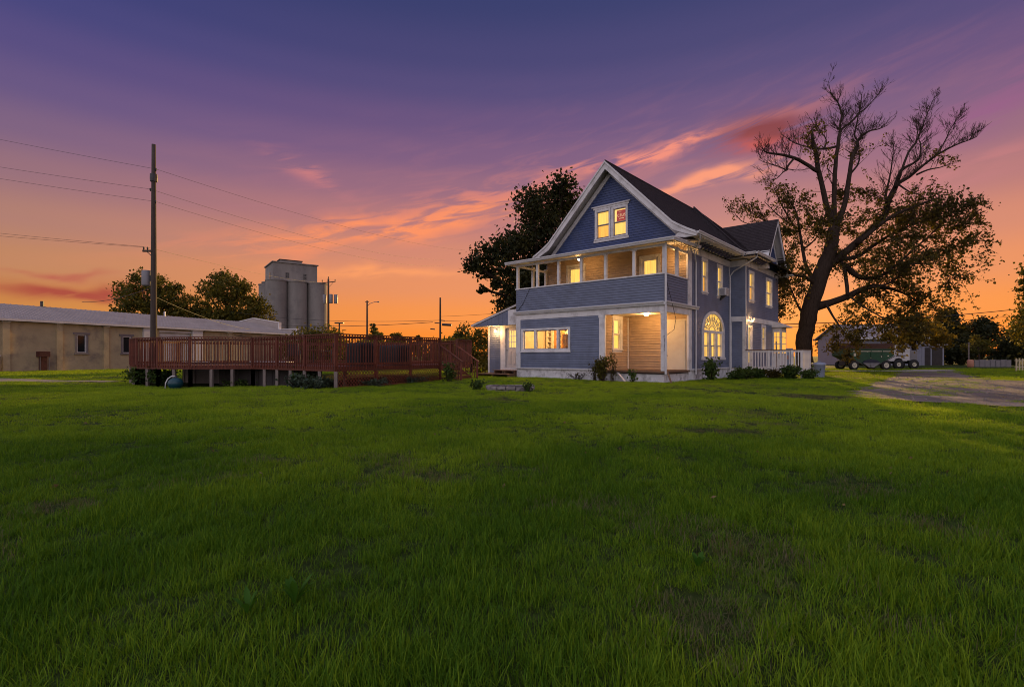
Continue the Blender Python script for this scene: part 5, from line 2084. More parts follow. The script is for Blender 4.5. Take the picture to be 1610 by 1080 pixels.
for H_ in (HW1, HW2):
    a0, a1, z0, z1 = H_
    mb = MB()
    wl.box(mb, a0 - 0.14, a0, z0 - 0.02, z1 + 0.02, 0.0, 0.05)
    wl.box(mb, a1, a1 + 0.14, z0 - 0.02, z1 + 0.02, 0.0, 0.05)
    wl.box(mb, a0 - 0.28, a1 + 0.28, z1 + 0.02, z1 + 0.20, 0.0, 0.07)
    wl.box(mb, a0 - 0.2, a1 + 0.2, z0 - 0.16, z0 - 0.02, 0.0, 0.10)
    o = mb.build('window', M['grey_metal'], wh)
    mb = MB()
    wl.box(mb, a0, a0 + 0.06, z0, z1, -0.12, 0.02)
    wl.box(mb, a1 - 0.06, a1, z0, z1, -0.12, 0.02)
    wl.box(mb, a0 + .06, a1 - .06, z0, z0 + 0.06, -0.12, 0.02)
    wl.box(mb, a0 + .06, a1 - .06, z1 - 0.06, z1, -0.12, 0.02)
    mb.build('frame', M['white_metal'], o)
    MB().quad(wl.p(a0, z0, -.08), wl.p(a1, z0, -.08), wl.p(a1, z1, -.08), wl.p(a0, z1, -.08)).build('pane', M['dark_glass'], o)
# big sectional door
gd = None
for i in range(6):
    o = MB()
    wl.box(o, HG[0], HG[1], i * 0.59 + 0.01, (i + 1) * 0.59 - 0.01, -0.20, -0.12)
    o.build('door_panel', M['white_metal'], wh)
o = MB()
wl.box(o, HG[0] - 0.05, HG[1] + 0.05, 3.55, 3.75, -0.05, 0.06)
o.build('door_head', M['white_metal'], wh)
# stepped parapet at the far gable end
mb = MB()
yy = [(-0.38, 4.85), (2.6, 4.85), (2.6, 5.75), (7.0, 6.45), (11.4, 5.75), (11.4, 4.85), (14.38, 4.85)]
mb.prism([(K1, -0.38, -0.3)] + [(K1, y, z - 0.15) for y, z in yy] + [(K1, 14.38, -0.3)], (0.3, 0, 0))
mb.build('parapet', M['roofmetal'], wh)
mb = MB()
mb.box(K1 - 0.05, K1 + 0.35, -0.45, 2.6, 4.70, 4.80)
mb.box(K1 - 0.05, K1 + 0.35, 2.5, 2.68, 4.80, 5.60)
mb.bar((K1 + 0.15, 2.5, 5.65), (K1 + 0.15, 7.0, 6.35), 0.4, 0.10)
mb.bar((K1 + 0.15, 11.5, 5.65), (K1 + 0.15, 7.0, 6.35), 0.4, 0.10)
mb.box(K1 - 0.06, K1 + 0.02, -0.46, -0.36, -0.2, 4.71)
mb.build('parapet_coping', M['white_metal'], wh)
# rusty hooded vent on the wall
mb = MB()
wl.box(mb, 2.25, 2.95, 1.15, 1.58, 0.0, 0.5)
wl.box(mb, 2.42, 2.80, 0.0, 1.15, 0.0, 0.35)
M['rust'] = pmat('dark_rust', (0.075, 0.022, 0.016), 0.8, 0.4, 4.0)
mb.build('vent_hood', M['rust'], wh)['label'] = 'dark rusty hooded vent on the stucco wall'
mb = MB()
for x in (2.28, 2.9):
    wl.box(mb, x - .02, x + .02, 0.0, 1.15, 0.45, 0.49)
mb.build('vent_leg', M['grey_metal'], wh)
mb = MB()
mb.tube([(20.9, -0.03, 3.6), (22.0, -0.06, 3.5), (23.2, -0.05, 3.55), (23.6, -0.05, 3.3), (22.8, -0.05, 3.2)], 0.03, 5)
mb.build('loose_cable', M['wire'], wh)
# pale cabinet at the left edge
cb = MB()
cb.box(-0.5, 0.5, -0.25, 0.25, 0.0, 1.25).box(-0.55, 0.55, -0.3, 0.3, 1.25, 1.31)
cbo = cb.build('utility_cabinet', M['white_metal'])
cbo.location = (-38.9, 38.3, -0.03)
cbo.rotation_euler = (0, 0, WRZ)
tag(cbo, 'pale utility cabinet at the foot of the warehouse wall, far left', 'cabinet')

# ------------------------------------------------------------------ grain elevator
GE_O = Vector((-58.2, 127.0, -0.3))
ge = empty('grain_elevator', GE_O, R(35))
tag(ge, 'tall concrete grain elevator with round silos and a square headhouse', 'grain elevator')
SP, SR, SH = 4.85, 2.42, 20.2
for i in range(3):
    for j in range(3):
        if i == 1 and j == 1:
            continue
        o = MB().lathe([(SR, 0.0), (SR, SH - 0.25), (SR + 0.12, SH - 0.25), (SR + 0.12, SH), (0.0, SH)], i * SP, j * SP, 32).build('silo', M['concrete'], ge, False)
mb = MB()
mb.box(0.0, 2 * SP, 0.0, 2 * SP, 0.0, SH - 0.4)
mb.build('core', M['concrete'], ge)
HX0, HX1, HY0, HY1, HT = -0.8, 9.6, -0.6, 10.0, 24.6
mb = MB()
mb.box(HX0, HX1, HY0, HY1, SH, HT)
mb.build('headhouse', M['concrete'], ge)
mb = MB()
mb.box(HX0 - 0.3, HX1 + 0.3, HY0 - 0.3, HY1 + 0.3, HT, HT + 0.22)
mb.box(HX0 + 2.2, HX1 - 3.0, HY0 + 3.2, HY1 - 2.5, HT + 0.22, HT + 1.25)
mb.build('headhouse_roof', M['concrete'], ge)
MB().box(HX0 + 2.0, HX1 - 2.8, HY0 + 3.0, HY1 - 2.3, HT + 1.25, HT + 1.42).build('monitor_roof', M['shingle'], ge)
for (x, z) in ((2.0, 20.9), (6.2, 20.9)):
    o = MB().box(x, x + 0.8, HY0 - 0.05, HY0 - 0.004, z, z + 1.35).build('window', M['dark_glass'], ge)
    fr_ = MB()
    for f in (0, 0.5, 1): fr_.box(x + 0.8 * f - 0.04, x + 0.8 * f + 0.04, HY0 - 0.09, HY0 - 0.051, z - 0.04, z + 1.39)
    for f in (0, 0.5, 1): fr_.box(x + .04, x + 0.76, HY0 - 0.085, HY0 - 0.053, z + 1.35 * f - 0.04, z + 1.35 * f + 0.04)
    fr_.build('frame', M['concrete'], o)
MB().box(HX0 - 0.05, HX0 - 0.004, 3.0, 3.9, 20.9, 22.6).build('window', M['dark_glass'], ge)

# ------------------------------------------------------------------ utility poles, street lamp and wires
def pole(name, x, y, top, r0, r1, label, cat='utility pole', lean=0.0):
    o = empty(name, (x, y, tz(x, y)))
    tag(o, label, cat)
    pts = [(lean * z / top, 0, z - 0.3) for z in np.linspace(0, top + 0.3, 9)]
    rr = np.linspace(r0, r1, 9)
    MB().tube(pts, list(rr), 12).build('shaft', M['pole'], o, True)
    return o


def insulator(par, p, r=0.05, h=0.16):
    o = MB().lathe([(0.0, 0.0), (r * 0.5, 0.0), (r * 0.5, h * 0.3), (r, h * 0.4), (r * 0.7, h * 0.6), (r, h * 0.7), (r * 0.4, h), (0.0, h)], 0, 0, 8).build('insulator', M['dark_metal'], par, True)
    o.location = p
    return o


PX, PY = -18.8, 27.0
main_pole = pole('utility_pole', PX, PY, 12.35, 0.17, 0.095, 'tall bare wooden utility pole rising behind the pool deck')
for (dx_, z) in ((0.13, 11.0), (-0.16, 9.95), (0.11, 9.30)):
    MB().bar((0, 0, z), (dx_, -0.02, z), 0.05, 0.06).build('wire_bracket', M['dark_metal'], main_pole)
    insulator(main_pole, (dx_, -0.02, z - 0.05))
MB().bar((0, -0.1, 6.75), (-0.5, -0.1, 6.75), 0.09, 0.10).build('crossarm', M['pole'], main_pole)
MB().bar((0, -0.1, 6.45), (-0.3, -0.1, 6.72), 0.03, 0.03).build('arm_brace', M['dark_metal'], main_pole)
insulator(main_pole, (-0.45, -0.1, 6.80))
insulator(main_pole, (-0.25, -0.1, 6.80))
MB().lathe([(0.0, 4.95), (0.22, 4.95), (0.23, 5.0), (0.23, 5.7), (0.20, 5.76), (0.0, 5.78)], -0.44, 0.1, 18).build('transformer', M['grey_metal'], main_pole, True)
MB().bar((0, 0.05, 5.35), (-0.25, 0.08, 5.35), 0.08, 0.3).build('transformer_bracket', M['dark_metal'], main_pole)
MB().lathe([(0.165, 10.4), (0.175, 10.6), (0.165, 10.8)], 0, 0, 10).build('pole_band', M['dark_metal'], main_pole)


def sag_wire(a, b, sag, r=0.012, label=None, n=24, group='overhead power lines'):
    a, b = Vector(a), Vector(b)
    pts = []
    for i in range(n + 1):
        t = i / n
        p = a.lerp(b, t)
        p.z -= sag * 4 * t * (1 - t)
        pts.append(p - a)
    o = MB().tube(pts, r, 5).build('power_line', M['wire'])
    o.location = a
    tag(o, label, 'power line', group)
    return o


tp = pole('utility_pole', -31.4, 88.0, 14.4, 0.22, 0.15, 'wooden utility pole with crossarm and transformers beside the grain elevator')
MB().bar((-1.1, 0, 13.7), (1.2, 0, 13.95), 0.12, 0.14).build('crossarm', M['pole'], tp)
for x in (-1.05, 0.0, 1.15):
    insulator(tp, (x, 0, 13.85 + 0.1 * (x > 0.5) + (0.55 if x == 0 else 0)), 0.10, 0.4)
MB().bar((0, 0, 12.9), (0.8, 0, 13.75), 0.05, 0.05).build('arm_brace', M['dark_metal'], tp)
for (x, y) in ((-0.75, 0.2), (0.55, -0.35), (1.25, 0.1)):
    MB().lathe([(0.0, 0.0), (0.30, 0.0), (0.31, 0.05), (0.31, 1.45), (0.26, 1.55), (0.0, 1.58)], 0, 0, 14).build('transformer', M['grey_metal'], tp, True).location = (x, y, 10.2)
lp = pole('street_lamp', -21.4, 76.0, 9.4, 0.16, 0.11, 'street lamp with a curved arm on a wooden pole beyond the deck', 'street lamp')
MB().tube([(0.0, 0, 8.6), (0.5, 0, 9.0), (1.1, 0, 9.2), (1.5, 0, 9.22)], 0.04, 6).build('lamp_arm', M['grey_metal'], lp, True)
MB().lathe([(0.0, -0.08), (0.16, -0.06), (0.22, 0.0), (0.12, 0.08), (0.0, 0.10)], 0, 0, 12).build('lamp_head', M['grey_metal'], lp, True).location = (1.65, 0, 9.2)
MB().bar((-0.3, 0, 9.2), (0.3, 0, 9.2), 0.08, 0.08).build('crossarm', M['pole'], lp)
tp2 = pole('utility_pole', -7.6, 54.5, 7.4, 0.13, 0.085, 'slim dark utility pole with low side arms right of the deck')
for (x0, x1, z, r) in ((-1.05, -0.55, 4.1, 0.06), (-0.6, -0.1, 4.75, 0.05), (0.2, 1.2, 4.55, 0.13), (0.1, 0.5, 5.0, 0.05)):
    MB().tube([(x0, 0, z), (x1, 0, z - 0.05)], r, 8).build('line_fitting', M['dark_metal'], tp2)
sp_ = pole('signal_post', -30.2, 90.0, 7.0, 0.13, 0.12, 'short post with a flat top beside the distant trees', 'post')
MB().box(-0.75, 0.75, -0.3, 0.3, 6.9, 7.1).build('cap_plate', M['dark_metal'], sp_)

# wires: left of the main pole and onward to the right
sag_wire((PX + 0.13, PY - 0.02, 11.0), (-46.0, 31.0, 17.5), 0.15, 0.0075, 'thin highest power line running left from the tall pole')
sag_wire((PX - 0.16, PY - 0.02, 9.95), (-46.0, 31.0, 15.2), 0.15, 0.0075, 'second power line running left from the tall pole')
sag_wire((PX + 0.11, PY - 0.02, 9.30), (-46.0, 31.0, 14.5), 0.15, 0.0075, 'third power line running left from the tall pole')
sag_wire((PX - 0.45, PY - 0.1, 6.92), (-46.0, 31.0, 10.4), 0.15, 0.0075, 'upper of the two low cables running left from the tall pole')
sag_wire((PX - 0.25, PY - 0.1, 6.88), (-46.0, 31.0, 10.0), 0.15, 0.0075, 'lower of the two low cables running left from the tall pole')
sag_wire((PX + 0.13, PY - 0.02, 11.0), (-4.5, 80.0, 17.5), 1.0, 0.0075, 'thin highest power line sloping right from the tall pole')
sag_wire((PX - 0.16, PY - 0.02, 9.95), (-10.4, 80.0, 16.2), 1.0, 0.0075, 'second power line sloping right from the tall pole')
sag_wire((PX + 0.11, PY - 0.02, 9.30), (-10.4, 80.0, 15.2), 1.0, 0.0075, 'third power line sloping right from the tall pole')
sag_wire((PX - 0.25, PY - 0.1, 6.88), (-32.5, 88.0, 13.8), 0.4, 0.0075, 'low cable from the tall pole past the grain elevator')
sag_wire((PX - 0.1, PY, 4.8), (-37.2, 44.5, 5.9), 0.25, 0.02, 'service cable from the tall pole to the warehouse roof')
sag_wire((PX + 0.1, PY, 4.3), (-27.2, 53.5, 4.0), 0.3, 0.014, 'service cable from the tall pole to the warehouse eave')
sag_wire((-56.0, 90.0, 10.3), (-7.6, 54.5, 5.0), 1.1, 0.022, 'long sagging cable from the silos to the slim dark pole')
sag_wire((-40.0, 76.0, 6.2), (-8.4, 54.5, 4.8), 0.5, 0.03, 'low heavy cable running to the slim dark pole from the left')
sag_wire((-7.5, 54.5, 4.95), (14.0, 56.0, 5.0), 0.15, 0.02, 'cable running right from the slim dark pole behind the house')
sag_wire((-7.5, 54.5, 5.4), (14.0, 52.0, 7.2), 0.3, 0.014, 'thin cable rising right from the slim dark pole')
sag_wire((22.0, 44.0, 3.9), (70.0, 54.0, 8.6), 0.8, 0.035, 'thick black cable crossing the sky right of the bare tree')
sag_wire((22.0, 44.5, 3.7), (70.0, 55.0, 7.6), 0.8, 0.016, 'thin cable just below the thick black cable at the right')


# ------------------------------------------------------------------ grain wagon, truck, shed, fences
M['green'] = pmat('faded_green_wagon_paint', (0.008, 0.062, 0.022), 0.45, 0.2, 2.0, dirt=(0.03, 0.05, 0.03), dirt_amt=0.5, dirt_scale=1.5)
M['cream_stripe'] = pmat('cream_stripe', (0.55, 0.50, 0.36), 0.5, 0.1)
M['navy'] = pmat('navy_hatch', (0.015, 0.018, 0.045), 0.5, 0.2)
M['whitetruck'] = pmat('white_truck_paint', (0.55, 0.52, 0.52), 0.35, 0.08, 2.0, dirt=(0.30, 0.27, 0.25), dirt_amt=0.4)
M['hub'] = pmat('cream_wheel_hub', (0.60, 0.54, 0.42), 0.5, 0.15, 4.0)
M['brownboard'] = pmat('dark_brown_extension_board', (0.075, 0.032, 0.020), 0.8, 0.3, 3.0)


def wheel(par, loc, r=0.47, w=0.30, hubr=0.27, rz=0.0):
    o = MB().lathe([(hubr, -w / 2), (r - 0.04, -w / 2), (r, -w / 2 + 0.05), (r, w / 2 - 0.05), (r - 0.04, w / 2), (hubr, w / 2)], 0, 0, 28).build('wheel', M['rubber'], par, True)
    o.location = loc
    o.rotation_euler = (R(90), 0, rz)
    h = MB().lathe([(0.0, 0.07), (0.06, 0.07), (0.07, 0.02), (0.15, 0.0), (0.20, 0.03), (hubr, 0.05), (hubr, -0.05)], 0, 0, 24)
    h.build('rim', M['hub'], o, True).location = (0, 0, w / 2 - 0.06)
    n = MB()
    for k in range(6):
        a = k * PI / 3
        n.lathe([(0.018, 0.0), (0.018, 0.02), (0.0, 0.02)], 0.10 * math.cos(a), 0.10 * math.sin(a), 6)
    n.build('lug_nut', M['dark_metal'], o).location = (0, 0, w / 2 - 0.04)
    return o


gwx, gwy = 31.4, 46.0
gw = empty('grain_wagon', (gwx, gwy, 0.0))
tag(gw, 'green gravity grain wagon with brown side boards parked before the shed', 'wagon')
gw.scale = (0.86, 0.86, 0.86)
# body: hopper narrowing to the chute, near side at -y
TL, TR, ZT, ZM = -2.55, 2.35, 2.05, 1.20
hop = MB()
for y in (-1.1,):
    pass
top = [(TL, -1.15, ZT), (TR, -1.15, ZT), (TR, 1.15, ZT), (TL, 1.15, ZT)]
hopv = [(TL, -1.15, ZT), (TR, -1.15, ZT), (TR, -1.15, 1.45), (0.75, -1.15, 0.52), (-0.75, -1.15, 0.52), (TL, -1.15, 1.45)]
hop.prism(hopv, (0, 2.3, 0))
hop.build('hopper', M['green'], gw)
for x in (-1.25, 0.0, 1.15):
    MB().box(x - 0.03, x + 0.03, -1.20, -1.152, 0.75 if abs(x) < 0.5 else 1.25, ZT).build('side_rib', M['green'], gw)
for s in (-1, 1):
    MB().bar((s * 2.45, -1.17, 1.42), (s * 0.72, -1.17, 0.50), 0.04, 0.07).build('hopper_edge', M['dark_metal'], gw)
MB().box(TL - 0.03, TR + 0.03, -1.20, 1.20, ZT, ZT + 0.09).build('top_rim', M['green'], gw)
MB().box(TL + 0.1, TR - 0.05, -1.175, -1.152, ZT - 0.20, ZT - 0.12).build('stripe', M['cream_stripe'], gw)
MB().prism([(TL, -1.12, ZT + 0.09), (TR, -1.12, ZT + 0.09), (TR, -1.12, ZT + 0.62), (TL, -1.12, ZT + 0.62)], (0, 0.04, 0)).build('side_board', M['brownboard'], gw)
MB().prism([(TL, 1.08, ZT + 0.09), (TR, 1.08, ZT + 0.09), (TR, 1.08, ZT + 0.62), (TL, 1.08, ZT + 0.62)], (0, 0.04, 0)).build('side_board', M['brownboard'], gw)
for x in (TL, TR - 0.04):
    MB().box(x, x + 0.04, -1.08, 1.08, ZT + 0.09, ZT + 0.60).build('end_board', M['brownboard'], gw)
MB().prism([(-0.9, -1.25, 0.72), (0.9, -1.25, 0.72), (0.62, -1.25, 0.98), (0.2, -1.25, 1.06), (-0.2, -1.25, 1.06), (-0.62, -1.25, 0.98)], (0, 0.09, 0)).build('chute_hood', M['navy'], gw)
MB().prism([(-0.88, -1.27, 0.71), (0.88, -1.27, 0.71), (0.22, -1.27, 0.24), (-0.22, -1.27, 0.24)], (0, 0.12, 0)).build('chute', M['grey_metal'], gw)
cwo = MB().lathe([(0.0, 0.05), (0.16, 0.05), (0.16, 0.0)], 0, 0, 16).build('chute_wheel', M['grey_metal'], gw)
cwo.location = (0, -1.29, 0.46)
cwo.rotation_euler = (R(90), 0, 0)
M['reflector'] = pmat('yellow_white_decal', (0.62, 0.55, 0.40), 0.5, 0.1)
for (x, z, w_, h_) in ((-2.3, 1.75, 0.10, 0.08), (-1.65, 1.55, 0.22, 0.30), (-1.42, 1.62, 0.08, 0.16), (-0.35, 1.88, 0.13, 0.10), (0.0, 1.22, 0.12, 0.12), (1.1, 1.35, 0.16, 0.12), (1.75, 1.42, 0.14, 0.12)):
    MB().box(x - w_ / 2, x + w_ / 2, -1.168, -1.152, z - h_ / 2, z + h_ / 2).build('decal', M['reflector'], gw)
MB().box(-2.3, 2.3, -0.5, 0.5, 0.42, 0.56).build('chassis', M['dark_metal'], gw)
for x in (-1.72, 1.52):
    MB().tube([(x, -1.0, 0.47), (x, 1.0, 0.47)], 0.06, 8).build('axle', M['dark_metal'], gw)
    for y in (-1.08, 1.08):
        wheel(gw, (x, y, 0.47), 0.49, 0.34)
for x in (-1.72, 1.52):
    MB().box(x - 0.5, x + 0.5, -0.45, 0.45, 0.56, 1.0).build('bolster', M['dark_metal'], gw)

# white cab-over truck to the right of the wagon
tr = empty('white_truck', (35.9, 48.6, 0.0))
tr.scale = (0.92, 0.92, 0.92)
tag(tr, 'white box nosed farm truck standing just right of the green wagon', 'truck')
cabp = [(-1.55, 0.95), (-1.55, 1.55), (-1.25, 1.60), (-0.75, 1.62), (-0.55, 2.30), (-0.42, 2.42), (0.75, 2.42), (0.80, 2.35), (0.80, 0.80), (0.35, 0.80), (0.25, 1.02), (-0.05, 1.12), (-0.40, 1.02), (-0.52, 0.80), (-0.9, 0.80)]
MB().prism([(x, -1.0, z) for x, z in cabp], (0, 2.0, 0)).build('cab', M['whitetruck'], tr, bevel=0.03)
MB().prism([(-0.30, -1.012, 1.72), (0.55, -1.012, 1.72), (0.55, -1.012, 2.20), (-0.18, -1.012, 2.20)], (0, 0.02, 0)).build('side_window', M['dark_glass'], tr)
MB().quad((-0.75, -0.85, 1.66), (-0.75, 0.85, 1.66), (-0.57, 0.85, 2.22), (-0.57, -0.85, 2.22)).build('windscreen', M['dark_glass'], tr).location = (-0.015, 0, 0.0)
MB().box(-1.62, -1.50, -1.02, 1.02, 0.75, 1.02).build('bumper', M['rust'], tr)
MB().box(-1.58, -1.552, -0.75, 0.75, 1.10, 1.48).build('grille', M['dark_metal'], tr)
MB().box(-1.35, -0.9, -1.015, -1.0, 1.20, 1.38).build('side_vent', M['dark_metal'], tr)
MB().box(-0.35, 0.62, -1.014, -1.001, 1.30, 1.42).build('trim_strip', M['dark_metal'], tr)
MB().box(0.72, 1.05, -0.98, 0.98, 0.9, 2.2).build('headache_rack', M['whitetruck'], tr)
MB().box(1.10, 1.9, -0.9, 0.9, 0.75, 1.9).build('tank_body', M['grey_metal'], tr, bevel=0.05)
MB().box(-1.2, 1.95, -0.42, 0.42, 0.55, 0.78).build('chassis', M['dark_metal'], tr)
for x in (-0.08, 1.48):
    for y in (-0.92, 0.92):
        wheel(tr, (x, y, 0.48), 0.50, 0.28, 0.22)
for s in (-1, 1):
    MB().tube([(-0.6, s * 1.0, 2.0), (-0.75, s * 1.25, 1.95), (-0.75, s * 1.25, 1.65)], 0.02, 5).build('mirror_arm', M['dark_metal'], tr)
MB().lathe([(0.0, 0.0), (0.09, 0.0), (0.08, 0.12), (0.0, 0.14)], 0.9, 0.0, 10).build('beacon', M['sign_red'], tr, True).location = (0, 0, 2.2)

# white metal shed behind
sh = empty('metal_shed', (47.2, 66.0, 0.0), R(-3))
tag(sh, 'low pale metal shed with shingled roof behind the wagon and truck', 'shed')
M['shedroof'] = pmat('pale_grey_shed_roof', (0.30, 0.26, 0.26), 0.7, 0.2, 2.0)
M['shedwall'] = pmat('pale_blue_metal_siding', (0.23, 0.23, 0.28), 0.5, 0.1, 1.0, dirt=(0.28, 0.26, 0.28), dirt_amt=0.3)
MB().box(-3.0, 5.5, 0.0, 9.0, -0.1, 3.55).build('wall', M['shedwall'], sh)
mb = MB()
for i in range(28):
    x = -3.0 + i * 0.3
    mb.box(x, x + 0.05, -0.03, -0.002, 0.0, 3.5)
so = mb.build('wall_ribs', M['shedwall'], sh)
so['kind'] = 'stuff'
MB().prism([(-3.4, -0.5, 3.45), (-3.4, 4.5, 5.4), (-3.4, 9.5, 3.45), (-3.4, 9.5, 3.57), (-3.4, 4.5, 5.54), (-3.4, -0.5, 3.57)], (9.2, 0, 0)).build('roof', M['shedroof'], sh)
MB().box(-3.4, 5.8, -0.55, -0.502, 3.38, 3.60).build('fascia', M['gutter'], sh)
MB().box(5.52, 9.0, 1.5, 8.0, -0.1, 2.6).build('annex', M['shedwall'], sh)
MB().prism([(5.52, 1.2, 2.6), (5.52, 8.3, 2.6), (5.52, 8.3, 2.95), (5.52, 1.2, 2.75)], (3.8, 0, 0)).build('annex_roof', M['shedroof'], sh)
for x in (6.0, 7.5):
    MB().box(x, x + 1.3, 1.47, 1.498, 0.0, 2.3).build('annex_door', M['screen'], sh)
# lean white barn part and blue-grey door at the left, behind the tree
sh2 = empty('white_barn', (24.0, 52.0, 0.0), R(-4))
tag(sh2, 'white ribbed metal barn end between the tree trunk and the wagon', 'barn')
MB().box(-3.2, 2.6, 0.0, 7.0, -0.1, 2.1).build('wall', M['white_metal'], sh2)
mb = MB()
for i in range(20):
    x = -3.2 + i * 0.29
    mb.box(x, x + 0.05, -0.03, -0.002, 0.0, 2.05)
so = mb.build('wall_ribs', M['white_metal'], sh2)
so['kind'] = 'stuff'
MB().prism([(-3.5, -0.4, 2.05), (-3.5, 3.5, 2.7), (-3.5, 7.4, 2.05), (-3.5, 7.4, 2.17), (-3.5, 3.5, 2.82), (-3.5, -0.4, 2.17)], (6.4, 0, 0)).build('roof', M['shedroof'], sh2)
for gx_ in (-3.2, 2.55):
    MB().prism([(gx_, 0.0, 2.1), (gx_, 7.0, 2.1), (gx_, 3.5, 2.72)], (0.05, 0, 0)).build('gable', M['white_metal'], sh2)
for gx_ in (-3.0, 5.45):
    MB().prism([(gx_, 0.0, 3.55), (gx_, 9.0, 3.55), (gx_, 4.5, 5.38)], (0.05, 0, 0)).build('gable', M['shedwall'], sh)
bd = MB().box(2.62, 4.2, -0.1, 0.3, 0.0, 2.0)
bd.build('blue_door_panel', M['binplastic'], sh2)
M['orange_notice'] = pmat('faded_orange_notice', (0.50, 0.22, 0.14), 0.6, 0.1)
MB().box(3.05, 3.75, -0.115, -0.102, 0.9, 1.3).build('notice', M['orange_notice'], sh2)
bb_ = MB().lathe([(0.0, 0.0), (0.5, 0.0), (0.52, 0.05), (0.52, 1.3), (0.40, 1.6), (0.2, 1.72), (0.0, 1.75)], 0, 0, 20)
bbo = bb_.build('fuel_tank', M['binplastic'], None, True)
bbo.location = (28.1, 49.5, 0.0)
tag(bbo, 'upright blue grey tank behind the rear wheel of the wagon', 'tank')

# right: yellowish picket fence, grey panels, small post
pf = empty('picket_fence', (40.4, 41.2, 0.0), R(-38))
tag(pf, 'cream wooden picket fence at the right edge beyond the driveway', 'fence')
M['creamfence'] = pmat('cream_fence_paint', (0.55, 0.44, 0.28), 0.6, 0.12, 3.0, dirt=(0.3, 0.24, 0.17), dirt_amt=0.4)
pk2 = MB().prism([(-0.045, 0, 0.08), (0.045, 0, 0.08), (0.045, 0, 0.98), (0.0, 0, 1.04), (-0.045, 0, 0.98)], (0, 0.02, 0)).build('picket', M['creamfence'], pf)
for i in range(1, 34):
    o = share(pk2, pf)
    o.location = (i * 0.17, 0, 0)
for z in (0.3, 0.82):
    MB().box(-0.1, 5.8, 0.022, 0.06, z, z + 0.08).build('rail', M['creamfence'], pf)
for i in range(4):
    MB().box(i * 1.85 - 0.05, i * 1.85 + 0.05, 0.062, 0.16, -0.2, 1.02).build('post', M['creamfence'], pf)
gp = empty('panel_fence', (51.6, 57.4, 0.0), R(3))
tag(gp, 'grey metal panel fence before the far trees at the right', 'fence')
for i in range(7):
    MB().box(i * 0.62, i * 0.62 + 0.60, 0.0, 0.04, 0.0, 0.78 + 0.04 * (i % 2)).build('panel', M['grey_metal'], gp)
    MB().box(i * 0.62 - 0.03, i * 0.62 + 0.03, -0.04, -0.003, -0.1, 0.85).build('post', M['grey_metal'], gp)
rb = MB().lathe([(0.0, 0.0), (0.26, 0.0), (0.29, 0.06), (0.29, 0.72), (0.24, 0.80), (0.0, 0.82)], 0, 0, 16).build('barrel', M['orange_notice'], None, True)
rb.location = (50.6, 56.8, 0.0)
tag(rb, 'faded red barrel at the left end of the grey panel fence', 'barrel')
fp_ = empty('slim_post', (51.4, 57.9, 0.0))
tag(fp_, 'slim grey post standing at the grey panel fence', 'post')
MB().tube([(0, 0, -0.2), (0, 0, 2.6)], 0.06, 8).build('shaft', M['postwood'], fp_)
MB().lathe([(0.0, 2.6), (0.10, 2.6), (0.10, 2.66), (0.0, 2.72)], 0, 0, 8).build('cap', M['postwood'], fp_)


# ------------------------------------------------------------------ trees and shrubs
def leaf_quads(cent, size, rng, up_bias=0.0, jitter=0.35):
    """one bent-diamond leaf per centre"""
    n = len(cent)
    d = rng.normal(size=(n, 3))
    d[:, 2] += up_bias
    d /= np.linalg.norm(d, axis=1)[:, None]
    e = rng.normal(size=(n, 3))
    e -= d * (e * d).sum(1)[:, None]
    e /= np.linalg.norm(e, axis=1)[:, None] + 1e-9
    s = size * (1 + rng.uniform(-jitter, jitter, n))[:, None]
    v = np.empty((n, 4, 3))
    v[:, 0] = cent - d * s * 0.55
    v[:, 1] = cent + e * s * 0.36 + d * s * 0.05
    v[:, 2] = cent + d * s * 0.55
    v[:, 3] = cent - e * s * 0.36 + d * s * 0.05
    q = np.arange(n * 4).reshape(n, 4)
    return v.reshape(-1, 3), q


def clump_points(clusters, dens, rng, sub=0.30, shell=0.55, flat=0.85):
    """leaf positions: clusters (x, y, z, r) broken into small clumps near their surface"""
    out = []
    for (x, y, z, r) in clusters:
        ns_ = max(4, int(11 * r * r * dens) + 5)
        dirs = rng.normal(size=(ns_, 3))
        dirs /= np.linalg.norm(dirs, axis=1)[:, None]
        rad = r * (shell + (1 - shell) * rng.random(ns_)) ** 0.8
        c = np.array([x, y, z]) + dirs * rad[:, None] * np.array([1, 1, flat])
        for cc in c:
            k = int(rng.integers(10, 26))
            out.append(cc + rng.normal(size=(k, 3)) * (sub * min(r, 1.6) * rng.uniform(0.5, 1.1)) * np.array([1, 1, 0.75]))
    return np.concatenate(out)


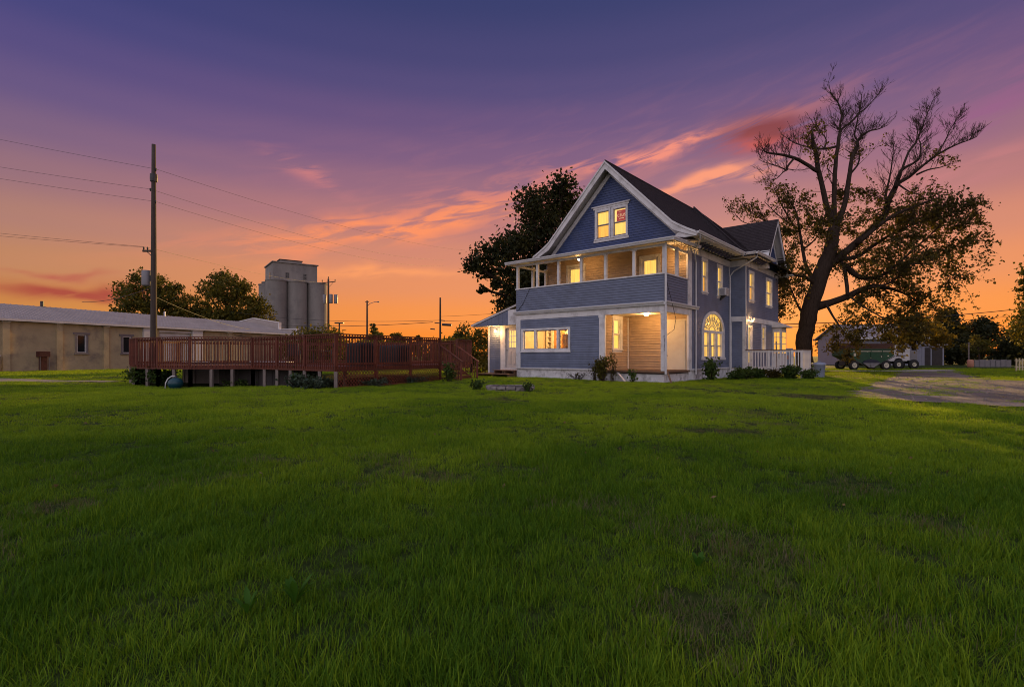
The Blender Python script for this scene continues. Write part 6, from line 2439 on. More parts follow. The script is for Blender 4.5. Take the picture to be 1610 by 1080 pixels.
def cluster_tree(name, base, clusters, label, mat, leaf=0.28, dens=1.0, trunk_r=0.25, seed=1, cat='tree', group=None, trunk_top=None, shell=0.5, sub=0.30, bend=0.0):
    rng = np.random.default_rng(seed)
    bx, by = base
    o = empty(name, (bx, by, tz(bx, by)))
    tag(o, label, cat, group)
    cl_ = [(x - bx, y - by, z, r) for x, y, z, r in clusters]
    zmin = min(z - r for _, _, z, r in cl_)
    tops = sorted(cl_, key=lambda c: -c[2])
    cx_ = np.mean([c[0] for c in cl_])
    cy_ = np.mean([c[1] for c in cl_])
    tt = trunk_top or (np.mean([c[2] for c in cl_]))
    mb = MB()
    fork = Vector((cx_ * 0.4 + bend, cy_ * 0.4, max(0.6, min(tt, zmin + 0.25 * (tt - zmin) + 0.6))))
    mb.tube([(0, 0, -0.3), (fork.x * 0.3, fork.y * 0.3, fork.z * 0.5), fork], [trunk_r * 1.25, trunk_r, trunk_r * 0.8], 8)
    for (x, y, z, r) in cl_:
        e = Vector((x, y, z))
        mid = fork.lerp(e, 0.5) + Vector((rng.normal() * 0.15, rng.normal() * 0.15, 0.1))
        mb.tube([fork, mid, e, e + Vector((rng.normal() * r * .3, rng.normal() * r * .3, r * 0.7))], [trunk_r * 0.5, trunk_r * 0.33, trunk_r * 0.18, 0.015], 5)
        for k in range(5):
            dd = Vector(rng.normal(size=3)).normalized()
            mb.tube([mid.lerp(e, 0.6), e + dd * r * 0.45, e + dd * r * 0.95], [trunk_r * 0.14, trunk_r * 0.08, 0.012], 4, False)
    mb.build('trunk', M['bark'], o, True)
    pts = clump_points(cl_, dens, rng, sub, shell)
    pts = pts[pts[:, 2] > 0.05]
    v, q = leaf_quads(pts, leaf, rng)
    np_mesh('crown', v, q, mat, o)
    return o


L_dark = leaf_mat('dark_maple_leaf', ((0.016, 0.020, 0.007), (0.030, 0.034, 0.010), (0.065, 0.058, 0.014)), 0.35)
L_olive = leaf_mat('olive_autumn_leaf', ((0.040, 0.046, 0.009), (0.095, 0.090, 0.014), (0.19, 0.145, 0.018)), 0.45)
L_yellow = leaf_mat('yellow_green_leaf', ((0.070, 0.060, 0.010), (0.180, 0.135, 0.016), (0.320, 0.210, 0.022)), 0.6)
L_dead = leaf_mat('brown_sparse_leaf', ((0.034, 0.030, 0.009), (0.068, 0.055, 0.012), (0.140, 0.105, 0.014)), 0.45)
L_green = leaf_mat('shrub_leaf', ((0.022, 0.048, 0.010), (0.045, 0.085, 0.016), (0.095, 0.130, 0.024)), 0.35)
L_weed = leaf_mat('bright_weed_leaf', ((0.04, 0.12, 0.01), (0.06, 0.16, 0.012), (0.09, 0.20, 0.015)), 0.35)
L_pale = leaf_mat('pale_grey_green_leaf', ((0.030, 0.045, 0.028), (0.050, 0.075, 0.045), (0.085, 0.105, 0.060)), 0.25)

# the full maple behind the left side of the house
BT = 44.0


def bt(u, v, r, dy=0.0):
    """crown lobe given by bearing, height angle and angular size as seen from the road"""
    Y = BT + dy
    return ((u - 805) / 809 * Y, Y, 1.2 + (560 - v) / 809 * Y, r / 809 * Y)


lobes = [bt(884, 293, 24), bt(872, 322, 34, 1), bt(838, 322, 30, -1), bt(896, 335, 28, 2), bt(850, 352, 36, 0), bt(886, 372, 38, -1), bt(815, 382, 28, -2), bt(840, 398, 34, 1.5),
         bt(790, 392, 26, 1), bt(766, 402, 24, 0), bt(743, 414, 17, -1), bt(800, 425, 30, -1), bt(770, 432, 18, 1), bt(835, 440, 34, -2), bt(870, 430, 38, 2), bt(815, 462, 26, 0), bt(793, 478, 20, 1),
         bt(850, 475, 34, 0), bt(900, 400, 40, 3), bt(905, 450, 40, 3), bt(880, 490, 40, 3), bt(805, 495, 12, -1), bt(760, 455, 9, 0), bt(781, 447, 9, 0)]
cluster_tree('maple_tree', (3.6, 45.0), lobes, 'full dark maple tree rising behind the left side of the house', L_dark, 0.27, 1.9, 0.5, 3, shell=0.25, sub=0.36)


def blob_tree(name, base, w, h, z0, label, mat, seed, leaf=0.3, n=10, dens=0.8, group=None, trunk_r=0.22, conical=0.0, cat='tree'):
    rng = np.random.default_rng(seed)
    cl_ = []
    for i in range(n):
        f = (i + 0.5) / n
        z = z0 + (h - z0) * (0.18 + 0.72 * f)
        wid = w / 2 * (1 - conical * f) * (0.55 + 0.45 * math.sin(PI * min(1, f * 0.9 + 0.15)))
        a = rng.uniform(0, 2 * PI)
        rr = wid * rng.uniform(0.15, 0.62)
        cl_.append((base[0] + rr * math.cos(a), base[1] + rr * math.sin(a), z, wid * rng.uniform(0.40, 0.62)))
    cl_.append((base[0], base[1], h - w * 0.12, w * 0.13))
    return cluster_tree(name, base, cl_, label, mat, leaf, dens, trunk_r, seed, cat, group, shell=0.35)


# trees behind the warehouse
g_w = 'trees behind the warehouse'
cluster_tree('spreading_tree', (-57.5, 82.0), [(-60.5, 82, 8.0, 3.2), (-58.0, 81, 10.5, 3.2), (-56.0, 83, 8.0, 3.4), (-61.5, 82, 11.3, 2.0), (-56.0, 82, 12.4, 2.0), (-63, 82, 6.2, 2.3), (-58.5, 82, 13.6, 1.7), (-54.0, 82, 9.8, 2.3), (-53.5, 82, 12.0, 1.2), (-52.5, 82, 7.0, 2.4), (-51.5, 82.5, 9.2, 2.2)],
             'dark shaggy tree behind the warehouse just left of the tall pole', L_olive, 0.38, 0.85, 0.4, 21, group=g_w)
cluster_tree('spreading_tree', (-46.5, 84.0), [(-48, 84, 9.0, 3.2), (-46, 83, 11.8, 3.0), (-47.5, 84, 14.0, 1.7), (-44.0, 84, 9.0, 3.2), (-44.6, 84, 12.5, 2.0), (-41.5, 84, 7.5, 2.8), (-42.0, 84, 10.2, 1.5), (-50, 84, 7, 2.8), (-45, 83, 6.6, 3.0), (-40.0, 84, 6.0, 2.0), (-50.0, 84, 12, 1.4)],
             'broad olive tree behind the warehouse between the tall pole and the grain elevator', L_olive, 0.38, 0.9, 0.45, 22, group=g_w)
# bush and small trees between deck and entry
cluster_tree('round_bush', (-2.9, 37.0), [(-2.3, 37, 1.6, 1.3), (-3.6, 37.3, 1.4, 1.2), (-3.0, 36.8, 2.5, 1.0), (-1.9, 37.2, 2.6, 0.9), (-4.3, 37, 0.9, 1.0), (-1.6, 36.8, 1.0, 1.1), (-2.6, 37, 0.6, 1.2), (-3.4, 37, 3.0, .45)],
             'large rounded olive bush between the deck stairs and the entry', L_olive, 0.16, 2.6, 0.12, 31, 'bush')
far = [(-37.0, 140, 6, 8.2), (-31.0, 140, 8, 7.6), (-25.5, 140, 5, 6.9), (-40.5, 150, 5, 11.0), (-18.0, 150, 6, 6.4), (-12.5, 145, 7, 7.0), (-27.0, 105, 5, 6.0), (-8.5, 80, 4, 4.7)]
names_f = ['low distant tree left of the street lamp beyond the deck', 'low distant tree behind the street lamp post', 'small distant tree right of the street lamp',
           'tall narrow distant tree just right of the grain elevator', 'low distant tree midway along the deck horizon', 'low distant tree left of the slim dark pole', 'bushy distant tree under the street lamp', 'small airy tree beside the slim dark pole']
for i, ((x, y, w, h), nm) in enumerate(zip(far, names_f)):
    blob_tree('distant_tree', (x, y), w, h, 0.5, nm, L_olive, 40 + i, 0.55, 8, 0.35, 'low trees on the horizon beyond the deck')
for i, (x, y, w, h, nm) in enumerate(((-12.5, 47, 7, 2.1, 'olive hedge shrub behind the left of the deck railing'), (-19.0, 50, 8, 3.4, 'olive hedge shrub behind the inner deck corner'), (-6.5, 50, 6, 2.6, 'olive hedge shrub behind the right deck railing'))):
    blob_tree('hedge_shrub', (x, y), w, h, 0.1, nm, L_olive, 60 + i, 0.26, 10, 0.7, 'shrubs behind the deck', 0.1, cat='shrub')

# right-hand trees
cluster_tree('small_maple', (42.1, 54.0), [(40.5, 54, 3.6, 1.3), (42.5, 53.6, 3.9, 1.4), (44.0, 54, 3.5, 1.3), (41.2, 54, 4.7, 0.9), (43.3, 54, 4.6, 1.0), (39.6, 54, 3.0, 0.9), (45.0, 54, 2.8, 1.0), (42.0, 53.3, 2.9, 1.0)],
             'small yellow green maple with dark trunk right of the white truck', L_yellow, 0.24, 1.5, 0.2, 71)
right = [(64.0, 75, 7.5, 8.2, 1.0, L_dark, 'airy dark tree standing tallest in the far right tree line'), (71.0, 78, 8, 7.0, 0.3, L_dark, 'dense dark tree in the middle of the far right tree line'), (77.0, 76, 8, 7.6, 0.3, L_olive, 'rounded dark tree left of the tree at the right edge'),
         (57.0, 77, 7, 6.0, 0.2, L_dark, 'low dark tree behind the small maple'), (50.5, 80, 7, 5.2, 0.2, L_dark, 'low dark tree behind the shed annex'), (84.0, 76, 8, 8.6, 0.3, L_olive, 'broad dark tree behind the cream picket fence'),
         (61.0, 70, 5, 3.6, 0.1, L_dark, 'dark undergrowth shrub at the foot of the airy dark tree'), (68.0, 70, 6, 3.8, 0.1, L_dark, 'dark undergrowth shrub behind the grey panel fence'), (75.5, 70, 6, 4.4, 0.1, L_olive, 'olive undergrowth shrub behind the cream fence'),
         (54.5, 71, 5, 3.0, 0.1, L_dark, 'dark undergrowth shrub right of the shed annex'), (64.5, 82, 9, 5.6, 0.1, L_dark, 'dense low dark tree filling the gap left of the airy dark tree')]
for i, (x, y, w, h, z0, m, nm) in enumerate(right):
    blob_tree('far_tree', (x, y), w, h, z0, nm, m, 80 + i, 0.36, 10, 0.75, 'trees along the right edge of the yard')
cluster_tree('edge_tree', (47.5, 45.0), [(45.5, 45, 4.0, 1.8), (47.0, 45, 5.6, 1.9), (45.6, 45, 6.6, 1.3), (46.6, 45, 8.6, 1.4), (47.6, 45, 10.3, 1.2), (48.5, 45, 7.6, 2.2), (44.8, 45, 8.0, .8), (46.0, 45, 2.4, 1.6), (49, 45, 4, 2.5), (45.8, 45, 10.0, .55)],
             'tall olive tree cut by the right edge of the picture', L_olive, 0.26, 1.3, 0.3, 95)
cluster_tree('young_tree', (54.5, 60.0), [(53.8, 60, 2.4, .9), (55.2, 60, 2.5, .9), (54.4, 60, 3.1, .8), (53.0, 60, 2.0, .6)], 'small pale leaved tree with thin trunk behind the grey panel fence', L_olive, 0.2, 1.5, 0.08, 97)

# ------------------------------------------------------------------ the half dead tree right of the house
LIMBS = [
    (0, [(-0.04, 0.0, -0.85, 0.69), (0.01, 0.0, 0.53, 0.578), (0.05, 0.0, 1.73, 0.534), (0.18, 0.0, 3.2, 0.534), (0.36, 0.0, 4.31, 0.556), (0.76, 0.0, 5.87, 0.512), (1.3, 0.0, 7.43, 0.534), (1.74, 0.0, 8.5, 0.467), (2.01, 0.0, 9.57, 0.423), (2.19, 0.0, 10.63, 0.378)]),
    (2, [(0.85, 0.0, 4.85, 0.445), (1.74, -0.36, 5.12, 0.308), (2.7, -0.71, 5.52, 0.284), (3.37, -1.07, 5.91, 0.259), (4.07, -1.43, 6.16, 0.214), (4.74, -1.79, 5.98, 0.148), (5.53, -2.14, 5.59, 0.094), (6.29, -2.5, 4.93, 0.052)]),
    (1, [(2.19, 0.0, 10.46, 0.334), (1.57, -0.13, 12.11, 0.244), (1.13, -0.27, 13.7, 0.199), (0.77, -0.4, 14.75, 0.198), (0.58, -0.53, 15.75, 0.175), (0.28, -0.67, 16.44, 0.153), (0.12, -0.8, 17.26, 0.087)]),
    (0, [(0.63, -0.6, 14.5, 0.175), (-0.45, -0.88, 14.96, 0.152), (-1.26, -1.16, 15.2, 0.14), (-2.22, -1.44, 15.32, 0.107), (-3.36, -1.72, 15.35, 0.074), (-3.86, -2.0, 15.36, 0.042)]),
    (0, [(-1.52, -1.4, 15.06, 0.096), (-2.05, -1.64, 14.47, 0.085), (-2.24, -1.88, 14.11, 0.074), (-2.93, -2.12, 14.28, 0.046), (-3.95, -2.36, 14.46, 0.029), (-4.53, -2.6, 14.58, 0.014)]),
    (0, [(-2.31, -2.0, 14.06, 0.063), (-2.74, -2.27, 13.79, 0.046), (-3.25, -2.53, 13.32, 0.031), (-4.09, -2.8, 12.98, 0.016)]),
    (0, [(2.19, 0.0, 10.54, 0.289), (2.24, 0.08, 12.17, 0.212), (2.33, 0.16, 14.61, 0.179), (2.52, 0.24, 16.07, 0.157), (2.73, 0.32, 17.32, 0.146), (2.87, 0.4, 17.76, 0.124), (2.87, 0.48, 18.15, 0.09), (3.08, 0.56, 19.07, 0.079), (2.88, 0.64, 20.0, 0.057), (2.41, 0.72, 20.81, 0.034), (2.26, 0.8, 21.72, 0.016)]),
    (0, [(2.97, 0.6, 17.76, 0.113), (3.32, 0.8, 18.21, 0.102), (4.05, 1.0, 18.76, 0.091), (4.76, 1.2, 19.48, 0.078), (5.05, 1.4, 20.39, 0.046), (5.28, 1.6, 21.28, 0.023)]),
    (0, [(4.76, 1.2, 19.5, 0.069), (5.68, 1.5, 20.2, 0.042), (6.66, 1.8, 21.29, 0.019)]),
    (0, [(2.57, 0.4, 16.68, 0.112), (1.96, 0.8, 16.67, 0.102), (1.24, 1.2, 16.93, 0.069), (0.26, 1.6, 17.42, 0.046), (-0.41, 2.0, 18.18, 0.019)]),
    (0, [(1.96, 0.8, 16.67, 0.08), (2.42, 1.33, 17.58, 0.058), (2.28, 1.87, 18.52, 0.042), (2.13, 2.4, 19.71, 0.024)]),
    (0, [(2.23, 0.0, 10.46, 0.289), (3.06, 0.25, 12.22, 0.224), (3.56, 0.5, 14.24, 0.192), (3.97, 0.75, 15.96, 0.159), (4.52, 1.0, 16.95, 0.149), (4.74, 1.25, 17.5, 0.115), (5.65, 1.5, 18.26, 0.081), (6.62, 1.75, 18.56, 0.051), (7.5, 2.0, 18.97, 0.023)]),
    (0, [(4.75, 1.3, 17.48, 0.092), (4.63, 1.47, 18.03, 0.074), (4.95, 1.63, 19.11, 0.065), (5.14, 1.8, 19.7, 0.037)]),
    (1, [(3.96, 1.0, 14.83, 0.103), (4.84, 1.5, 15.66, 0.081), (5.37, 2.0, 16.51, 0.059), (5.61, 2.5, 17.09, 0.029)]),
    (0, [(1.43, 0.0, 7.79, 0.534), (2.69, -0.12, 8.65, 0.421), (3.68, -0.23, 9.51, 0.398), (4.7, -0.35, 10.46, 0.353), (5.32, -0.46, 11.13, 0.329), (5.59, -0.58, 12.15, 0.307), (5.92, -0.69, 12.98, 0.284), (6.16, -0.81, 13.55, 0.239), (6.85, -0.92, 13.95, 0.173), (7.74, -1.04, 14.73, 0.13), (8.74, -1.15, 15.5, 0.108), (9.85, -1.27, 16.1, 0.082), (10.82, -1.38, 16.45, 0.047), (11.14, -1.5, 16.59, 0.017)]),
    (0, [(5.84, -1.0, 13.23, 0.173), (6.46, -0.75, 14.49, 0.142), (7.51, -0.5, 15.11, 0.099), (8.17, -0.25, 15.61, 0.077), (8.42, 0.0, 16.55, 0.056), (8.44, 0.25, 17.33, 0.034), (8.5, 0.5, 18.34, 0.018)]),
    (0, [(5.95, -1.2, 13.76, 0.108), (7.02, -0.65, 15.79, 0.087), (8.11, -0.1, 16.98, 0.067), (9.12, 0.45, 18.75, 0.045), (10.11, 1.0, 20.38, 0.018)]),
    (1, [(7.15, -1.2, 14.02, 0.086), (7.62, -1.63, 14.22, 0.064), (8.14, -2.07, 14.24, 0.042), (8.44, -2.5, 14.33, 0.021)]),
    (0, [(5.28, -1.0, 11.8, 0.173), (4.92, -1.38, 12.54, 0.107), (4.94, -1.75, 13.82, 0.068), (4.83, -2.12, 14.81, 0.042), (4.63, -2.5, 15.69, 0.017)]),
    (0, [(8.1, -1.3, 15.01, 0.064), (9.1, -1.03, 16.11, 0.043), (9.98, -0.77, 17.53, 0.028), (10.65, -0.5, 18.4, 0.015)]),
    (1, [(6.1, -1.0, 13.4, 0.087), (6.62, -1.33, 12.77, 0.064), (6.87, -1.67, 12.53, 0.051), (7.19, -2.0, 12.13, 0.032)]),
    (1, [(3.43, -0.6, 9.3, 0.197), (4.64, -1.05, 10.49, 0.173), (5.55, -1.5, 11.18, 0.128), (6.73, -1.95, 11.68, 0.095), (7.61, -2.4, 12.0, 0.083)]),
    (2, [(2.75, -0.3, 7.82, 0.287), (3.59, -0.69, 6.87, 0.196), (4.62, -1.07, 6.9, 0.151), (5.27, -1.46, 7.39, 0.107), (6.62, -1.84, 8.76, 0.076), (7.62, -2.23, 9.86, 0.05), (8.05, -2.61, 10.73, 0.029), (8.34, -3.0, 11.4, 0.014)]),
    (2, [(2.37, -0.2, 8.28, 0.243), (4.06, 0.34, 8.57, 0.18), (6.02, 0.88, 9.77, 0.137), (8.03, 1.42, 10.82, 0.093), (10.08, 1.96, 11.62, 0.052), (11.7, 2.5, 12.53, 0.024)]),
    (2, [(5.31, -1.6, 7.49, 0.074), (6.32, -1.93, 7.6, 0.053), (7.52, -2.27, 7.66, 0.033), (8.69, -2.6, 7.97, 0.017)]),
    (1, [(0.67, 0.0, 6.72, 0.245), (0.31, 0.3, 7.93, 0.157), (0.26, 0.6, 9.12, 0.136), (0.17, 0.9, 10.64, 0.103), (0.13, 1.2, 12.05, 0.069), (-0.21, 1.5, 13.02, 0.046), (-0.28, 1.8, 14.05, 0.021)]),
    (0, [(0.37, 1.3, 10.79, 0.069), (0.34, 1.7, 11.08, 0.065), (-0.36, 2.1, 11.75, 0.052), (-1.62, 2.5, 13.24, 0.024)]),
    (2, [(0.32, 0.8, 9.16, 0.091), (0.67, 0.07, 9.58, 0.067), (0.85, -0.67, 10.28, 0.044), (0.62, -1.4, 10.69, 0.021)]),
    (2, [(0.94, 0.0, 6.54, 0.2), (-0.5, -0.73, 6.95, 0.131), (-1.64, -1.47, 6.96, 0.085), (-2.75, -2.2, 7.26, 0.042)]),
    (1, [(2.51, -1.0, 5.57, 0.151), (2.55, -0.8, 6.42, 0.163), (2.55, -0.6, 7.33, 0.153), (2.51, -0.4, 8.06, 0.11)]),
    (2, [(3.41, -2.0, 5.99, 0.126), (4.22, -2.5, 6.17, 0.083), (5.07, -3.0, 6.91, 0.051), (5.69, -3.5, 7.83, 0.024)]),
    (2, [(2.46, -1.4, 5.39, 0.107), (2.98, -2.2, 4.54, 0.073), (3.65, -3.0, 3.73, 0.051), (4.06, -3.8, 2.79, 0.024)]),
    (2, [(1.24, -0.6, 4.96, 0.131), (1.39, -1.4, 3.77, 0.086), (1.51, -2.2, 2.87, 0.052), (1.61, -3.0, 2.02, 0.024)]),
    (1, [(0.21, 1.0, 10.53, 0.091), (-0.33, 2.25, 11.03, 0.08), (-0.89, 3.5, 11.94, 0.068), (-1.53, 4.75, 13.04, 0.05), (-1.99, 6.0, 14.44, 0.031)]),
    (1, [(-0.64, 4.0, 12.08, 0.059), (-1.16, 5.0, 12.1, 0.051), (-1.89, 6.0, 12.73, 0.039), (-2.3, 7.0, 14.17, 0.021)]),
    (1, [(0.21, 1.5, 10.93, 0.081), (-0.05, 2.33, 12.34, 0.071), (-0.23, 3.17, 13.79, 0.048), (-0.2, 4.0, 15.14, 0.025)]),
    (2, [(0.27, 0.0, 3.87, 0.178), (0.16, 1.0, 4.95, 0.114), (0.29, 2.0, 6.13, 0.07), (0.45, 3.0, 6.98, 0.036)]),
]
dtx, dty = 20.42, 36.0
dt = empty('bare_tree', (dtx, dty, 0.0))
dt.scale = (0.97, 0.97, 0.96)
tag(dt, 'huge half dead tree with bare twisted limbs and sparse leaves right of the house', 'tree')
rng = np.random.default_rng(12)
wood = MB()
twig_ends = []      # (point, leafy)


def smooth_poly(pts, rad, sub=3):
    P = [Vector(p) for p in pts]
    out, rr = [], []
    for i in range(len(P) - 1):
        p0, p1, p2, p3 = P[max(0, i - 1)], P[i], P[i + 1], P[min(len(P) - 1, i + 2)]
        for k in range(sub):
            t = k / sub
            q = 0.5 * ((2 * p1) + (p2 - p0) * t + (2 * p0 - 5 * p1 + 4 * p2 - p3) * t * t + (3 * p1 - p0 - 3 * p2 + p3) * t ** 3)
            out.append(q)
            rr.append(rad[i] + (rad[i + 1] - rad[i]) * t)
    out.append(P[-1])
    rr.append(rad[-1])
    return out, rr


def grow(p, d, L, r, level, leafy):
    """a twig with its own side twigs"""
    n = 4 if level < 3 else 3
    pts, rr = [p.copy()], [r]
    dd = d.copy()
    for k in range(n):
        wob = Vector(rng.normal(size=3)) * (0.08 if level < 3 else 0.11)
        up = Vector((0, 0, 0.10 if leafy != 2 else -0.02))
        dd = (dd + wob + up).normalized()
        pts.append(pts[-1] + dd * (L / n))
        rr.append(max(0.007, r * (1 - 0.80 * (k + 1) / n)))
    wood.tube(pts, rr, 5 if level < 2 else 4 if level < 3 else 3, False)
    if leafy:
        for k in range(1, n + 1):
            twig_ends.append((pts[k], leafy, level))
    if level < 3 and L > 0.25:
        m = int(rng.integers(3, 6)) if level == 1 else int(rng.integers(2, 4))
        for k in range(m):
            f = rng.uniform(0.2, 1.0)
            i = min(n - 1, int(f * n))
            q = pts[i].lerp(pts[i + 1], f * n - i)
            ax_ = Vector(rng.normal(size=3)).normalized()
            nd_ = (dd + ax_ * rng.uniform(0.40, 0.75)).normalized()
            grow(q, nd_, L * rng.uniform(0.38, 0.66), max(0.009, rr[i] * 0.6), level + 1, leafy)


for kind, pts in LIMBS:
    P = [(x, y, z) for x, y, z, r in pts]
    rad = [r * (1.0 if pts[0][3] > 0.65 else 0.62 if pts[0][3] > 0.5 else 0.80) for *_, r in pts]
    sp2, rr2 = smooth_poly(P, rad)
    for i in range(1, len(sp2)):
        j = rr2[i] * 0.10
        sp2[i] = sp2[i] + Vector((rng.normal() * j, rng.normal() * j, 0))
    big = rad[0] > 0.5
    wood.tube(sp2, rr2, 14 if big else 9 if rad[0] > 0.15 else 6)
    Ltot = sum((sp2[i + 1] - sp2[i]).length for i in range(len(sp2) - 1))
    if big:
        continue
    cnt = int(Ltot * (5.2 if kind == 0 else 3.0))
    for k in range(cnt):
        f = rng.uniform(0.22, 1.0) ** 0.8
        i = min(len(sp2) - 2, int(f * (len(sp2) - 1)))
        p = sp2[i].lerp(sp2[i + 1], rng.random())
        t = (sp2[i + 1] - sp2[i]).normalized()
        side = Vector(rng.normal(size=3))
        side = (side - t * side.dot(t)).normalized()
        side.z = abs(side.z) * 0.8 if kind == 0 else side.z
        d0 = (t * rng.uniform(0.3, 0.9) + side * 0.8).normalized()
        Lb = rng.uniform(0.8, 2.2) * (1.0 - (0.25 if kind == 2 else 0.60) * f)
        lf = kind if kind else 0
        grow(p, d0, Lb, min(rr2[i] * 0.5, rng.uniform(0.013, 0.026)), 1, lf)
pts = []
for (p, lf, lev) in twig_ends:
    dens_ = 0.22 if lf == 1 else 0.85
    k = rng.poisson(dens_)
    for _ in range(k):
        m = int(rng.integers(1, 5))
        c = np.array(p) + rng.normal(size=3) * 0.16
        pts.append(c + rng.normal(size=(m, 3)) * 0.10)
pts = np.concatenate(pts)
# leaf clumps still hanging in the lower and middle crown
core_cl = [(3.4, 0.4, 11.2, 1.2), (5.1, -0.6, 10.8, 1.3), (4.3, 1.0, 9.2, 1.4), (6.3, -0.4, 9.5, 1.3), (2.9, 1.2, 8.2, 1.2), (6.4, -1.2, 7.6, 1.2), (1.7, 0.8, 11.2, 0.9), (4.7, -1.4, 6.6, 1.2), (5.0, 0.8, 8.0, 1.3),
           (2.9, -1.0, 5.2, 1.0), (-1.0, 0.8, 7.0, 1.1), (-0.6, 1.2, 9.0, 1.0), (-1.2, 1.0, 4.9, 1.0), (-0.6, 1.4, 10.4, 0.8), (4.6, -2.0, 4.0, 1.1), (2.4, -2.2, 3.4, 1.0)]
edge_cl = [(8.5, -1.4, 8.4, 1.4), (9.4, -2.0, 10.0, 1.2), (7.2, -0.6, 12.0, 1.1), (6.8, -2.2, 5.4, 1.3), (8.2, -2.6, 6.6, 1.2), (10.2, -2.4, 9.2, 0.9), (10.6, -2.2, 11.0, 0.9), (9.0, -1.0, 11.6, 0.9), (0.2, 0.6, 12.4, 0.9), (-2.0, 1.8, 8.6, 0.9), (5.8, -2.6, 3.4, 1.0), (3.4, 1.4, 13.4, 0.8), (-1.9, 1.8, 6.0, 1.0), (7.6, -2.8, 4.2, 1.0), (4.8, 0.6, 13.4, 0.8)]
nodes_ = np.array([tuple(p) for p, lf, lev in twig_ends])
hold = []
for (cx__, cy__, cz__, cr__) in core_cl + edge_cl:
    c = np.array((cx__, cy__, cz__))
    near = nodes_[np.argsort(((nodes_ - c) ** 2).sum(1))[:60:12]]
    for a in near[:4]:          # small boughs that carry the clump
        A_, C_ = Vector(a), Vector(c + rng.normal(size=3) * cr__ * 0.35)
        m_ = A_.lerp(C_, 0.5) + Vector(rng.normal(size=3)) * 0.12
        wood.tube([A_, m_, C_], [0.026, 0.018, 0.010], 4, False)
        for k in range(5):
            st_ = m_.lerp(C_, rng.random())
            e_ = C_ + Vector(rng.normal(size=3)) * cr__ * 0.75
            wood.tube([st_, st_.lerp(e_, 0.5) + Vector(rng.normal(size=3)) * 0.06, e_], [0.012, 0.009, 0.006], 3, False)
            for f_ in np.linspace(0.25, 1.0, 7):
                hold.append(tuple(st_.lerp(e_, f_)))
wood.build('trunk', M['bark'], dt, True)
hold = np.array(hold)
c3_ = np.concatenate([hold + rng.normal(size=hold.shape) * 0.10 for _ in range(4)])
c1_ = clump_points(core_cl, 0.50, rng, 0.42, 0.05)
pts2 = np.concatenate([c1_[rng.random(len(c1_)) < 0.35], c3_[rng.random(len(c3_)) < 0.85]])
v, q = leaf_quads(np.concatenate([pts, pts2]), 0.165, rng)
np_mesh('crown', v, q, L_dead, dt)

# ------------------------------------------------------------------ plants along the walls
def weed(loc, h, spread, stems, label, mat, seed, leaf=0.09, cat='plant', group=None, leaves=14, name='foundation_plant'):
    rng = np.random.default_rng(seed)
    o = empty(name, (loc[0], loc[1], tz(loc[0], loc[1])))
    tag(o, label, cat, group)
    mb = MB()
    cs = []
    for s in range(stems):
        a = rng.uniform(0, 2 * PI)
        lean = rng.uniform(0.1, 1.0) * spread
        hh = h * rng.uniform(0.5, 1.0)
        p0 = Vector((rng.normal() * spread * 0.15, rng.normal() * spread * 0.15, -0.03))
        p2 = Vector((lean * math.cos(a), lean * math.sin(a), hh))
        p1 = p0.lerp(p2, 0.5) + Vector((0, 0, hh * 0.18))
        mb.tube([p0, p1, p2], [0.012, 0.008, 0.004], 4, False)
        for k in range(leaves):
            f = rng.uniform(0.15, 1.0)
            q_ = (p0.lerp(p1, f * 2) if f < 0.5 else p1.lerp(p2, f * 2 - 1))
            cs.append(np.array(q_) + rng.normal(size=3) * leaf * 0.7)
    mb.build('stem', M['bark'], o)
    cs = np.array(cs)
    cs[:, 2] = np.maximum(cs[:, 2], 0.02)
    v, q = leaf_quads(cs, leaf, rng)
    np_mesh('foliage', v, q, mat, o)
    return o


def hl_(x, y): return tuple(hw(x, y))[:2]


weed(hl_(-2.75, -0.75), 1.25, 0.45, 46, 'tall grassy weed clump before the lower porch', L_olive, 1, 0.10, leaves=22)
weed(hl_(-2.3, -0.55), 1.55, 0.30, 12, 'upright wispy weed beside the tall grassy clump', L_olive, 2, 0.08, leaves=14)
weed(hl_(-3.4, -0.4), 1.0, 0.35, 18, 'sprawling weed at the corner of the front wall', L_dead, 3, 0.07, leaves=10)
weed(hl_(-4.4, -0.3), 0.45, 0.8, 24, 'low bare vines along the front foundation', L_dead, 4, 0.06, leaves=6)
weed(hl_(-1.2, -0.7), 0.75, 0.22, 9, 'small broadleaf weed before the porch skirt', L_green, 5, 0.13, leaves=9)
weed(hl_(0.75, 3.6), 0.95, 0.42, 22, 'bright leafy shrub at the foot of the downspout', L_green, 6, 0.17, leaves=18)
weed(hl_(1.35, 5.3), 0.4, 0.5, 24, 'low dark shrub under the arched window', L_green, 7, 0.12, leaves=18)
weed(hl_(1.35, 6.9), 0.6, 0.7, 44, 'dark shrub right of the arched window', L_green, 8, 0.12, leaves=22)
weed(hl_(1.7, 7.9), 0.5, 0.6, 40, 'dark shrub at the wing corner by the picket railing', L_green, 9, 0.12, leaves=22)
weed(hl_(2.5, 7.9), 0.45, 0.6, 40, 'low brown shrub before the middle of the picket railing', L_dead, 10, 0.10, leaves=18)
weed(hl_(3.3, 7.85), 0.62, 0.5, 60, 'rounded green shrub before the right half of the picket railing', L_green, 11, 0.12, leaves=26)
weed(hl_(4.1, 8.0), 0.5, 0.5, 40, 'small green shrub at the railing end by the trash can', L_green, 12, 0.11, leaves=18)
weed((-1.25, 18.35), 0.32, 0.35, 18, 'leafy weed at the left of the stone fire ring', L_green, 13, 0.10, leaves=12)
weed((0.55, 17.38), 0.30, 0.16, 10, 'leafy weed growing before the stone fire ring', L_green, 14, 0.09, leaves=12)
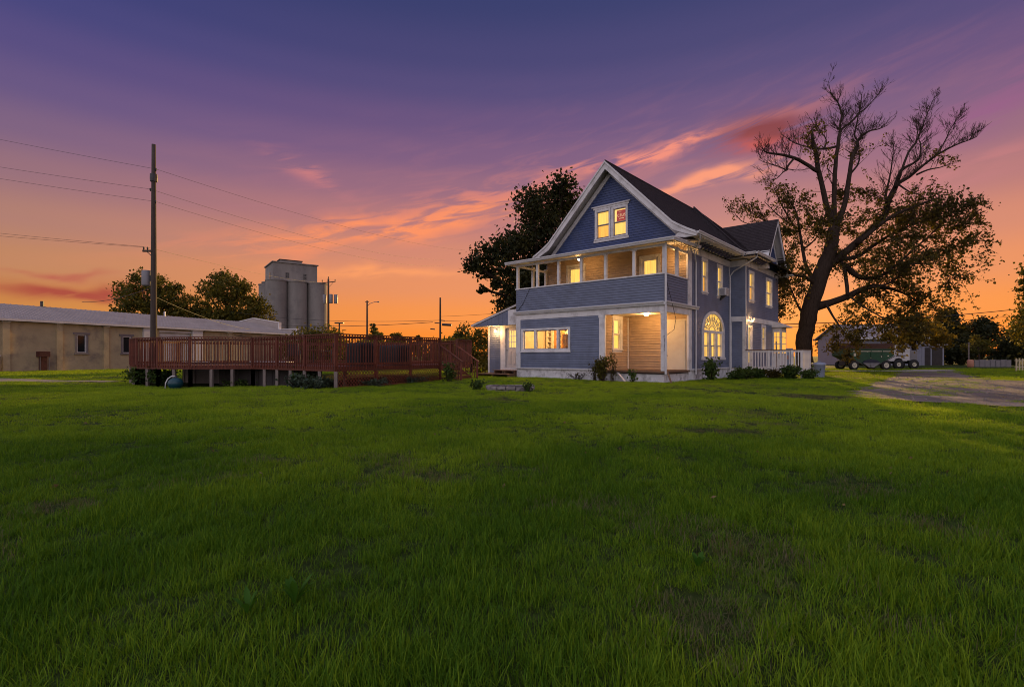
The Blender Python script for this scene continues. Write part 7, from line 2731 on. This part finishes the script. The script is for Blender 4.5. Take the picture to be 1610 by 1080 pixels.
weed((-2.85, 23.2), 0.85, 0.35, 26, 'vine growing up beside the deck stairs', L_green, 15, 0.11, leaves=18)
weed((-7.35, 19.4), 0.40, 0.75, 50, 'spreading pale leafy plant at the near corner of the deck', L_pale, 16, 0.13, leaves=14)
weed((-8.4, 20.3), 0.42, 0.6, 40, 'pale leafy plant left of the deck corner', L_pale, 17, 0.13, leaves=14)
weed((-8.7, 21.4), 0.85, 0.5, 30, 'dark leafy weed in the shade under the deck', L_green, 18, 0.12, leaves=18)
weed((-16.0, 23.6), 0.75, 0.7, 46, 'bushy dark vine under the left end of the deck', L_green, 19, 0.13, leaves=20)
weed((-17.6, 24.4), 0.85, 0.8, 50, 'dark vine spreading at the far left deck corner', L_green, 20, 0.13, leaves=20)
weed((-5.6, 20.75), 0.28, 0.8, 40, 'low weeds along the foot of the lattice skirt', L_pale, 21, 0.09, leaves=12)
weed((-4.4, 22.6), 0.28, 0.8, 40, 'low weeds at the right end of the lattice skirt', L_pale, 22, 0.09, leaves=12)
weed((-12.6, 23.7), 0.28, 1.0, 50, 'low weeds along the posts of the left deck face', L_green, 23, 0.09, leaves=12)
weed((43.0, 40.2), 0.8, 0.8, 50, 'dark shrub at the foot of the cream picket fence', L_green, 24, 0.13, leaves=20)

def rosette(loc, label, seed, n=9, L=0.11, w=0.035):
    """broadleaf weed: upright bent leaves from one crown, each leaf a part"""
    rg = random.Random(seed)
    o = empty('lawn_weed', (loc[0], loc[1], tz(loc[0], loc[1])))
    tag(o, label, 'weed')
    for k in range(n):
        a = k * 2.4 + rg.uniform(-.3, .3)
        ll, lean = L * rg.uniform(0.7, 1.2), rg.uniform(0.25, 0.85)
        d, sd_ = Vector((math.cos(a), math.sin(a), 0)), Vector((-math.sin(a), math.cos(a), 0))
        mb = MB()
        vs = []
        for f, hw_ in ((0, 0.12), (0.25, 0.65), (0.5, 1.0), (0.75, 0.8), (1.0, 0.05)):
            c = d * (lean * ll * f ** 1.4 + 0.01) + Vector((0, 0, 0.03 + ll * f * (1 - 0.3 * lean * f)))
            vs += [c - sd_ * w / 2 * hw_ + Vector((0, 0, 0.006 * hw_)), c, c + sd_ * w / 2 * hw_ + Vector((0, 0, 0.006 * hw_))]
        fs = []
        for i in range(4):
            for j in range(2):
                q = i * 3 + j
                fs.append((q, q + 1, q + 4, q + 3))
        mb.add(vs, fs).build('leaf', L_weed, o, True)
    return o


rosette((-1.02, 2.42), 'broadleaf weed with upright leaves in the near lawn left of centre', 1, 10, 0.13, 0.036)
rosette((-1.20, 2.34), 'smaller broadleaf weed just left of the larger one in the near lawn', 2, 6, 0.10, 0.030)
rosette((1.05, 2.9), 'low broadleaf weed in the near lawn right of centre', 3, 7, 0.07, 0.03)

# ------------------------------------------------------------------ grass
def blade_tuft(name, nb, rad, h0, h1, w, rng, mat):
    """a tuft of bent tapering blades"""
    vs, qs = [], []
    for b in range(nb):
        a = rng.uniform(0, 2 * PI)
        r = rad * math.sqrt(rng.random())
        base = np.array([r * math.cos(a), r * math.sin(a), -0.01])
        az_ = rng.uniform(0, 2 * PI)
        lean = abs(rng.gauss(0.45, 0.38))
        h = rng.uniform(h0, h1)
        dirv = np.array([math.cos(az_), math.sin(az_), 0])
        sidev = np.array([-dirv[1], dirv[0], 0])
        ww = w * rng.uniform(0.7, 1.2)
        o = len(vs)
        for k, f in enumerate((0.0, 0.40, 0.75, 1.0)):
            p = base + dirv * (lean * h * f ** 1.8) + np.array([0, 0, h * f * (1 - 0.22 * lean * f)])
            half = ww / 2 * (1.0, 0.92, 0.62, 0.08)[k]
            vs.append(p - sidev * half)
            vs.append(p + sidev * half)
        for k in range(3):
            qs.append((o + 2 * k, o + 2 * k + 1, o + 2 * k + 3, o + 2 * k + 2))
    me = bpy.data.meshes.new(name)
    me.from_pydata([tuple(v) for v in vs], [], qs)
    me.materials.append(mat)
    me.update()
    return bpy.data.objects.new(name, me)


def grass_mat():
    m = bpy.data.materials.new('grass_blade')
    m.use_nodes = True
    t = m.node_tree
    for n in list(t.nodes):
        t.nodes.remove(n)
    at = nd(t, 'ShaderNodeAttribute', attribute_type='INSTANCER', attribute_name='dry')
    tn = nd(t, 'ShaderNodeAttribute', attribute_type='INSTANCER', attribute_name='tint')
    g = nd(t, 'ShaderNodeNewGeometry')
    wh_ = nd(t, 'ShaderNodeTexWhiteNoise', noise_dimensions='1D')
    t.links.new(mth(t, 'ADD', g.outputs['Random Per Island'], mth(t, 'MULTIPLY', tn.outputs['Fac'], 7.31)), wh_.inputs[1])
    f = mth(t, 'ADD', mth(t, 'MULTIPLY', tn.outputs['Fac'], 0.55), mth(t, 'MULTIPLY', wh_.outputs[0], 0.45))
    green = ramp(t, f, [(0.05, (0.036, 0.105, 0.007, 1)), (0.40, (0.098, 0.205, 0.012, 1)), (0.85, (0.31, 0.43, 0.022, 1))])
    straw = ramp(t, wh_.outputs[0], [(0.2, (0.085, 0.080, 0.036, 1)), (0.8, (0.20, 0.175, 0.095, 1))])
    dryf = mth(t, 'GREATER_THAN', mth(t, 'ADD', at.outputs['Fac'], mth(t, 'MULTIPLY', wh_.outputs[0], 0.9)), 1.10)
    c = mixc(t, dryf, green, straw)
    d = nd(t, 'ShaderNodeBsdfPrincipled')
    d.inputs['Roughness'].default_value = 0.6
    d.inputs['Specular IOR Level'].default_value = 0.10
    t.links.new(c, d.inputs['Base Color'])
    tr_ = nd(t, 'ShaderNodeBsdfTranslucent')
    t.links.new(mixc(t, 1.0, c, (1.5, 1.25, 0.5, 1), 'MULTIPLY'), tr_.inputs[0])
    mx = nd(t, 'ShaderNodeMixShader')
    mx.inputs[0].default_value = 0.35
    t.links.new(d.outputs[0], mx.inputs[1])
    t.links.new(tr_.outputs[0], mx.inputs[2])
    out = nd(t, 'ShaderNodeOutputMaterial')
    t.links.new(mx.outputs[0], out.inputs[0])
    return m


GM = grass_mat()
rng = random.Random(77)
tuft_col = bpy.data.collections.new('grass_tufts')
specs = [('tuft_a%d' % i, 42, 0.085, 0.030, 0.095, 0.0036) for i in range(6)] + [('tuft_b%d' % i, 44, 0.17, 0.035, 0.09, 0.0072) for i in range(4)] + [('tuft_c%d' % i, 46, 0.38, 0.04, 0.11, 0.017) for i in range(4)]
for sp3 in specs:
    tuft_col.objects.link(blade_tuft(*sp3, rng, GM))
ordn = sorted([o.name for o in tuft_col.objects])


def vnoise(x, y, scale, seed):
    """smooth value noise"""
    r = np.random.default_rng(seed).random((64, 64))
    X, Y = x / scale, y / scale
    i, j = np.floor(X).astype(int), np.floor(Y).astype(int)
    fx_, fy_ = X - i, Y - j
    fx_, fy_ = fx_ * fx_ * (3 - 2 * fx_), fy_ * fy_ * (3 - 2 * fy_)
    g = lambda a, b: r[a % 64, b % 64]
    return (g(i, j) * (1 - fx_) + g(i + 1, j) * fx_) * (1 - fy_) + (g(i, j + 1) * (1 - fx_) + g(i + 1, j + 1) * fx_) * fy_


nr = np.random.default_rng(5)
allp, allk = [], []
for (y0, y1, dens_, klo, khi, margin) in ((1.2, 4.5, 235, 0, 6, 0.8), (4.5, 9.0, 140, 0, 6, 1.0), (9.0, 16.0, 62, 6, 10, 1.5), (16.0, 28.0, 34, 6, 10, 2.0), (28.0, 50.0, 6.5, 10, 14, 2.0)):
    wmax = y1 * 1.02 + margin
    n = int((y1 - y0) * 2 * wmax * dens_)
    x = nr.uniform(-wmax, wmax, n)
    y = nr.uniform(y0, y1, n)
    ok = np.abs(x) < y * 1.02 + margin
    allp.append(np.stack([x[ok], y[ok]], 1))
    allk.append(nr.integers(klo, khi, ok.sum()))
gp_ = np.concatenate(allp)
gk = np.concatenate(allk)
x, y = gp_[:, 0], gp_[:, 1]
# keep clear of buildings, deck, drive, ring
C0 = HOUSE_C
lx = (x - C0[0]) * HAX.x + (y - C0[1]) * HAX.y
ly = (x - C0[0]) * HAY.x + (y - C0[1]) * HAY.y
keep = ~((lx > -8.75) & (lx < 0.05) & (ly > -0.02) & (ly < 15.5)) & ~((lx > -0.1) & (lx < 0.9) & (ly > 8.5) & (ly < 15.5)) & ~((lx > -11.7) & (lx < -8.7) & (ly > 0.75) & (ly < 5)) & ~((lx > 0.9) & (lx < 3.75) & (ly > 8.6) & (ly < 10.6))
keep &= ~pts_in_poly(x, y, DECK)
ind = pts_in_poly(x, y, DRIVE_R)
tuftn = vnoise(x + 50, y + 50, 0.9, 8) * 0.6 + vnoise(x + 50, y + 50, 2.6, 18) * 0.4
keep &= ~ind | ((tuftn > 0.60) & (nr.random(len(x)) < 0.6))
keep &= ~pts_in_poly(x, y, TRACK_R) | (nr.random(len(x)) < 0.08)
keep &= np.hypot(x - fx, y - fy) > 0.86
keep &= ~((x > 22) & (x < 33.2) & (y > 40.1) & (y < 41.1))
kw = (x - WH0.x) * (-0.9395) + (y - WH0.y) * 0.3426
keep &= kw < -0.05
# dry patches: broad noise plus the worn spots seen on the lawn
dryn = 0.55 * vnoise(x + 80, y + 30, 1.7, 3) + 0.30 * vnoise(x + 80, y + 30, 0.55, 4) + 0.15 * vnoise(x, y, 0.2, 6)
for (px, py, rx, ry, amt) in ((0.62, 2.35, 0.8, 0.30, 0.13), (1.4, 2.6, 0.9, 0.4, 0.08), (1.7, 3.4, 0.9, 0.4, 0.12), (0.35, 2.05, 0.35, 0.12, 0.18), (3.25, 8.1, 0.75, 0.28, 0.55), (-1.55, 4.45, 0.5, 0.22, 0.30), (-2.6, 4.95, 0.18, 0.1, 0.4), (0.2, 4.1, 0.9, 0.3, 0.22), (-0.6, 5.0, 0.5, 0.2, 0.28), (-1.5, 4.75, 0.25, 0.12, 0.4),
                              (9.2, 15.4, 1.6, 0.9, 0.4), (2.2, 2.2, 0.7, 0.25, 0.14), (2.9, 3.1, 0.5, 0.3, 0.12), (-3.6, 4.1, 0.2, 0.08, 0.45)):
    dryn = dryn + amt * np.exp(-(((x - px) / rx) ** 2 + ((y - py) / ry) ** 2))
dry = np.clip((dryn - 0.63) / 0.34, 0, 1)
keep &= nr.random(len(x)) > dry * 0.25
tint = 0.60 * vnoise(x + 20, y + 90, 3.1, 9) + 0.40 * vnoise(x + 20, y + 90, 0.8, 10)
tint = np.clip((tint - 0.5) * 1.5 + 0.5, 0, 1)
tint = np.clip(0.8 * tint + 0.50 * smooth(4, 15, y), 0, 1)  # painted brightening with distance, for lamp and bounce light near the house
sc = (0.48 + 0.70 * vnoise(x + 10, y + 10, 0.7, 12) + 0.45 * vnoise(x + 31, y + 17, 0.22, 14)) * (1 - 0.55 * dry) * nr.uniform(0.8, 1.2, len(x))
sc *= 1.0 - 0.25 * smooth(5.0, 10.0, y)
gz_ = terrain(x, y)
sel = np.where(keep)[0]
me = bpy.data.meshes.new('grass')
me.vertices.add(len(sel))
me.vertices.foreach_set('co', np.stack([x[sel], y[sel], gz_[sel]], 1).astype(np.float32).ravel())
rot = np.zeros((len(sel), 3), np.float32)
rot[:, 2] = nr.uniform(0, 2 * PI, len(sel))
rot[:, 0] = nr.normal(0, 0.10, len(sel))
rot[:, 1] = nr.normal(0, 0.10, len(sel))
scl = np.stack([np.sqrt(sc[sel]), np.sqrt(sc[sel]), sc[sel]], 1).astype(np.float32)
me.attributes.new('rot', 'FLOAT_VECTOR', 'POINT').data.foreach_set('vector', rot.ravel())
me.attributes.new('scl', 'FLOAT_VECTOR', 'POINT').data.foreach_set('vector', scl.ravel())
me.attributes.new('kind_index', 'INT', 'POINT').data.foreach_set('value', gk[sel].astype(np.int32))
me.attributes.new('dry', 'FLOAT', 'POINT').data.foreach_set('value', dry[sel].astype(np.float32))
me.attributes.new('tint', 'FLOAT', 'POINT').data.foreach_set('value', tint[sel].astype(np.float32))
me.update()
grass = bpy.data.objects.new('grass', me)
COL.objects.link(grass)
tag(grass, 'unmown green lawn grass with dry straw patches', 'grass', kind='stuff')
ng = bpy.data.node_groups.new('grass_scatter', 'GeometryNodeTree')
ng.interface.new_socket('Geometry', in_out='INPUT', socket_type='NodeSocketGeometry')
ng.interface.new_socket('Geometry', in_out='OUTPUT', socket_type='NodeSocketGeometry')
gi = ng.nodes.new('NodeGroupInput')
go = ng.nodes.new('NodeGroupOutput')
ci = ng.nodes.new('GeometryNodeCollectionInfo')
ci.inputs['Collection'].default_value = tuft_col
ci.inputs['Separate Children'].default_value = True
ci.inputs['Reset Children'].default_value = True


def named(nm, typ):
    n = ng.nodes.new('GeometryNodeInputNamedAttribute')
    n.data_type = typ
    n.inputs['Name'].default_value = nm
    return n.outputs['Attribute']


iop = ng.nodes.new('GeometryNodeInstanceOnPoints')
iop.inputs['Pick Instance'].default_value = True
e2r = ng.nodes.new('FunctionNodeEulerToRotation')
ng.links.new(named('rot', 'FLOAT_VECTOR'), e2r.inputs[0])
ng.links.new(gi.outputs[0], iop.inputs['Points'])
ng.links.new(ci.outputs[0], iop.inputs['Instance'])
ng.links.new(named('kind_index', 'INT'), iop.inputs['Instance Index'])
ng.links.new(e2r.outputs[0], iop.inputs['Rotation'])
ng.links.new(named('scl', 'FLOAT_VECTOR'), iop.inputs['Scale'])
ng.links.new(iop.outputs[0], go.inputs[0])
gmod = grass.modifiers.new('scatter', 'NODES')
gmod.node_group = ng
print('grass tufts', len(sel))

# fallen leaves scattered over the lawn
fr_rng = np.random.default_rng(41)
nL = 170
fyy = fr_rng.uniform(3.5, 20, nL)
fxx = fr_rng.uniform(-1, 1, nL) * fyy
fc = np.stack([fxx, fyy, terrain(fxx, fyy) + fr_rng.uniform(0.02, 0.05, nL)], 1)
okk = ~pts_in_poly(fxx, fyy, DECK)
fv, fq = leaf_quads(fc[okk], 0.042, fr_rng, 0.0)
fl = np_mesh('fallen_leaves', fv, fq, leaf_mat('dry_fallen_leaf', ((0.10, 0.06, 0.025), (0.20, 0.13, 0.05), (0.30, 0.20, 0.08)), 0.2))
tag(fl, 'dry brown fallen leaves scattered over the lawn', 'leaves', kind='stuff')

# loose stones on the driveway
sr = np.random.default_rng(61)
nS = 5200
sx_, sy_ = sr.uniform(9, 30, nS), sr.uniform(11, 32, nS)
ok_ = pts_in_poly(sx_, sy_, DRIVE_R)
sx_, sy_ = sx_[ok_], sy_[ok_]
ss_ = sr.uniform(0.012, 0.045, len(sx_)) * (0.6 + 1.2 * (sr.random(len(sx_)) > 0.93))
octv = np.array([(1, 0, 0), (0, 1, 0), (-1, 0, 0), (0, -1, 0), (0, 0, 0.7), (0, 0, -0.7)], float)
octf = np.array([(0, 1, 4), (1, 2, 4), (2, 3, 4), (3, 0, 4), (1, 0, 5), (2, 1, 5), (3, 2, 5), (0, 3, 5)])
sv_ = octv[None] * ss_[:, None, None] * sr.uniform(0.6, 1.3, (len(sx_), 6, 1)) + np.stack([sx_, sy_, terrain(sx_, sy_) + 0.026], 1)[:, None]
sf_ = (octf[None] + 6 * np.arange(len(sx_))[:, None, None]).reshape(-1, 3)
stn = np_mesh('loose_gravel', sv_.reshape(-1, 3), sf_, pmat('gravel_stone', (0.24, 0.19, 0.16), 0.9, 0.4, 20.0))
tag(stn, 'loose gravel stones scattered over the driveway', 'gravel', kind='stuff')
